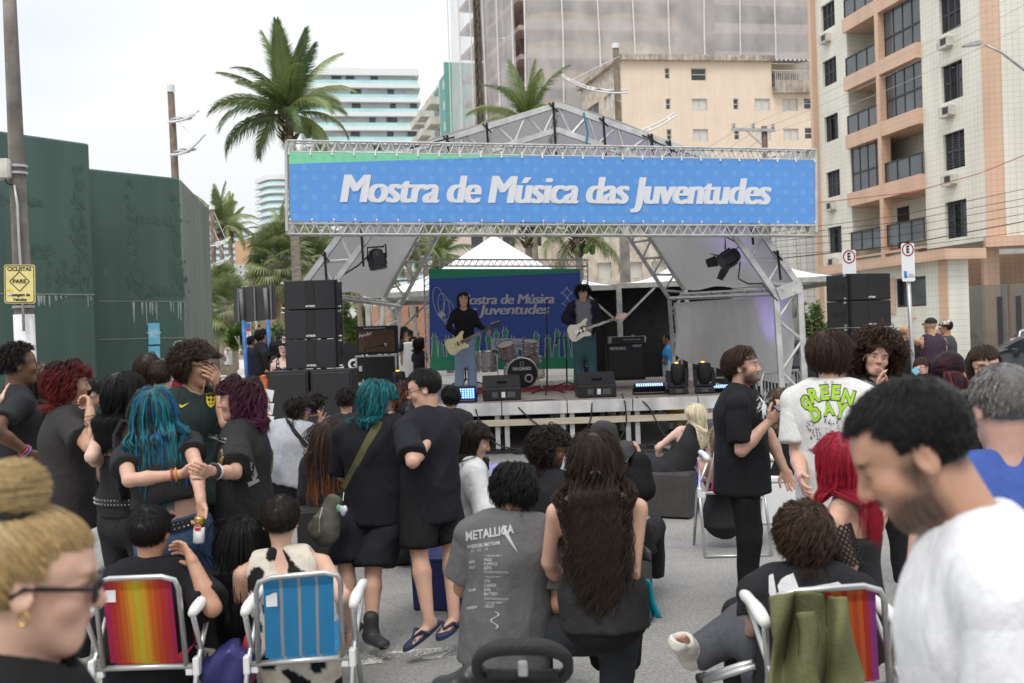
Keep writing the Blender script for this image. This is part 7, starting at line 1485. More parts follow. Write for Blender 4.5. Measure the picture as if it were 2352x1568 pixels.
def print_on(fg,name,mat,vs,fs,mp,key=None,off=.004):  # lay flat print on the garment where the photo shows it; mp maps print xy -> pixel
    bv=fg.bvh[key or fg.topkey];out=[];par=fg.top if key is None else fg.root
    last=None
    for v in vs:
        x,y=mp(v[0],v[1]);r=ray(x,y).normalized();hit=bv.ray_cast(CAM,r)
        if hit[0]is None:q=(last+0 if last is not None else 3.0);p=CAM+r*q
        else:last=(hit[0]-CAM).length;p=hit[0]-r*off
        out.append(p)
    b=MB();b.add(out,fs);return b.build(name,mat,fg.top if fg.top else fg.root)
def print_text(fg,body,cx,cy,wpx,hpx,mat='logo_white',rot=0.,name='print',weight=0.,shear=0.,spacing=1.,off=.004,key=None,line=1.0,align='CENTER',arc=0.):
    vs,fs=text_mesh(body,1,shear,weight,0,spacing,align,line,2);xs=[v.x for v in vs];ys=[v.y for v in vs];x0,x1,y0,y1=min(xs),max(xs),min(ys),max(ys);a=rad(rot);ca,sa=math.cos(a),math.sin(a)
    def mp(x,y):
        u=((x-x0)/(x1-x0)-.5)*wpx;w=((y-y0)/(y1-y0)-.5)*hpx+arc*(1-(2*u/wpx)**2)*0-arc*((2*u/wpx)**2);return cx+u*ca+w*sa,cy+u*sa-w*ca
    return print_on(fg,name,mat,vs,fs,mp,key,off)
def print_poly(fg,polys,mat,name='print',off=.004,key=None):
    bm=bmesh.new()
    for p in polys:
        try:bm.faces.new([bm.verts.new((x,y,0))for x,y in p])
        except ValueError:pass
    bmesh.ops.triangulate(bm,faces=bm.faces);bmesh.ops.subdivide_edges(bm,edges=bm.edges,cuts=1);bmesh.ops.triangulate(bm,faces=bm.faces);bm.verts.ensure_lookup_table();vs=[v.co.copy()for v in bm.verts];fs=[tuple(v.index for v in f.verts)for f in bm.faces];bm.free()
    return print_on(fg,name,mat,vs,fs,lambda x,y:(x,y),key,off)
BLK=(.025,.025,.027);WASH=(.03,.028,.028)
# ================================================================== the crowd
def FN(q):return dict(q)
def HC(col,**k):return FN(dict(dict(col=col,n=1100,ln=.11,curl=.010,freq=75,lift=.45,grav=.2,w=.0034,vol=.16,m=10,hairline=.55),**k))  # curls
def HS(col,**k):return dict(dict(col=col,n=1400,ln=.04,curl=.001,lift=.22,grav=.08,w=.0026,vol=.13,m=5,side=.5,back=.5,jit=.1),**k)  # short crop
def HL(col,**k):return FN(dict(dict(col=col,n=1300,ln=.45,curl=.004,freq=25,lift=.15,grav=.55,w=.0036,vol=.11,m=12,hairline=.55),**k))  # long
DK=(.014,.010,.008);BR=(.045,.026,.016);BK=(.007,.007,.008);JEAN=(.05,.09,.17)
tee=lambda col=BLK,**k:dict(dict(kind='tee',col=col),**k)
lng=lambda col=BLK,**k:dict(dict(kind='long',col=col),**k)
pants=lambda col=BLK,**k:dict(dict(kind='pants',col=col),**k)
shorts=lambda col=BLK,**k:dict(dict(kind='shorts',col=col,to=.95),**k)
PP={}
def bracelet(fg,sd,col,f=.9,r=.034,th=.006,name='bracelet'):
    sh,el,wr,hd,_=fg.arm[sd];c=Vector(lerp(el,wr,f));m=MB();ax=Vector(wr-el).normalized();u=ax.orthogonal().normalized();w=ax.cross(u);m.path([c+(u*math.cos(2*PI*i/14)+w*math.sin(2*PI*i/14))*r*fg.s for i in range(14)],th,6,closed=True);m.build(name,M('br_'+str(col),col,.5,var=.2,scale=60),fg.root)
# ---- left group
PP['afro']=p=person('dark skinned young man with short afro at the left edge',44,838,6.65,82,skin='dark',hairs=HC(DK,n=1300,ln=.035,curl=.004,freq=160,vol=.1,lift=.9,m=6,hairline=.62),eyes=True,arms={'R':dict(p=((-14,985,-1),(66,1041,1)),curl=.5)},top=tee(BLK,sleeve=.7),legs={'all':'stand'});bracelet(p,'R',(.4,.05,.08),.86);bracelet(p,'R',(.2,.2,.5),.92)
person('woman with straight brown hair resting an arm on the young man',100,876,7.0,5,fem=True,skin='pale',arms={'L':dict(p=((8,985,-1),(9,912,-1),(22,885,1)),curl=.3)},top=tee(),hairs=HL((.085,.055,.038),ln=.3))
person('person with rust red curls behind the young man',69,880,7.7,20,skin='light',fem=True,hairs=HC((.12,.03,.015),n=1000,ln=.17,vol=.3),top=tee())
PP['redcurl']=p=person('young man with red dyed curls holding fist to mouth',160,882,5.95,84,skin='olive',hairs=HC((.035,.008,.01),n=1500,ln=.105,curl=.013,freq=70,vol=.26,tip=(.17,.016,.012),tip_at=.45,fringe=.07),eyes=True,head=(0,-4,0),arms={'R':dict(p=((207,1026,-1),(207,944,1),(206,912,1)),curl=1.0,n=(-1,0,0)),'L':'down'},top=tee((.036,.033,.033),sleeve=.72,loose=.03,hem=.17))
PP['corset']=p=person('girl with long wavy black hair and black corset top',289,906,5.6,42,fem=True,skin='pale',head=(30,-4,0),hairs=HL(BK,ln=.27,curl=.012,freq=34,vol=.16,n=1500,fringe=.06),eyes=True,lip=(.25,.03,.04),arms={'L':((210,1048,-1),(238,1070,1)),'R':'down'},top=dict(kind='strapless',col=BLK,loose=.006,hem=.02,topz=.33,amp=.003,name='corset'),bottom=pants(BLK,loose=.004),shoes='shoe')
m=MB();m.path([P(284,965,5.42),P(266,1000,5.43),P(268,1060,5.40),P(274,1120,5.40),P(280,1150,5.42)],.022,6);tag(m.build('bag_strap','black_cloth2' if 'black_cloth2' in MATS else M('black_cloth2',(.013,.013,.014),.8,bump=.4)),'wide black woven bag strap over the corset girl','strap')
def studded_belt(fg,z,w,h,col=BLK,stud=True):
    s=fg.s;m=MB();c=Vector(fg.pv+fg.T*z*s);R_,F_=Vector(fg.right),Vector(fg.tf);rx,ry=w[0]*s,w[1]*s;n=28;pts=[c+R_*rx*math.cos(2*PI*i/n)+F_*ry*math.sin(2*PI*i/n)for i in range(n)];T_=Vector(fg.T)
    vs=[q+T_*e*h/2 for q in pts for e in(-1,1)]+[q+(q-c).normalized()*.006+T_*e*h/2 for q in pts for e in(-1,1)];k=2*n;m.add(vs,[(k+2*i,k+2*((i+1)%n),k+2*((i+1)%n)+1,k+2*i+1)for i in range(n)]+[(2*i+1,2*((i+1)%n)+1,k+2*((i+1)%n)+1,k+2*i+1)for i in range(n)]+[(2*i,k+2*i,k+2*((i+1)%n),2*((i+1)%n))for i in range(n)]);o=m.build('belt',M('belt_black',(.012,.012,.012),.4),fg.root)
    if stud:
        m=MB()
        for i in range(n*2):
            a=2*PI*i/(2*n)
            for e in(-.25,.25):q=c+R_*rx*math.cos(a)+F_*ry*math.sin(a);m.ell(q+(q-c).normalized()*.008+T_*e*h,(.006,.006,.006),5,3)
        m.build('stud','chrome',o)['kind']='stuff'
studded_belt(p,.075,(.178,.130),.045)
PP['teal_girl']=p=person('girl with teal and blue streaked hair holding a beer can',352,940,5.4,-4,fem=True,skin='light',s=.97,pelvis=(395,1166),bw=1.05,bd=1.1,head=(-6,4,-8),hairs=HL((.01,.02,.02),ln=.42,n=1900,vol=.1,streaks=[(.012,.20,.26),(.015,.11,.36),(.01,.015,.015),(.07,.10,.06),(.02,.26,.28),(.012,.016,.016)],jit=.08),arms={'R':dict(p=((450,1068,-1),(462,1152,-1),(463,1190,0)),curl=.75,n=(-.4,-.6,0)),'L':dict(p=((297,1103,-1),(415,1089,-1)),curl=.3)},top=tee(BLK,hem=-.13,sleeve=.5,loose=.025),bottom=pants(JEAN,loose=.035,flare=2.2,waist=.045),shoes='shoe');bracelet(p,'L',(.5,.25,.02),.93);bracelet(p,'L',(.3,.04,.03),.85);studded_belt(p,.0,(.198,.150),.05)
m=MB();q=P(457.5,1216,5.0);t=thing('beer_can','gold and white beer can held by the teal haired girl','can',q);ax=(P(459,1180,5.0)-P(456,1245,5.0)).normalized();L_=.135
M('can_white',(.7,.69,.68),.3,.2,var=.03);M('can_gold',(.5,.33,.09),.25,.7,var=.1);m.lathe([(.024,-L_/2),(.0275,-L_/2+.008),(.0275,.015)],q,ax,20);m.build('body','can_white',t,smooth=True);m=MB();m.lathe([(.0276,.015),(.0276,L_/2-.012),(.023,L_/2),(.022,L_/2)],q,ax,20);m.build('gold_band','can_gold',t,smooth=True);m=MB();m.lathe([(.017,0),(.0165,.002)],q+ax*.014-Vector((0,.0275,0)),(0,-1,0),18);m.build('red_seal','sign_red',t);m=MB();m.lathe([(.0176,0),(.017,.0012)],q+ax*.014-Vector((0,.0272,0)),(0,-1,0),18);m.build('seal_rim','can_white',t);text_on('lettering','AMSTEL','can_white',t,q+ax*.017-Vector((0,.0302,0)),(1,0,0),ax,.009,.0004,.026,weight=.0004)
PP['jersey']=p=person('curly haired boy with glasses in dark green football jersey',447,838,6.25,150,skin='olive',hairs=HC(BR,n=1700,ln=.085,curl=.011,freq=95,vol=.3,m=11,hairline=.62),eyes=True,head=(-32,-6,3),glasses=dict(w=.024,h=.016,sq=.45,r=.0024),arms={'L':dict(p=((520,972,-1),(501,885,1),(486,855,-1)),curl=.45,n=(-.7,.3,0),side=(0,-.2,1)),'R':'down'},top=tee((.021,.034,.033),loose=.022,hem=.14),bottom=pants((.02,.02,.025)))
print_poly(p,[[(411,927),(413,935),(418,936),(435,924),(418,931),(414,929)]],M('print_yellow',(.7,.55,.02),.6));print_poly(p,[[(474,909),(480,912),(484,908),(488,912),(493,909),(494,922),(491,931),(484,936),(478,931),(474,922)]],'print_yellow','crest');M('print_dark',(.02,.035,.033),.8);print_poly(p,[[(477,914),(483,915),(483,921),(477,920)],[(486,915),(491,914),(491,920),(486,921)],[(479,924),(483,924),(483,931)],[(486,924),(490,924),(486,931)]],'print_dark','crest_gap',.0055)
for k in range(5):print_poly(p,[[(474+k*4.6+1.8*math.cos(a*PI/5-PI/2)*(1 if a%2==0 else.4),905-1.2*(2-abs(k-2))+1.8*math.sin(a*PI/5-PI/2)*(1 if a%2==0 else.4))for a in range(10)]],'print_yellow','star')
M('gold',(.6,.4,.15),.25,1,var=0);m=MB();m.path([P(422,874,6.12),P(440,893,6.04),P(466,902,6.0),P(468,885,6.03),P(470,872,6.1)],.0018,4);m.build('necklace','gold',p.root)
PP['burg']=p=person('person with burgundy wavy hair in washed black band shirt',545,918,5.65,-78,skin='light',fem=True,head=(-4,-4,0),hairs=HC((.045,.010,.018),n=1500,ln=.17,curl=.012,freq=45,vol=.22,grav=.35,lift=.5,tip=(.09,.016,.05),fringe=.09),eyes=True,arms={'L':dict(p=((540,1086,-1),(484,1082,-1)),curl=.5),'R':'down'},top=tee((.026,.026,.025),sleeve=.85,loose=.04,hem=.2),bottom=pants((.02,.02,.021),loose=.03),bw=1.05)
bracelet(p,'L',(.02,.02,.02),.9,.036,.012);bracelet(p,'L',(.6,.6,.6),.8,.037,.008)
print_text(p,'Me',500,1005,11,42,'logo_grey2' if 'logo_grey2' in MATS else M('logo_grey2',(.32,.32,.32),.8),-70);print_poly(p,[[(575,1060),(584,1066),(592,1090),(584,1108),(577,1095)],[(568,1108),(594,1099),(596,1105),(572,1118)]],'logo_grey2');M('print_gold',(.3,.2,.06),.8);print_poly(p,[[(502,1040),(510,1030),(514,1050),(508,1075),(500,1085)]],'print_gold')
person('girl with long brown hair standing behind the jersey boy',340,850,8.0,10,fem=True,skin='light',hairs=HL((.04,.022,.015),ln=.32),top=tee())
person('girl with brown hair tied up behind the jersey boy',372,866,7.5,20,fem=True,skin='light',s=.98,hairs=dict(col=(.045,.025,.016),n=1300,w=.003,vol=.16,m=7,to=(0,-.6,.75)),top=tee((.03,.03,.035)))
p=person('grey haired man in grey shirt by the blue plates',412,796,23.5,25,skin='tan',head=(30,0,0),hairs=HS((.32,.31,.30),n=400,w=.006),top=tee((.065,.07,.085)),bottom=shorts((.5,.03,.05)),hands=False)
person('person in black bending behind the red curled young man',205,905,7.4,60,skin='light',s=1,sit=True,legs={'all':'stand'},head=(0,-40,0),hairs=HS(BK,n=400),top=tee((.02,.02,.024)),lower=False)
# ---- plaza people
person('bearded man in navy hoodie by the blue post',580,785,22.0,80,skin='light',zfloor=.3,beard=.8,hairs=HC(DK,n=400,ln=.05,w=.006,vol=.18),top=dict(kind='hood',col=(.02,.022,.045),loose=.04),bottom=pants((.11,.11,.13),loose=.03),arms={'R':'cross','L':'cross'},hands=False)
person('tall boy in black hoodie with small shoulder bag',603,772,21.0,85,skin='light',zfloor=.1,hairs=HC(DK,n=400,ln=.08,w=.006,vol=.25),top=dict(kind='hood',col=(.014,.014,.016),loose=.04),bottom=pants((.04,.045,.05),loose=.04),arms={'R':((610,815,-1),(616,848,1))},hands=True)
PP['heart']=p=person('girl with choker and white heart lettering top by barrier',650,801,18.4,178,fem=True,skin='pale',head=(0,0,0),hairs=HL(BK,ln=.22,n=500,w=.007,fringe=.07,vol=.15),glasses=dict(w=.022,h=.018,r=.003,sq=.9),lip=(.02,.01,.015),top=dict(kind='tank',col=BLK,hem=.1,scoop=.1,loose=.01));print_text(p,'I   MY',651,830,27,7,weight=.03,off=.01);print_text(p,'BOYFRIEND',651,840,28,4.5,weight=.03,off=.01);print_poly(p,[[(646,828),(648,826.5),(650,828),(652,826.5),(654,828),(650,833.5)]],'sign_red',off=.01)
person('dark haired man partly behind the heart lettering girl',648,781,20.5,120,skin='tan',s=1.08,hairs=HS(DK,n=400,w=.006),top=tee((.03,.03,.035)),hands=False)
person('long haired girl beside the heart lettering girl',637,797,19.5,100,fem=True,skin='tan',hairs=HL(DK,n=400,w=.007,ln=.35),top=tee(),hands=False)
person('man in white shirt sitting on the concrete bench',521,788,34,-80,sit=True,skin='brown',hairs=HS(DK,n=200,w=.01),top=tee((.6,.6,.6)),bottom=shorts((.1,.16,.25)),zfloor=.32,legs={'all':((508,812,0),(496,822,0))},hands=False)
# ---- seated middle left
PP['grey']=p=person('seated man in light grey shirt with black chest strap',688,940,10.3,12,s=1.06,sit=True,skin='tan',pelvis=(663,1092),bw=1.28,bd=1.35,head=(62,-8,4),eyes=True,hairs=HC((.02,.014,.011),n=1300,ln=.1,curl=.012,freq=60,vol=.28),glasses=dict(col=(.05,.07,.15),r=.0025),top=tee((.40,.41,.44),sleeve=.75,loose=.03,hem=.08),arms={'R':((744,1030,1),(740,975,1)),'L':'lap'},mouth=.003)
def strap(fg,pts,w,mat,name='strap',off=.008):
    bv=fg.bvh[fg.topkey];out=[]
    for i in range(len(pts)-1):
        for k in range(8):
            f=k/8;x,y=pts[i][0]+(pts[i+1][0]-pts[i][0])*f,pts[i][1]+(pts[i+1][1]-pts[i][1])*f;hit=bv.ray_cast(CAM,ray(x,y).normalized())
            if hit[0]is not None:out.append(hit[0]-ray(x,y).normalized()*off)
    if len(out)<2:return None
    m=MB();vs=[]
    for i,q in enumerate(out):t=(out[min(i+1,len(out)-1)]-out[max(0,i-1)]).normalized();s_=t.cross(Vector((0,-1,0))).normalized()*w/2;vs+=[q-s_,q+s_]
    m.add(vs,[(2*i,2*i+1,2*i+3,2*i+2)for i in range(len(out)-1)]);return m.build(name,mat,fg.root)
strap(p,[(655,961),(680,995),(708,1030)],.045,'black_cloth2','chest_strap')
person('curly haired person sitting behind the grey shirt man',725,928,10.9,40,sit=True,skin='tan',hairs=HC(DK,n=900,ln=.09,vol=.3,w=.005),top=tee())
p=person('short curly haired man in black with raised open hand',795,920,10.3,4,sit=True,skin='tan',hairs=HC(DK,n=1100,ln=.04,curl=.005,freq=140,vol=.14,w=.004,lift=.9),top=tee(),arms={'L':dict(p=((714,1035,-1),(733,982,1),(742,955,0)),curl=.1,spread=.5,n=(0,-1,0))})
p=person('seated girl with very long brown hair fading to orange',752,1000,8.85,15,fem=True,sit=True,skin='light',hairs=HL((.05,.026,.018),ln=.62,n=1700,tip=(.30,.10,.035),tip_at=.72,curl=.006,w=.004),top=lng((.02,.02,.022),loose=.03),bottom=pants())
PP['tealhair']=p=person('standing person with bright teal hair and olive bag strap',868,920,6.15,16,skin='light',s=.945,bw=1.2,bd=1.25,head=(52,-22,8),hairs=HC((.012,.10,.11),streaks=[(.012,.10,.11),(.016,.17,.18),(.008,.055,.065),(.02,.21,.23),(.01,.12,.15)],n=2100,ln=.14,curl=.006,freq=40,vol=.24,lift=.4,grav=.3,fringe=.08,jit=.2),eyes=True,glasses=dict(col=(.3,.25,.2),r=.0018),top=tee((.013,.013,.016),sleeve=.95,loose=.035,hem=.15),bottom=shorts((.016,.017,.021),to=1.02,loose=.05,amp=.012),arms={'R':dict(p=((934,1066,1),(920,1000,1)),curl=.6),'L':'lap'},legs={'R':((858,1300,0),(853,1452,0),(888,1470,-1)),'L':((795,1290,0),(803,1440,0))},shoes=dict(kind='shoe',col=(.035,.035,.035),high=True,check=True,sole=(.55,.53,.5)))
M('sock_grey',(.13,.135,.14),.9);hp,kn,an,ft=p.leg['R'];m=MB();m.path([Vector(lerp(kn,an,.72)),Vector(lerp(kn,an,.98))],[.043,.045],14);m.build('sock','sock_grey',p.root,smooth=True)
M('olive_web',(.105,.10,.045),.8,bump=.4,bscale=200);M('olive_bag',(.085,.08,.06),.75,var=.15,bump=.5,bscale=12)
strap(p,[(872,966),(845,1015),(815,1075),(788,1130),(776,1145)],.05,'olive_web','bag_strap')
q=P(752,1192,5.85);t=thing('shoulder_bag','olive sling bag hanging at the teal haired person','bag',q);S=Sdf();S.cone(A3(P(768,1150,5.85)),A3(P(742,1215,5.83)),.05,.085,.03,(1,0,.25),.04,.055);S.cone(A3(P(742,1215,5.83)),A3(P(748,1235,5.83)),.085,.075,.03,(1,0,.2),.055,.05);S.cone(A3(P(730,1190,5.78)),A3(P(726,1225,5.78)),.028,.03,.02);v,f=S.mesh(.008);n_=vnormals(v,f);v=v+n_*(wrinkle(v,5,45)*.007)[:,None];np_obj('pouch',[(v,f)],'olive_bag',t,A3(q));m=MB();m.path([P(741,1165,5.75),P(734,1190,5.73),P(733,1222,5.73)],.004,5);m.build('zip','galv',t)
t=thing('key_charm','bunch of pale plastic charms hanging from the sling bag','charm',P(788,1165,5.8));m=MB();m.path([P(790,1130,5.82),P(788,1150,5.8)],.003,5);m.build('chain','chrome',t)
for dx,dy,c in((-4,12,(.5,.48,.5)),(4,12,(.65,.7,.72)),(-10,10,(.12,.4,.25)),(0,20,(.35,.3,.4))):m=MB();m.ell(P(788+dx,1157+dy,5.78),(.016,.009,.022),8,6);m.build('charm',M('ch'+str(c),c,.4),t,smooth=True)
PP['boy']=p=person('tall boy with glasses in black shirt and flip-flops',974,893,6.05,-42,skin='light',bw=1.05,bd=1.1,head=(-42,-16,0),hairs=HS((.012,.010,.009),n=2200,ln=.036,side=.3,back=.25,comb=(0,.2,.25),vol=.11,hairline=.68,w=.0022),eyes=True,glasses=dict(col=(.03,.03,.06),r=.002),mouth=.002,top=tee((.016,.016,.022),sleeve=.85,loose=.03,hem=.16),bottom=shorts((.012,.012,.013),to=.98,loose=.035),arms={'L':dict(p=((948,1060,-1),(985,1012,1)),curl=.4),'R':dict(p=((1005,1066,1),(958,1020,-1),(940,1000,-1)),curl=.55,n=(.6,.4,0))},legs={'L':((962,1262,0),(987,1440,0),(925,1470,-1)),'R':((1035,1250,0),(1043,1424,0),(1005,1445,-1))},shoes=dict(kind='flip',col=(.018,.03,.07)))
person('person with dark orange tipped curls near the stage lights',929,915,8.6,10,s=1,sit=True,skin='light',fem=True,hairs=HC((.06,.02,.012),n=1200,ln=.13,vol=.35,tip=(.2,.06,.02),w=.004),top=tee((.03,.03,.032)))
p=person('seated person with black hair and grey skull print shirt',943,958,7.7,10,sit=True,fem=True,skin='light',hairs=HL(BK,ln=.3,curl=.008,n=1000),top=tee((.12,.12,.125),loose=.03),bottom=pants())
r=random.Random(4);print_poly(p,[[(x+r.uniform(-7,7),y+r.uniform(-9,9))for k in range(5)]for x in range(922,955,7)for y in range(1058,1140,12)],M('print_black',(.012,.012,.014),.8))
person('dark curly head right in front of the blue led panel',1036,912,11.5,0,sit=True,skin='tan',hairs=HC(BK,n=700,ln=.07,w=.005,vol=.25),top=tee())
p=person('girl in white shirt looking down in profile',1090,1012,6.7,78,fem=True,sit=True,skin='light',s=1.02,pelvis=(1080,1165),head=(4,-22,0),hairs=HL(DK,ln=.26,n=1300,vol=.06,comb=(0,-.5,0)),eyes=True,top=lng((.62,.62,.62),loose=.028,hem=.1,amp=.012),bottom=pants(),arms={'R':dict(p=((1113,1178,-1),(1142,1166,1)),curl=.5)})
t=thing('red_phone','small red phone case in the hand of the white shirt girl','phone',P(1150,1135,6.6));m=MB();m.box(P(1150,1135,6.6),(.045,.012,.09),Matrix.Rotation(.5,3,'Y'));m.build('case','sign_red',t,bevel=.004)
p=person('man with round afro and glasses smiling in profile',1263,1030,6.6,38,sit=True,skin='brown',s=1.05,pelvis=(1225,1200),bw=1.1,head=(46,-10,4),hairs=HC((.018,.011,.009),n=2000,ln=.12,curl=.008,freq=130,vol=.42,m=11,w=.0036,grav=.3),eyes=True,glasses=dict(r=.002,w=.022,h=.018,sq=.9),beard=.75,teeth=True,mouth=.004,top=tee((.016,.016,.018),loose=.03),arms={'R':'lap','L':'lap'})
PP['metal']=p=person('man in faded grey tour shirt sitting with his back turned',1180,1128,4.85,-6,sit=True,skin='tan',s=1.02,pelvis=(1168,1372),bw=1.1,bd=1.2,head=(14,-20,6),hairs=HC(BK,n=2200,ln=.09,curl=.012,freq=55,vol=.26,lift=.4,grav=.2,w=.0034,back=.8),top=tee((.115,.112,.112),sleeve=.8,loose=.035,hem=.16,amp=.010),bottom=pants((.03,.032,.036),loose=.03),arms={'R':dict(p=((1283,1412,-1),(1262,1440,1)),curl=.6),'L':'lap'},legs={'R':((1425,1452,-1),(1412,1640,0),(1380,1660,1)),'L':((1190,1430,1),(1200,1560,1))},shoes=dict(kind='shoe',col=(.03,.03,.03)))
M('print_pale',(.42,.42,.42),.85,var=.15,scale=30);ML='print_pale'
print_text(p,'METALLICA',1124,1223,112,22,ML,-9,weight=.03,shear=.15,name='lettering');print_poly(p,[[(1154,1204),(1162,1213),(1166,1222),(1191,1271),(1172,1247),(1158,1225)]],ML)
print_text(p,'WHEREVER I MAY ROAM',1110,1251,76,9,ML,-8,weight=.02,name='lettering');print_text(p,'01 · 02 · 93',1101,1263,40,6,ML,-8,name='lettering')
for i,(tx,y,w_)in enumerate((('*** ENCORE ONE ***',1276,42),('FADE',1285,18),('PUPPETZ',1295,31),('SEEK',1304,18),('*** ENCORE TWO ***',1325,42),('ONE',1334,14),('CARESS',1344,28),('EVIL',1354,16),('BATTERY',1364,32),('*** ENCORE THREE ***',1384,47),('CRAZY',1392,24))):print_text(p,tx,1112+w_/2,y,w_,5 if tx[0]=='*' else 7.5,ML,-1,weight=.02,name='lettering')
for y in(1311,1314,1372,1375):print_poly(p,[[(1112,y),(1168,y+2),(1168,y+3),(1112,y+1)]],ML)
for i,(tx,y,w_)in enumerate((('SAND',1290,14),('WOLF',1303,14),('UNFORGIVEN',1395,24),('ROAM',1355,16))):print_text(p,tx,1084,y,w_,6.5,ML,-10,weight=.02,name='lettering')
vs=[]
for k in range(40):t_=k/39;vs.append((1136+10*math.sin(t_*9)*(1-.3*t_),1404+t_*40))
print_poly(p,[[(vs[i][0]-1.8,vs[i][1]),(vs[i+1][0]-1.8,vs[i+1][1]),(vs[i+1][0]+1.8,vs[i+1][1]),(vs[i][0]+1.8,vs[i][1])]for i in range(39)],ML,'snake_print')
PP['longhair']=p=person('bare shouldered girl with long dark curly hair from behind',1366,1052,4.5,2,fem=True,sit=True,skin='light',s=1.0,pelvis=(1384,1388),bw=1.1,bd=1.1,hairs=HL((.030,.018,.012),ln=.54,n=3400,curl=.017,freq=34,vol=.12,w=.003,m=16,jit=.1,narrow=.14),top=dict(kind='strapless',col=BLK,hem=.1,topz=.28,loose=.008,amp=.004),bottom=pants((.012,.012,.014),loose=.014),arms={'R':dict(p=((1450,1318,0),(1440,1390,1)),nohand=True),'L':dict(p=((1262,1290,1),(1290,1350,1)),nohand=True)},legs={'R':((1445,1400,1),(1450,1520,1)),'L':((1370,1420,1),(1380,1520,1))})
t=thing('hair_clip','small dark claw clip in the long curly hair','hair clip',P(1368,1088,4.32));m=MB()
for e in(-1,1):m.path([P(1368+e*2,1080,4.36),P(1368+e*10,1086,4.34),P(1368+e*8,1096,4.35)],.007,6)
m.build('claw','black_plastic',t,smooth=True)
p=person('person in wide black sun hat with brown curls',1386,1035,6.9,10,fem=True,sit=True,skin='light',head=(0,-4,0),pelvis=(1410,1190),hairs=HC((.12,.06,.025),n=1300,ln=.34,curl=.014,freq=50,vol=.18,grav=.5,lift=.3,m=14),top=lng((.012,.012,.013),loose=.05,amp=.014),bottom=pants(),arms={'R':((1475,1120,0),(1470,1060,0))})
M('straw_black',(.03,.03,.033),.7,var=.3,scale=2,bump=.6,bscale=70,stretch=(.2,.2,8));t=thing('sun_hat','wide brimmed black straw sun hat','hat',P(1386,1005,6.9));ax=Vector((.12,-.10,1));m=MB();c=P(1384,1020,6.9);m.lathe([(.001,.165),(.05,.16),(.085,.13),(.103,.08),(.108,.03),(.112,.0)],c,ax,28,False);m.build('crown','straw_black',t,smooth=True);m=MB();n=40
m.grid(lambda u,v:c+(Matrix.Rotation(.05,3,'X')@Vector((math.cos(2*PI*u)*(.108+.12*v),math.sin(2*PI*u)*(.108+.12*v),-.05*v*v+.05*v*math.sin(2*PI*u*2+1)))),n,5);m.build('brim','straw_black',t,smooth=True)
# ---- centre right
p=person('girl with white blonde hair in black mesh dress on a cube',1598,955,10.15,-22,fem=True,sit=True,skin='pale',pelvis=(1543,1086),head=(40,-10,6),hairs=HL((.72,.64,.47),ln=.33,n=2600,vol=.13,w=.004,jit=.08,narrow=.11),top=dict(kind='tank',col=BLK,hem=.2,loose=.02,name='mesh_dress',arm=.06,amp=.006),bottom=dict(kind='skirt',col=BLK,to=.9,loose=.03),arms={'L':dict(p=((1508,1030,0),(1516,1065,1)),nohand=True),'R':dict(p=((1602,1082,0),(1590,1110,1)),nohand=True)},legs={'L':((1482,1064,1),(1484,1140,1)),'R':'sit'},shoes='shoe')
p=person('tanned person lounging in the striped chair behind the phone man',1655,1008,8.55,-30,fem=True,sit=True,skin='olive',hairs=HL((.3,.22,.13),ln=.25,n=700),top=dict(kind='strapless',col=BLK,topz=.3),bottom=pants(),legs={'all':((1690,1100,1),(1690,1170,1))},arms={'L':dict(p=((1618,1085,0),(1606,1050,1)),nohand=True),'R':'lap'})
PP['phone']=p=person('bearded man in black band shirt holding a phone',1706,842,6.6,92,skin='light',bw=1.12,bd=1.3,s=1.02,head=(4,2,0),hairs=HC((.045,.022,.014),n=1900,ln=.075,curl=.006,freq=35,vol=.16,lift=.3,comb=(0,-.8,.3),side=.3,hairline=.68),eyes=True,beard=.85,brow=(.025,.015,.011),mouth=.010,top=tee((.012,.012,.014),sleeve=.85,loose=.025,hem=.17),bottom=pants((.009,.009,.010),loose=.02),arms={'R':dict(p=((1703,1040,-1),(1772,962,-1),(1795,938,0)),curl=.6,n=(.2,.5,.8),side=(-.4,-.6,.6)),'L':dict(p=((1800,1040,1),(1811,1098,-1)),curl=.5)},shoes='shoe')
t=thing('mobile_phone','dark phone held up by the bearded man','phone',P(1797,931,6.2));m=MB();m.bar(P(1782,941,6.22),P(1808,926,6.22),.075,.009,(0,-.4,1));m.build('body','black_plastic',t,bevel=.003);m=MB();m.bar(P(1783.5,938.5,6.2),P(1806.5,925,6.2),.068,.003,(0,-.4,1));m.build('screen','glass_smoke',t)
r=random.Random(8);L2=[]
for k in range(26):
    a=r.uniform(0,6.28);x,y=1755,925;q=[(x,y)];hd=a
    for j in range(5):hd+=r.uniform(-.7,.7);x+=7*math.cos(hd)*.6;y+=7*math.sin(hd)*1.2;q.append((x,y))
    for j in range(5):w_=1.6*(1-j/5);L2.append([(q[j][0]-w_,q[j][1]),(q[j][0]+w_,q[j][1]),(q[j+1][0]+w_*.6,q[j+1][1]),(q[j+1][0]-w_*.6,q[j+1][1])])
print_poly(p,L2,'logo_white','lightning_print')
PP['greenday']=p=person('boy in white shirt with lime green band lettering on back',1908,818,5.45,8,skin='light',head=(24,-2,0),hairs=HL((.045,.024,.015),ln=.115,n=2000,vol=.3,curl=.005,grav=.2,lift=.2,w=.0034,m=9,narrow=.3,back=.7),top=tee((.66,.655,.64),sleeve=.8,loose=.03,hem=.22,amp=.008),bottom=pants((.03,.04,.06)),arms={'L':((1831,1040,0),(1842,1100,-1)),'R':'down'})
M('lime',(.30,.52,.02),.7)
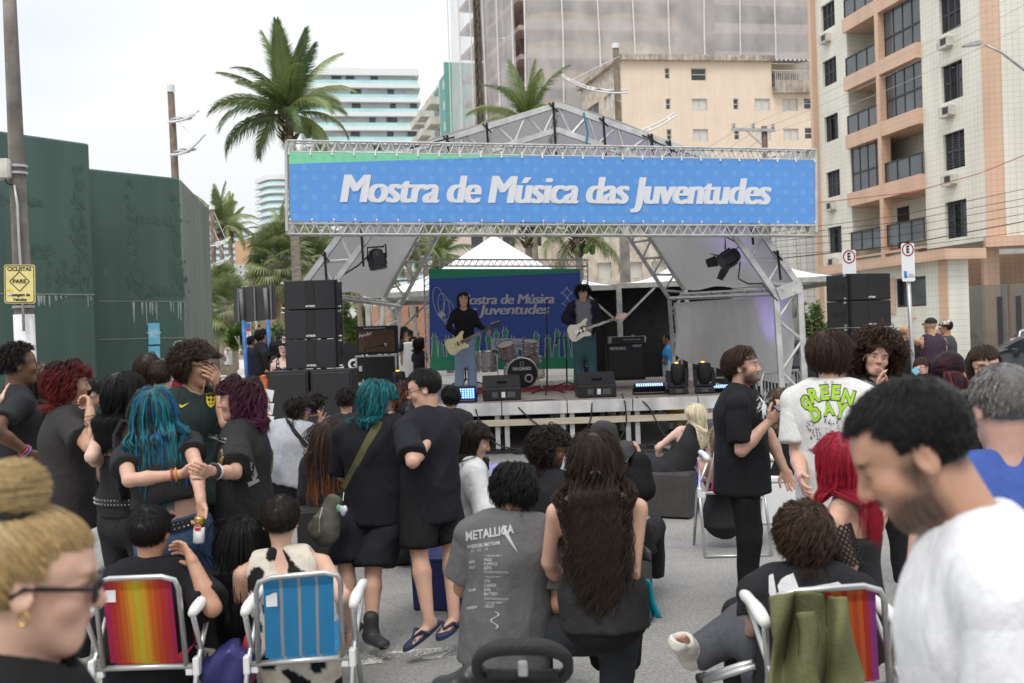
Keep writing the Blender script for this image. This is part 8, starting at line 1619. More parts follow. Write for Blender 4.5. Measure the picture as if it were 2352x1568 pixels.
for i,(ch,x,y,ro,w_,h_)in enumerate((('G',1851,925,-28,22,36),('R',1870,907,-18,24,36),('E',1894,901,-6,20,36),('E',1920,901,4,20,36),('N',1948,912,16,28,36),('D',1873,950,-22,24,36),('A',1903,938,-8,26,34),('Y',1932,942,12,28,38))):
    print_text(p,ch,x,y,w_+3,h_+3,'ink_black',ro,weight=.07,name='letter_outline',off=.003);print_text(p,ch,x,y,w_-1,h_-2,'lime',ro,weight=.045,name='letter',off=.0055)
r=random.Random(3);D2=[]
for(x0,x1,y0,y1,n_)in((1849,1868,965,990,16),(1862,1885,985,1010,22),(1893,1930,955,1005,46),(1855,1880,1028,1040,10)):
    for k in range(n_):x,y=r.uniform(x0,x1),r.uniform(y0,y1);a=r.uniform(0,3);l=r.uniform(2,5);D2.append([(x-l*math.cos(a),y-l*math.sin(a)),(x+1,y-1),(x+l*math.cos(a),y+l*math.sin(a)),(x-1,y+1)])
print_poly(p,D2,'ink_black','drawing')
PP['curlygirl']=p=person('smiling girl with big curly brown hair and studded choker',2012,822,6.9,172,fem=True,skin='light',s=1.03,head=(-6,0,-12),eyes=True,teeth=True,mouth=.006,hairs=HC((.055,.028,.016),n=3000,ln=.15,curl=.013,freq=80,vol=.5,m=12,w=.0034,grav=.2,lift=.95,hairline=.78,narrow=.35,jit=.3),top=dict(kind='long',col=(.012,.012,.013),mat='leather',loose=.03,name='leather_jacket'),arms={'L':dict(p=((2052,960,-1),(2032,892,-1),(2026,862,0)),curl=.3,n=(-1,-.3,0)),'R':dict(p=((1985,960,-1),(2012,896,-1),(2020,866,0)),curl=.3,n=(1,-.3,0))})
m=MB();c=Vector(p.nb+p.T*.045*p.s+p.fwd*.012);m.path([c+Vector((math.cos(a)*.062,math.sin(a)*.062,0))for a in[2*PI*i/20 for i in range(20)]],.012,6,closed=True);ck=m.build('choker','ink_black',p.root)
p=person('seated girl with streaked blonde curls and black jacket',1790,922,9.6,5,fem=True,sit=True,skin='light',hairs=HC((.10,.07,.04),n=1400,ln=.30,curl=.014,freq=50,vol=.2,grav=.5,lift=.3,m=14,tip=(.3,.22,.12),w=.004),top=lng((.014,.014,.015),loose=.04),bottom=pants(JEAN))
# ---- right background men
t_=dict(w=.006,n=500)
person('bald man in black shirt and beige shorts at the sign post',2076,764,17.4,-10,skin='olive',bw=1.15,bd=1.2,head=(-20,0,0),top=tee(BLK,hem=.14),bottom=shorts((.33,.27,.19),loose=.04),arms={'R':'down','L':'down'})
p=person('tattooed man in tank top and black cap gripping the sign post',2137,748,16.7,-32,s=1.1,skin='olive',bw=1.12,head=(-10,4,0),top=dict(kind='tank',col=(.05,.032,.05),hem=.14,loose=.03,arm=.09),bottom=shorts((.1,.1,.1)),arms={'L':dict(p=((2084,776,0),(2092,744,0),(2096,733,0)),curl=.9),'R':dict(p=((2110,800,1),(2096,790,1)),nohand=True)})
def cap(fg,col,back=False,name='baseball_cap',label=''):
    s=fg.s;B=np.stack([fg.hx,fg.hy,fg.hz],1);at=lambda x,y,z:Vector(fg.hc+B@np.array([x,y,z])*s);t=thing(name,label,'cap',at(0,0,.08));m=MB();Mx=MATS.get('cap'+str(col))or M('cap'+str(col),col,.8)
    n=20;m.grid(lambda u,v:at(math.cos(2*PI*u)*.085*math.cos(v*PI/2),-.012+math.sin(2*PI*u)*.104*math.cos(v*PI/2),.045+.085*math.sin(v*PI/2)),n,7);m.build('crown',Mx,t,smooth=True)
    m=MB();sg=-1 if back else 1;m.grid(lambda u,v:at((u-.5)*.15*(1-.25*v*v),-.012+sg*(.098*math.sqrt(max(0,1-((u-.5)*1.6)**2))+.085*v*(1-((u-.5)*1.7)**2*.6)),.048-.02*v-.03*(2*u-1)**2),12,4);m.build('brim',Mx,t,smooth=True)
cap(p,(.012,.012,.013),label='black cap on the tattooed man at the sign post')
p=person('man in grey shirt and white cap stroking his chin',2172,752,17.8,-75,skin='tan',bw=1.05,head=(0,-6,0),s=1.06,glasses=dict(r=.004,col=(.3,.2,.05),tint=.9),top=tee((.06,.062,.066)),bottom=shorts((.1,.1,.1)),arms={'L':dict(p=((2172,806,-1),(2158,772,-1)),curl=.8),'R':'cross'},hairs=HS(DK,n=300,w=.006));cap(p,(.62,.57,.5),label='cream white cap on the man stroking his chin')
p=person('seated woman covering her face with one hand',2119,845,12.0,170,fem=True,sit=True,skin='light',s=1.0,head=(20,-10,0),hairs=HL((.05,.022,.014),n=900,ln=.3,w=.004),top=lng((.014,.014,.016),loose=.03),arms={'L':dict(p=((2128,900,-1),(2122,862,-1),(2116,842,-1)),curl=.15,n=(0,1,0),spread=.25),'R':dict(p=((2098,905,-1),(2103,862,-1)),curl=.6)},bottom=pants((.3,.02,.03)))
t=thing('blue_phone','blue phone held by the woman hiding her face','phone',P(2103,852,11.4));m=MB();m.bar(P(2098,846,11.4),P(2108,858,11.4),.07,.01,(0,-1,.2));m.build('case','plate_blue',t,bevel=.003)
PP['pony']=p=person('woman with burgundy ponytail in black halter top',2182,860,5.5,4,fem=True,skin='light',s=.99,head=(14,0,0),hairs=dict(col=(.028,.010,.014),n=2200,w=.0024,vol=.10,m=8,to=(0,-.93,.25),tip=(.05,.012,.018)),top=dict(kind='tank',col=BLK,hem=.1,bscoop=.12,loose=.006,arm=.08),bottom=pants())
r_=np.random.default_rng(5);n_=700;m_=9;tt=np.linspace(0,1,m_)[None,:];c=A3(P(2186,856,5.36));pth=np.stack([c[0]+(r_.normal(size=(n_,1))*.012)*(1+2.2*tt)+.03*tt,c[1]-.05*np.sin(tt*2.6)+r_.normal(size=(n_,1))*.012*(1+tt),c[2]+.02*np.sin(tt*4)-.26*tt**1.3*(.8+.4*r_.random((n_,1)))],-1);cc=np.where((r_.random((n_,1,1))<.25),np.array((.22,.012,.016)),np.array((.03,.01,.014)))*(.7+.6*r_.random((n_,1,1)))*np.ones((1,m_,1));curve_obj('ponytail',pth,np.full((n_,m_),.0008),cc,p.root,p.off,5,.004)
p=person('woman with glasses peering out behind the grey haired man',2262,842,5.9,172,fem=True,skin='light',s=1.0,head=(-4,-6,4),eyes=True,hairs=HL(BR,n=1200,ln=.16,fringe=.05),glasses=dict(r=.0026,w=.026,h=.02),top=tee())
p=person('woman in pink shirt and navy shorts by the glass fence',2262,757,52,100,fem=True,skin='olive',zfloor=.12,s=.98,hairs=HC((.1,.05,.03),n=160,ln=.07,w=.014,vol=.3),top=tee((.6,.47,.47)),bottom=shorts((.02,.02,.05),to=.5),hands=False)
PP['bluetank']=p=person('grey haired man in blue tank top seen from behind',2304,936,2.95,-14,skin=(.55,.32,.25),s=1.03,bw=1.1,head=(-12,-14,0),beard=.25,brow=(.3,.28,.26),hairs=HS((.16,.15,.145),n=4400,ln=.024,w=.0013,vol=.08,streaks=[(.34,.33,.32),(.06,.055,.052),(.2,.19,.18),(.12,.11,.105)]),top=dict(kind='tank',col=(.055,.10,.33),hem=.12,loose=.02,arm=.075,amp=.004,bscoop=-.08),lower=False)
# ---- near right
PP['nearman']=p=person('bearded man in white shirt looking down at right front',2096,1040,1.8,-95,skin=(.48,.265,.175),s=1.05,bw=1.05,head=(0,-30,0),nbo=(.105,.125),beard=.78,brow=(.012,.009,.008),teeth=True,mouth=.006,hairs=HS((.008,.0075,.0075),n=6500,ln=.03,w=.0012,vol=.085,side=.2,back=.3,comb=(0,.35,.15),m=5,hairline=.7),top=tee((.70,.70,.72),sleeve=.75,loose=.022,hem=.1,amp=.011,fr=13),arms={'L':'down','R':'down'},lower=False,hands=False)
PP['redhair']=p=person('woman with long bright red hair and fishnet sleeve',1928,1060,4.35,-72,fem=True,sit=True,skin='light',s=1.0,head=(48,-10,0),hairs=HL((.33,.012,.032),n=2600,ln=.31,vol=.1,w=.0032,curl=.004,m=14),top=dict(kind='strapless',col=BLK,topz=.34,loose=.02,hem=.1),arms={'L':dict(p=((1950,1296,0),(1915,1340,1)),nohand=True),'R':'lap'})
sh,el,wr,hd,_=p.arm['L'];m=MB();ax=Vector(el-sh);n1=12;n2=16;u=ax.orthogonal().normalized();w_=ax.normalized().cross(u)
def fp(i,j):f=.12+.95*i/n1;r_=.062-.006*f;a=2*PI*(j+.5*(i%2))/n2;q=Vector(sh)+ax*f;return q+(u*math.cos(a)+w_*math.sin(a))*r_
for i in range(n1):
    for j in range(n2):m.tube(fp(i,j),fp(i+1,j if i%2==0 else j+1),.0045,n=4,caps=False);m.tube(fp(i,j),fp(i+1,j-1 if i%2==0 else j),.0045,n=4,caps=False)
m.build('fishnet_sleeve','black_cloth2',p.root)
PP['cast']=p=person('curly haired man with a leg cast sitting in a beach chair',1846,1228,4.05,-14,sit=True,skin='light',s=1.0,pelvis=(1850,1500),bw=1.1,head=(4,0,0),hairs=HC((.06,.034,.02),n=2600,ln=.10,curl=.012,freq=70,vol=.24,m=11,w=.003),top=tee((.02,.02,.022),sleeve=1.0,loose=.035),bottom=pants((.085,.088,.10),loose=.035,amp=.013),arms={'L':dict(p=((1745,1412,0),(1725,1450,1)),nohand=True),'R':'lap'},legs={'L':((1712,1440,1),(1592,1506,0),(1556,1462,-1)),'R':((1760,1450,1),(1740,1600,1))},shoes=None,zfloor=0)
M('print_white',(.62,.62,.63),.8,var=.12,scale=40);print_poly(p,[[(1766,1322),(1772,1318),(1776,1318),(1783,1360),(1790,1385),(1782,1400),(1775,1390),(1766,1360)],[(1786,1345),(1794,1330),(1806,1322),(1822,1316),(1838,1360),(1818,1372),(1806,1405),(1795,1390)],[(1846,1352),(1880,1344),(1905,1340),(1925,1336),(1938,1345),(1930,1354),(1900,1358),(1855,1362)]],'print_white','hand_print')
hp,kn,an,ft=p.leg['L'];M('plaster',(.66,.63,.56),.85,var=.08,scale=14,bump=.5,bscale=25);S=Sdf();S.cone(lerp(kn,an,.55),an,.062,.058,.03);S.cone(an,an+ft*.13,.055,.05,.03);S.cone(an+ft*.1,an+ft*.19+np.array([0,0,-.02]),.05,.045,.02);S.cone(an+ft*.14+np.array([0,-.03,.04]),an+ft*.26+np.array([0,-.03,.045]),.04,.04,.01,sub=True);v,f=S.mesh(.008);n_=vnormals(v,f);v=v+n_*(wrinkle(v,3,40)*.004)[:,None];np_obj('leg_cast',[(v,f)],'plaster',p.root,p.off)
S=Sdf();sx=nrm(np.cross(ft,(0,0,1)))
for i in range(5):q=an+ft*(.155-.006*i)+sx*(-.028+.014*i)+np.array([0,-.012,.012]);S.cone(q,q+ft*(.04-.004*i),.013 if i==0 else.0095,.011 if i==0 else.008,.003)
v,f=S.mesh(.004);np_obj('toes',[(v,f)],'skin',p.root,p.off,np.repeat(np.array(SK['light'])[None,:],len(v),0))
# ---- near left
PP['rainbow']=p=person('man with short dark hair seated in the rainbow beach chair',346,1222,4.9,14,sit=True,skin='tan',s=1.03,pelvis=(352,1500),bw=1.08,head=(10,0,0),hairs=HS((.012,.010,.009),n=2600,ln=.05,w=.0022,vol=.16,side=.6,back=.6),top=tee((.013,.013,.015),sleeve=.9,loose=.03),bottom=shorts((.02,.02,.023),to=.95),arms={'R':dict(p=((488,1396,-1),(440,1284,1),(420,1252,1)),curl=.6),'L':'lap'},legs={'R':((470,1440,1),(500,1500,1)),'L':'low'},shoes=dict(kind='flip',col=(.05,.05,.05)))
PP['dress']=p=person('short haired person in cream and black patterned dress',644,1196,5.05,4,fem=True,sit=True,skin='light',s=1.03,pelvis=(672,1470),bw=1.15,hairs=HS((.018,.011,.008),n=2400,ln=.045,w=.0022,vol=.14,side=.45,back=.4),top=dict(kind='tank',col=(.62,.56,.46),hem=.2,loose=.02,arm=.08,bscoop=.03,name='patterned_dress',colf=lambda v,c:np.where((np.sin(v[:,0]*31+2.2*np.sin(v[:,2]*24))+np.sin(v[:,2]*27+2*np.sin(v[:,0]*23+1))>.62)[:,None],np.array((.012,.012,.013)),c)),bottom=dict(kind='skirt',col=(.62,.56,.46),to=.8,colf=lambda v,c:np.where((np.sin(v[:,0]*31+2.2*np.sin(v[:,2]*24))+np.sin(v[:,2]*27+2*np.sin(v[:,0]*23+1))>.62)[:,None],np.array((.012,.012,.013)),c)),arms={'R':((788,1372,-1),(800,1440,1)),'L':'lap'},legs={'R':((740,1450,1),(735,1560,0)),'L':((660,1450,1),(690,1556,0))},shoes=dict(kind='flip',col=(.02,.02,.02)))
PP['blackhair']=p=person('woman with very long straight black hair between beach chairs',552,1240,5.15,-4,fem=True,sit=True,skin='light',s=.97,bw=.82,head=(-6,-6,10),hairs=HL(BK,n=3000,ln=.52,vol=.1,w=.003,jit=.05,m=12,narrow=.13),top=lng(BLK,loose=.02),bottom=pants())
PP['blonde']=p=person('blonde woman with hair bun and dark glasses at left front',84,1336,1.72,93,fem=True,skin=(.62,.375,.28),s=1.0,head=(4,-10,0),eyes=True,lip=(.5,.16,.16),brow=(.3,.2,.1),cheek=1.04,hairs=dict(col=(.43,.29,.13),n=5200,vol=.10,w=.0013,m=8,hairline=.42,tip=(.56,.43,.25),tip_at=.2,to=(-.1,-.72,.72)),glasses=dict(r=.0042,w=.027,h=.02,col=(.01,.009,.01),tint=.7),top=dict(kind='long',col=(.008,.008,.009),loose=.03,amp=.004,name='jacket'),lower=False,hands=False,arms={'L':'down','R':'down'})
c=np.array(P(34,1122,1.70));r_=np.random.default_rng(3);nst=900;th=r_.random(nst)*6.28;m_=12;t_=np.linspace(0,1,m_)[None,:];R_=.034+.012*r_.random(nst)[:,None];a0=th[:,None]+t_*2.4;z_=(r_.random(nst)[:,None]-.5)*.088*np.cos(t_*.9);rr_=R_*np.sqrt(np.clip(1-(z_/.05)**2,.1,1));pth=np.stack([c[0]+rr_*1.25*np.cos(a0),c[1]+rr_*np.sin(a0),c[2]+z_*1.05],-1);cc=np.array((.45,.32,.15))*(.5+.9*r_.random((nst,1,1)))*np.ones((1,m_,1));ho=curve_obj('hair_bun',pth,np.full((nst,m_),.0006),cc,p.root,p.off,6,.003);mb_=MB();mb_.ell(c,(.048,.038,.04),16,10);np_obj('bun_core',[(np.array(mb_.v),np.array(mb_.f))],'hair',ho,p.off,np.repeat(np.array([(.25,.16,.07)]),len(mb_.v),0))
m=MB();m.path([Vector(c)+Vector((math.cos(a)*.036,math.sin(a)*.034,-.042))for a in[2*PI*i/14 for i in range(14)]],.008,6,closed=True);m.build('hair_tie','ink_black',p.root)
B=np.stack([p.hx,p.hy,p.hz],1);m=MB();e_=Vector(p.hc+B@np.array([.086,-.004,-.042]));m.path([e_+Vector((math.cos(a)*.009,0,math.sin(a)*.011))for a in[2*PI*i/12 for i in range(12)]],.003,6,closed=True);m.build('earring','gold',p.root)
# ---- on stage
PP['singer']=p=person('singer in black long sleeves playing a cream guitar',1064,688,17.8,172,skin='light',s=1.07,zfloor=.81,bw=.93,hairs=HL((.012,.009,.008),n=900,ln=.2,vol=.2,w=.005,fringe=.07,curl=.006,spread=.1),top=dict(kind='long',col=(.014,.013,.017),loose=.012,hem=.1),bottom=pants((.24,.32,.45),loose=.03,flare=1.8),arms={'R':dict(p=((1029,752,-1),(1058,777,-1)),curl=.6),'L':dict(p=((1101,748,0),(1120,758,-1)),curl=.8)},shoes='shoe')
PP['guitarist']=p=person('guitarist with curly dark hair in grey and navy jacket',1339,672,17.6,176,skin='light',s=1.08,zfloor=.81,head=(0,-18,0),hairs=HC((.010,.008,.008),n=1100,ln=.14,curl=.012,freq=60,vol=.4,w=.005,m=10,fringe=.12),top=dict(kind='long',col=(.018,.016,.026),loose=.03,hem=.08,name='jacket',colf=lambda v,c:np.where((np.abs(v[:,0]-P(1339,672,17.6).x)<.13)[:,None],np.array((.20,.19,.205)),c)),bottom=pants((.05,.10,.115),loose=.035,flare=1.6),arms={'R':dict(p=((1297,732,-1),(1330,751,-1)),curl=.6),'L':dict(p=((1380,748,-1),(1360,752,-1)),curl=.8)},shoes='shoe')
def guitar(label,c,ang,d,body_col,Ln,mir=1,head_col=(.02,.018,.016),neck_col=(.09,.05,.03),pick=None):
    cx,cy=c;o=P(cx,cy,d);t=thing('electric_guitar',label,'guitar',o);a=rad(ang);ux=Vector((math.cos(a),0,math.sin(a)));uz=Vector((-math.sin(a),0,math.cos(a)));fr=Matrix((ux,Vector((0,1,0)),uz)).transposed().to_4x4();fr.translation=o
    pts=[(-.2,.02),(-.19,.1),(-.12,.15),(-.03,.125),(.06,.13),(.15,.17),(.2,.15),(.15,.09),(.13,.03),(.14,-.04),(.18,-.11),(.14,-.14),(.05,-.12),(-.05,-.14),(-.14,-.15),(-.2,-.08)]
    n=len(pts);sm=[]
    for i in range(n):
        p0,p1,p2,p3=pts[i-1],pts[i],pts[(i+1)%n],pts[(i+2)%n]
        for k in range(4):tt=k/4;sm.append(tuple(.5*((2*p1[j])+(p2[j]-p0[j])*tt+(2*p0[j]-5*p1[j]+4*p2[j]-p3[j])*tt*tt+(3*p1[j]-p0[j]-3*p2[j]+p3[j])*tt**3)for j in(0,1)))
    Mb=M('guitar_'+str(body_col),body_col,.25,var=.02,coat=.4);m=MB();m.prism(sm,.045,fr);m.build('body',Mb,t,bevel=.01)
    m=MB();m.box(fr@Vector((.38,-.008,0)),(.56,.02,.05),fr.to_3x3());nk=m.build('neck',M('neck_'+str(neck_col),neck_col,.5),t)
    for k in range(12):m=MB();m.box(fr@Vector((.16+.5*(1-.5**(k/9))*1.0,-.0195,0)),(.004,.003,.05),fr.to_3x3());m.build('fret','chrome',nk)
    m=MB();m.prism([(.65,-.025),(.65,.028),(.72,.05),(.86,.035),(.87,-.005),(.8,-.035)],.016,fr@Matrix.Translation((0,-.012,0)));hd_=m.build('headstock',M('hs_'+str(head_col),head_col,.4),t)
    for k in range(6):m=MB();m.ell(fr@Vector((.69+.028*k,-.005,.062-.004*k)),(.009,.006,.012),6,4);m.build('tuner','chrome',hd_)
    if pick:m=MB();m.prism([(-.1,-.1),(-.02,-.05),(.13,-.03),(.14,.03),(.1,.07),(.02,.06),(-.06,-.06)],.004,fr@Matrix.Translation((0,-.005,0)));m.build('pickguard',M('pg'+str(pick),pick,.3),t)
    for x in(.02,.09):m=MB();m.box(fr@Vector((x,-.009,.0)),(.022,.012,.075),fr.to_3x3());m.build('pickup','black_plastic' if not pick else 'lamp_white',t)
    m=MB();m.box(fr@Vector((-.07,-.009,0)),(.05,.014,.08),fr.to_3x3());m.build('bridge','chrome',t)
    for k in range(2):m=MB();m.lathe([(.012,0),(.01,.016)],fr@Vector((-.1+.06*k,-.002,-.1)),(0,-1,0),8);m.build('knob','chrome',t)
    m=MB()
    for k in range(6):y=-.018+.007*k;m.tube(fr@Vector((-.06,-.024,y)),fr@Vector((.68,-.024,y)),.0012,n=3,caps=False)
    m.build('string','chrome',t);return t
guitar('cream electric guitar with black pickups held by the singer',(1050,790),24,17.35,(.68,.58,.32),1.0);guitar('white electric guitar with dark red pickguard held by the guitarist',(1331,760),17,17.15,(.62,.58,.5),1.0,head_col=(.55,.36,.18),neck_col=(.05,.03,.025),pick=(.12,.02,.02))
# ---- backstage
bs=dict(hands=False)
p=person('man in sky blue dyed shirt with folded arms backstage',1532,777,23.4,-85,skin='brown',s=1.1,hairs=HS(BK,n=200,w=.007),top=tee((.05,.30,.62),hem=.2,colf=lambda v,c:np.where((v[:,2]<1.12+.06*np.sin(v[:,0]*40))[:,None],np.array((.6,.62,.65)),c)),arms={'L':'cross','R':'cross'},**bs)
p=person('crew man in black shirt and cap behind the blue shirt',1546,770,24.1,-150,skin='tan',s=1.12,top=tee(),**bs);cap(p,(.012,.012,.013),label='dark cap on the crew man behind the blue shirt')
person('dark haired man half hidden behind the bass amplifier',1448,775,24.0,120,skin='brown',s=1.1,hairs=HS(BK,n=200,w=.007),top=tee(),**bs)
p=person('crew man in black lettered shirt behind right stage leg',1585,770,23.9,170,skin='tan',s=1.1,top=tee(),hairs=HS(BK,n=200,w=.007),**bs);print_text(p,'PRO. UO',1592,806,26,5,'print_pale',off=.01)
person('person with long black hair behind the combo amplifier',926,765,23.6,100,skin='tan',s=1.1,hairs=HC(BK,n=400,ln=.16,w=.007,vol=.25),top=tee((.02,.02,.022)),**bs)
p=person('man in cap and denim jacket behind the combo amplifier',942,770,25.2,175,skin='tan',s=1.08,top=tee((.08,.13,.22)),**bs);cap(p,(.02,.025,.06),label='navy and red cap on the man in denim')
person('person with dark red curls in black shirt behind stage',965,790,22.9,50,skin='light',s=1.03,hairs=HC((.035,.010,.009),n=500,ln=.16,w=.007,vol=.4),top=tee(),**bs)
person('person in pale shirt with black hair beside the red curls',950,785,24.6,190,skin='tan',s=1.05,hairs=HL(BK,n=300,w=.008,ln=.2),top=tee((.25,.25,.26)),**bs)
# ================================================================== cube stools
M('cube_grey',(.06,.056,.053),.75,var=.18,scale=5,bump=.25,bscale=40,streak=.15);M('cube_black',(.02,.019,.019),.7,var=.2)
def cube_stool(label,gx,gy,rz,w=.43,h=.43,mat='cube_grey'):
    g=G(gx,gy);t=thing('cube_stool',label,'stool',g,rz,'cube stools');b=MB();b.box((0,w/2,h/2+.012),(w,w,h-.012));b.build('body',mat,t,local=True,bevel=.012)
    for sx in(-1,1):
        for sy in(0,1):b=MB();b.lathe([(.018,0),(.018,.02)],(sx*(w/2-.04),w*sy+.04*(1-2*sy),0),n=8);b.build('foot','black_rubber',t,local=True)
    b=MB();b.box((0,w/2,h+.006),(w-.04,w-.04,.02));b.build('cushion',mat,t,local=True,bevel=.008);return t
cube_stool('dark grey cube stool under the white blonde girl',1536,1192,rad(-24),.43,.44);cube_stool('dark cube stool under the light grey shirt man',664,1208,0,.42,.44,'cube_grey');cube_stool('black cube stool in front of the long brown haired girl',742,1288,rad(8),.42,.42,'cube_black');cube_stool('black cube stool behind the tall boy',940,1300,rad(4),.42,.44,'cube_black');cube_stool('dark cube stool at the right of the long haired girl',1432,1436,rad(6),.4,.46,'cube_grey');cube_stool('dark cube stool under the faded grey tour shirt',1170,1640,0,.45,.42,'cube_black')
# ================================================================== beach chairs
def stripe_mat(name,stops,rough=.7):
    m=bpy.data.materials.new(name);m.use_nodes=True;n=m.node_tree.nodes;l=m.node_tree.links;b=n['Principled BSDF'];b.inputs['Roughness'].default_value=rough;u=n.new('ShaderNodeUVMap');s=n.new('ShaderNodeSeparateXYZ');l.new(u.outputs[0],s.inputs[0]);r=n.new('ShaderNodeValToRGB');r.color_ramp.interpolation='CONSTANT';e=r.color_ramp.elements
    e[0].position=0;e[0].color=(*stops[0][1],1);e[1].position=stops[1][0];e[1].color=(*stops[1][1],1)
    for p,c in stops[2:]:q=e.new(p);q.color=(*c,1)
    l.new(s.outputs[0],r.inputs['Fac']);w=n.new('ShaderNodeTexNoise');w.inputs['Scale'].default_value=9;mm=n.new('ShaderNodeMix');mm.data_type='RGBA';mm.blend_type='MULTIPLY';mm.inputs['Factor'].default_value=.25;l.new(r.outputs['Color'],mm.inputs[6]);l.new(w.outputs['Color'],mm.inputs[7]);l.new(r.outputs['Color'],b.inputs['Base Color']);t=n.new('ShaderNodeBsdfTranslucent');l.new(r.outputs['Color'],t.inputs['Color']);x=n.new('ShaderNodeMixShader');x.inputs['Fac'].default_value=.3;l.new(b.outputs['BSDF'],x.inputs[1]);l.new(t.outputs['BSDF'],x.inputs[2]);l.new(x.outputs['Shader'],n['Material Output'].inputs['Surface'])
    k=n.new('ShaderNodeTexNoise');k.inputs['Scale'].default_value=180;bp=n.new('ShaderNodeBump');bp.inputs['Strength'].default_value=.3;bp.inputs['Distance'].default_value=.004;l.new(k.outputs['Fac'],bp.inputs['Height']);l.new(bp.outputs['Normal'],b.inputs['Normal']);MATS[name]=m
mg,rd,og,ye,lm=(.42,.015,.09),(.50,.03,.03),(.62,.13,.015),(.68,.36,.02),(.55,.48,.03)
stripe_mat('rainbow_canvas',[(0,mg),(.09,rd),(.17,(.55,.07,.02)),(.24,og),(.31,(.64,.22,.02)),(.36,ye),(.46,lm),(.53,ye),(.62,(.64,.22,.02)),(.66,og),(.74,(.55,.07,.02)),(.82,rd),(.93,mg)])
bl,gy_=(.03,.25,.50),(.36,.34,.33);stripe_mat('blue_canvas',[(0,bl),(.23,gy_),(.275,bl),(.485,gy_),(.53,bl),(.735,gy_),(.78,bl)])
stripe_mat('navy_canvas',[(0,(.3,.02,.08)),(.25,(.02,.02,.06)),(.5,(.01,.2,.12)),(.7,(.02,.02,.06))]);stripe_mat('sunset_canvas',[(0,mg),(.3,rd),(.5,og),(.62,rd),(.68,og),(.74,(.55,.07,.02)),(.8,og),(.85,rd),(.92,(.3,.05,.25))])
M('tube_alu',(.52,.52,.51),.32,.75,var=.1);M('arm_white',(.72,.71,.69),.45,var=.05)
def beach_chair(label,tl,tr,bl_,br,d,dtop,canvas,tagged=True,legs=True):
    # back panel corners by where they stand in the photo; the top leans towards the camera by (d - dtop)
    TLp,TRp,BLp,BRp=P(*tl,dtop),P(*tr,dtop),P(*bl_,d),P(*br,d);t=thing('beach_chair',label,'beach chair',(BLp.x/2+BRp.x/2,BLp.y,0),group='folding beach chairs')
    o=uvplane('back_canvas',BLp,BRp,TRp,TLp,24,16,canvas,t,.004,2);uv=o.data.uv_layers[0].data;W=(BRp-BLp).length
    for q in uv:q.uv[0]/=W
    b=MB();b.grid(lambda u,v:TLp.lerp(TRp,u).lerp(BLp.lerp(BRp,u),.10*v)+Vector((0,-.012,.012))*(1-v),10,3);o2=b.build('hem_fold',canvas,o);me=o2.data;uvl=me.uv_layers.new(name='UVMap');
    for lp in me.loops:uvl.data[lp.index].uv=((lp.vertex_index%11)/10,0)
    ex=(BRp-BLp).normalized();up=(TLp-BLp).normalized();fwd=Vector((-ex.y,ex.x,0))
    b=MB();k=.035;b.path([BLp-ex*k-up*.05,BLp.lerp(TLp,.9)-ex*k*.9,TLp-ex*k*.5+up*.0,TLp+ex*.04+up*.02,TRp-ex*.04+up*.02,TRp+ex*k*.5,BRp.lerp(TRp,.9)+ex*k*.9,BRp+ex*k-up*.05],.0125,8);b.build('back_frame','tube_alu',t,smooth=True)
    zs=BLp.z;s0=BLp-up*.03;s1=BRp-up*.03;dep=.42
    b=MB();b.tube(s0-ex*.07,s1+ex*.07,.014);b.build('cross_bar','tube_alu',t,smooth=True)
    o=uvplane('seat_canvas',s0+fwd*.02,s1+fwd*.02,s1+fwd*dep+Vector((0,0,.06)),s0+fwd*dep+Vector((0,0,.06)),10,6,canvas,t,.004,3)
    for q in o.data.uv_layers[0].data:q.uv[0]/=W
    for sg,s_,in((-1,s0),(1,s1)):
        a=s_+ex*sg*.085;b=MB();ar0=a+up*.30-fwd*.02;ar1=ar0+fwd*.36+Vector((0,0,.02));b.path([Vector((a.x,a.y,.012))-fwd*.16,a,ar1-fwd*.04],.0125,8);b.build('leg','tube_alu',t,smooth=True)
        b=MB();b.path([ar0+fwd*.02-Vector((0,0,.02)),a+fwd*.1,Vector((a.x,a.y,.012))+fwd*.34],.0125,8);b.build('leg','tube_alu',t,smooth=True)
        b=MB();n=8;b.path([ar0.lerp(ar1,i/n)+Vector((0,0,.012*math.sin(PI*i/n)))for i in range(n+1)],[.018,.026,.028,.027,.024,.022,.023,.024,.016],10);m_=b.build('armrest','arm_white',t,smooth=True)
        b=MB();b.box(a,(.03,.05,.085));b.box(a+up*-.02+ex*-sg*.035,(.035,.03,.05));b.build('hinge','arm_white',t,bevel=.006)
    b=MB();b.tube(Vector((s0.x,s0.y,.012))-fwd*.16-ex*.085,Vector((s1.x,s1.y,.012))-fwd*.16+ex*.085,.0125);b.build('ground_bar','tube_alu',t,smooth=True)
    if tagged:b=MB();c=TLp.lerp(TRp,.12).lerp(BLp.lerp(BRp,.12),.22 if 'blue' in label else.14)-fwd*.008;b.add([c+ex*x-Vector((0,0,1))*z*1.0 for x,z in((-.025,-.035),(.025,-.035),(.025,.035),(-.025,.035))],[(0,1,2,3)]);tg_=b.build('cloth_label','arm_white',t);b=MB();[b.add([c-fwd*.003+ex*x+Vector((0,0,-.02+.012*(k%2)*0))for x in()],[])for k in range(0)]
    return t
beach_chair('rainbow striped beach chair at the left front',(232,1338),(392,1332),(254,1523),(410,1518),4.62,4.45,'rainbow_canvas')
beach_chair('blue beach chair with grey stripes at the left front',(604,1336),(766,1322),(610,1511),(769,1500),4.62,4.45,'blue_canvas')
beach_chair('beach chair with orange and violet canvas under the olive jacket',(1800,1368),(2010,1356),(1830,1560),(2020,1560),3.75,3.6,'sunset_canvas',False)
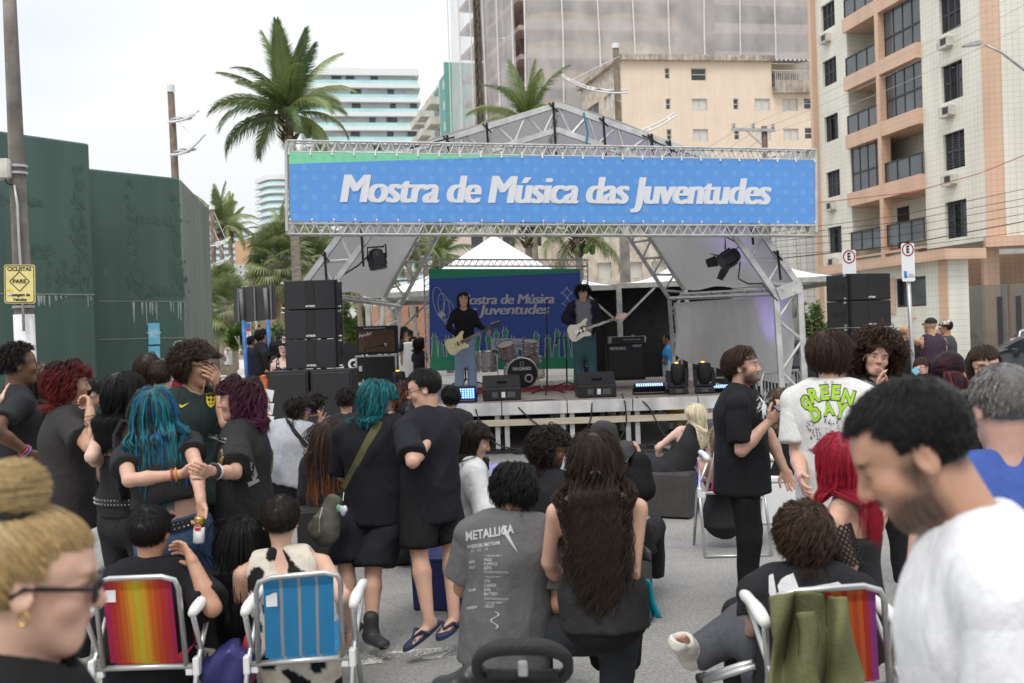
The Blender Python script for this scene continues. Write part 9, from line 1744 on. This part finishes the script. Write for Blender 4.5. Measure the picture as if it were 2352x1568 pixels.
beach_chair('navy and pink striped beach chair behind the phone man',(1660,1004),(1760,1000),(1632,1124),(1735,1124),8.3,8.45,'navy_canvas',False)
# olive jacket over the chair back
M('olive_cloth',(.145,.15,.065),.9,var=.1,bump=.3,bscale=60);t=thing('olive_jacket','olive green jacket draped over the right beach chair','jacket',P(1850,1460,3.62));b=MB()
def jk(u,v):
    x=1772+u*165+v*(-4+52*u)+6*math.sin(v*5+u*9);y=1372-16*math.sin(min(1,u*1.15)*PI)+v*(232-22*u)
    return P(x,y,3.54-.05*math.sin(u*15+v*2.5)-.03*math.sin(u*6+v*7)-.03*v)
b.grid(jk,40,30);o=b.build('cloth','olive_cloth',t,smooth=True);md=o.modifiers.new('thick','SOLIDIFY');md.thickness=.012
b=MB();b.grid(lambda u,v:P(1838+20*u+v*16+5*math.sin(v*6),1405+v*170,3.48-.04*math.sin(u*PI)),8,20);o=b.build('sleeve','olive_cloth',t,smooth=True);md=o.modifiers.new('thick','SOLIDIFY');md.thickness=.02
# crutch under the cast leg
t=thing('crutch','grey metal crutch lying by the leg cast','crutch',G(1660,1545));b=MB();b.tube(P(1612,1556,4.15),P(1730,1520,4.0),.014);b.tube(P(1618,1564,4.12),P(1736,1530,3.98),.014);b.build('tube','tube_alu',t,smooth=True);b=MB();b.tube(P(1604,1560,4.16),P(1622,1555,4.14),.024);b.build('tip','black_rubber',t,smooth=True)
# pushchair handle
M('stroller_grip',(.018,.018,.019),.65,var=.1,bump=.3,bscale=90);t=thing('pushchair','black padded pushchair handle at the bottom centre','pushchair',G(1200,1640));b=MB();n=28;d_=3.3
pts=[P(1200+106*math.copysign(abs(math.cos(a))**.75,math.cos(a)),1530-46*math.copysign(abs(math.sin(a))**.9,math.sin(a))*(1 if math.sin(a)>0 else.8),d_-.05*math.sin(a))for a in[2*PI*i/n for i in range(n)]];b.path(pts,[.017+.012*abs(math.sin(2*PI*i/n))for i in range(n)],10,closed=True);b.build('handle','stroller_grip',t,smooth=True)
b=MB();b.tube(P(1118,1548,d_),P(1282,1548,d_),.018);b.build('cross_tube','stroller_grip',t,smooth=True);b=MB();b.box(P(1201,1535,d_-.02),(.034,.03,.05));b.build('release_button','galv',t,bevel=.008);b=MB();b.path([P(1200,1570,d_),P(1200,1620,d_+.1),Vector((P(1200,1600,d_).x,d_+.5,.3))],.03,8);b.build('frame','stroller_grip',t)
b=MB();S=Sdf();S.cone(A3(P(1095,1560,3.5)),A3(P(1040,1590,3.5)),.05,.07,.03);S.cone(A3(P(1080,1540,3.5)),A3(P(1085,1590,3.5)),.03,.06,.03);v,f=S.mesh(.009);v=v+vnormals(v,f)*(wrinkle(v,7,40)*.014)[:,None];o=np_obj('folded_jacket',[(v,f)],M('nylon',(.012,.012,.013),.35),None,(0,0,0));tag(o,'crumpled black nylon jacket beside the pushchair handle','jacket')
# bags and cloths
def blob(name,label,cat,prims,mat,h=.012,amp=.012,fr=30):
    S=Sdf()
    for a,c,r0,r1,dp in prims:S.cone(A3(a),A3(c),r0,r1,.03,(1,0,0),dp,dp)
    v,f=S.mesh(h);v=v+vnormals(v,f)*(wrinkle(v,len(label),fr)*amp)[:,None];o=np_obj(name,[(v,f)],mat,None,(0,0,0));return tag(o,label,cat)
M('blue_nylon',(.022,.022,.11),.35,var=.2,scale=5);M('red_cloth',(.28,.015,.03),.7);M('teal_satin',(.0,.24,.30),.3,var=.2);M('navy_plastic',(.022,.032,.12),.4,var=.15,scale=8)
blob('blue_bag','dark blue nylon bag on the road between beach chairs','bag',[(P(500,1545,4.7),P(535,1490,4.7),.10,.04,.08),(P(540,1560,4.68),P(560,1510,4.7),.07,.05,.07)],'blue_nylon');blob('red_cloth','dark red cloth under the blue beach chair','cloth',[(P(560,1555,4.75),P(578,1470,4.75),.06,.04,.05)],'red_cloth')
t=thing('picture_bag','cream bag printed with barcode beside the blue bag','bag',P(458,1530,5.0));b=MB();c=P(458,1528,5.0);b.box(c,(.13,.05,.2),Matrix.Rotation(.25,3,'Y'));b.build('body',M('cream_bag',(.55,.5,.38),.7,var=.1),t,bevel=.01)
for k in range(5):b=MB();b.box(c+Vector((-.02+.018*k,-.03,.04)),(.008,.004,.06));b.build('printed_bar','ink_black',t)
t=thing('blue_crate','scuffed blue plastic box behind the tall boy legs','crate',G(1038,1402));g=G(1030,1405);b=MB();b.box(g+Vector((0,.22,.17)),(.42,.42,.34),Matrix.Rotation(-.2,3,'Z'),taper=1.04);b.build('body','navy_plastic',t,bevel=.015);b=MB();b.box(g+Vector((0,.22,.35)),(.44,.44,.03),Matrix.Rotation(-.2,3,'Z'));b.build('rim','navy_plastic',t,bevel=.008)
b=MB();b.grid(lambda u,v:P(1480+u*(8+28*v)+2*math.sin(v*8),1330+v*(82+8*u),5.3-.02*math.sin(u*9)),10,12);o=b.build('teal_cloth','teal_satin',smooth=True);md=o.modifiers.new('thick','SOLIDIFY');md.thickness=.008;tag(o,'teal satin cloth hanging beside the right cube stool','cloth')
b=MB();b.grid(lambda u,v:P(1440+u*(10+44*v),1200+v*(92-30*(1-u)),5.1-.03*math.sin(u*9)),10,12);o=b.build('black_coat','black_cloth2',smooth=True);md=o.modifiers.new('thick','SOLIDIFY');md.thickness=.01;tag(o,'black coat hanging down behind the long haired girl','coat')
blob('green_jacket','olive jacket lying beside the grey shirt man','jacket',[(P(612,1040,9.9),P(606,1080,9.9),.07,.09,.08)],'olive_cloth',.014)
t=thing('handbag','small black bag behind the white shirt girl','bag',P(1106,1062,7.0));b=MB();b.box(P(1107,1064,7.0),(.1,.06,.1));b.build('body','black_plastic',t,bevel=.012);b=MB();b.box(P(1116,1056,6.96),(.05,.02,.03),Matrix.Rotation(.5,3,'Y'));b.build('buckle','black_matt',t)
t=thing('cooler_box','white cooler box behind the white band shirt boy','cooler',G(1812,1200));g=G(1815,1205);b=MB();b.box(g+Vector((0,.2,.2)),(.5,.35,.4),taper=1.05);b.build('body','stall_white',t,bevel=.02);b=MB();b.box(g+Vector((0,.2,.43)),(.54,.39,.06));b.build('lid','stall_white',t,bevel=.015)
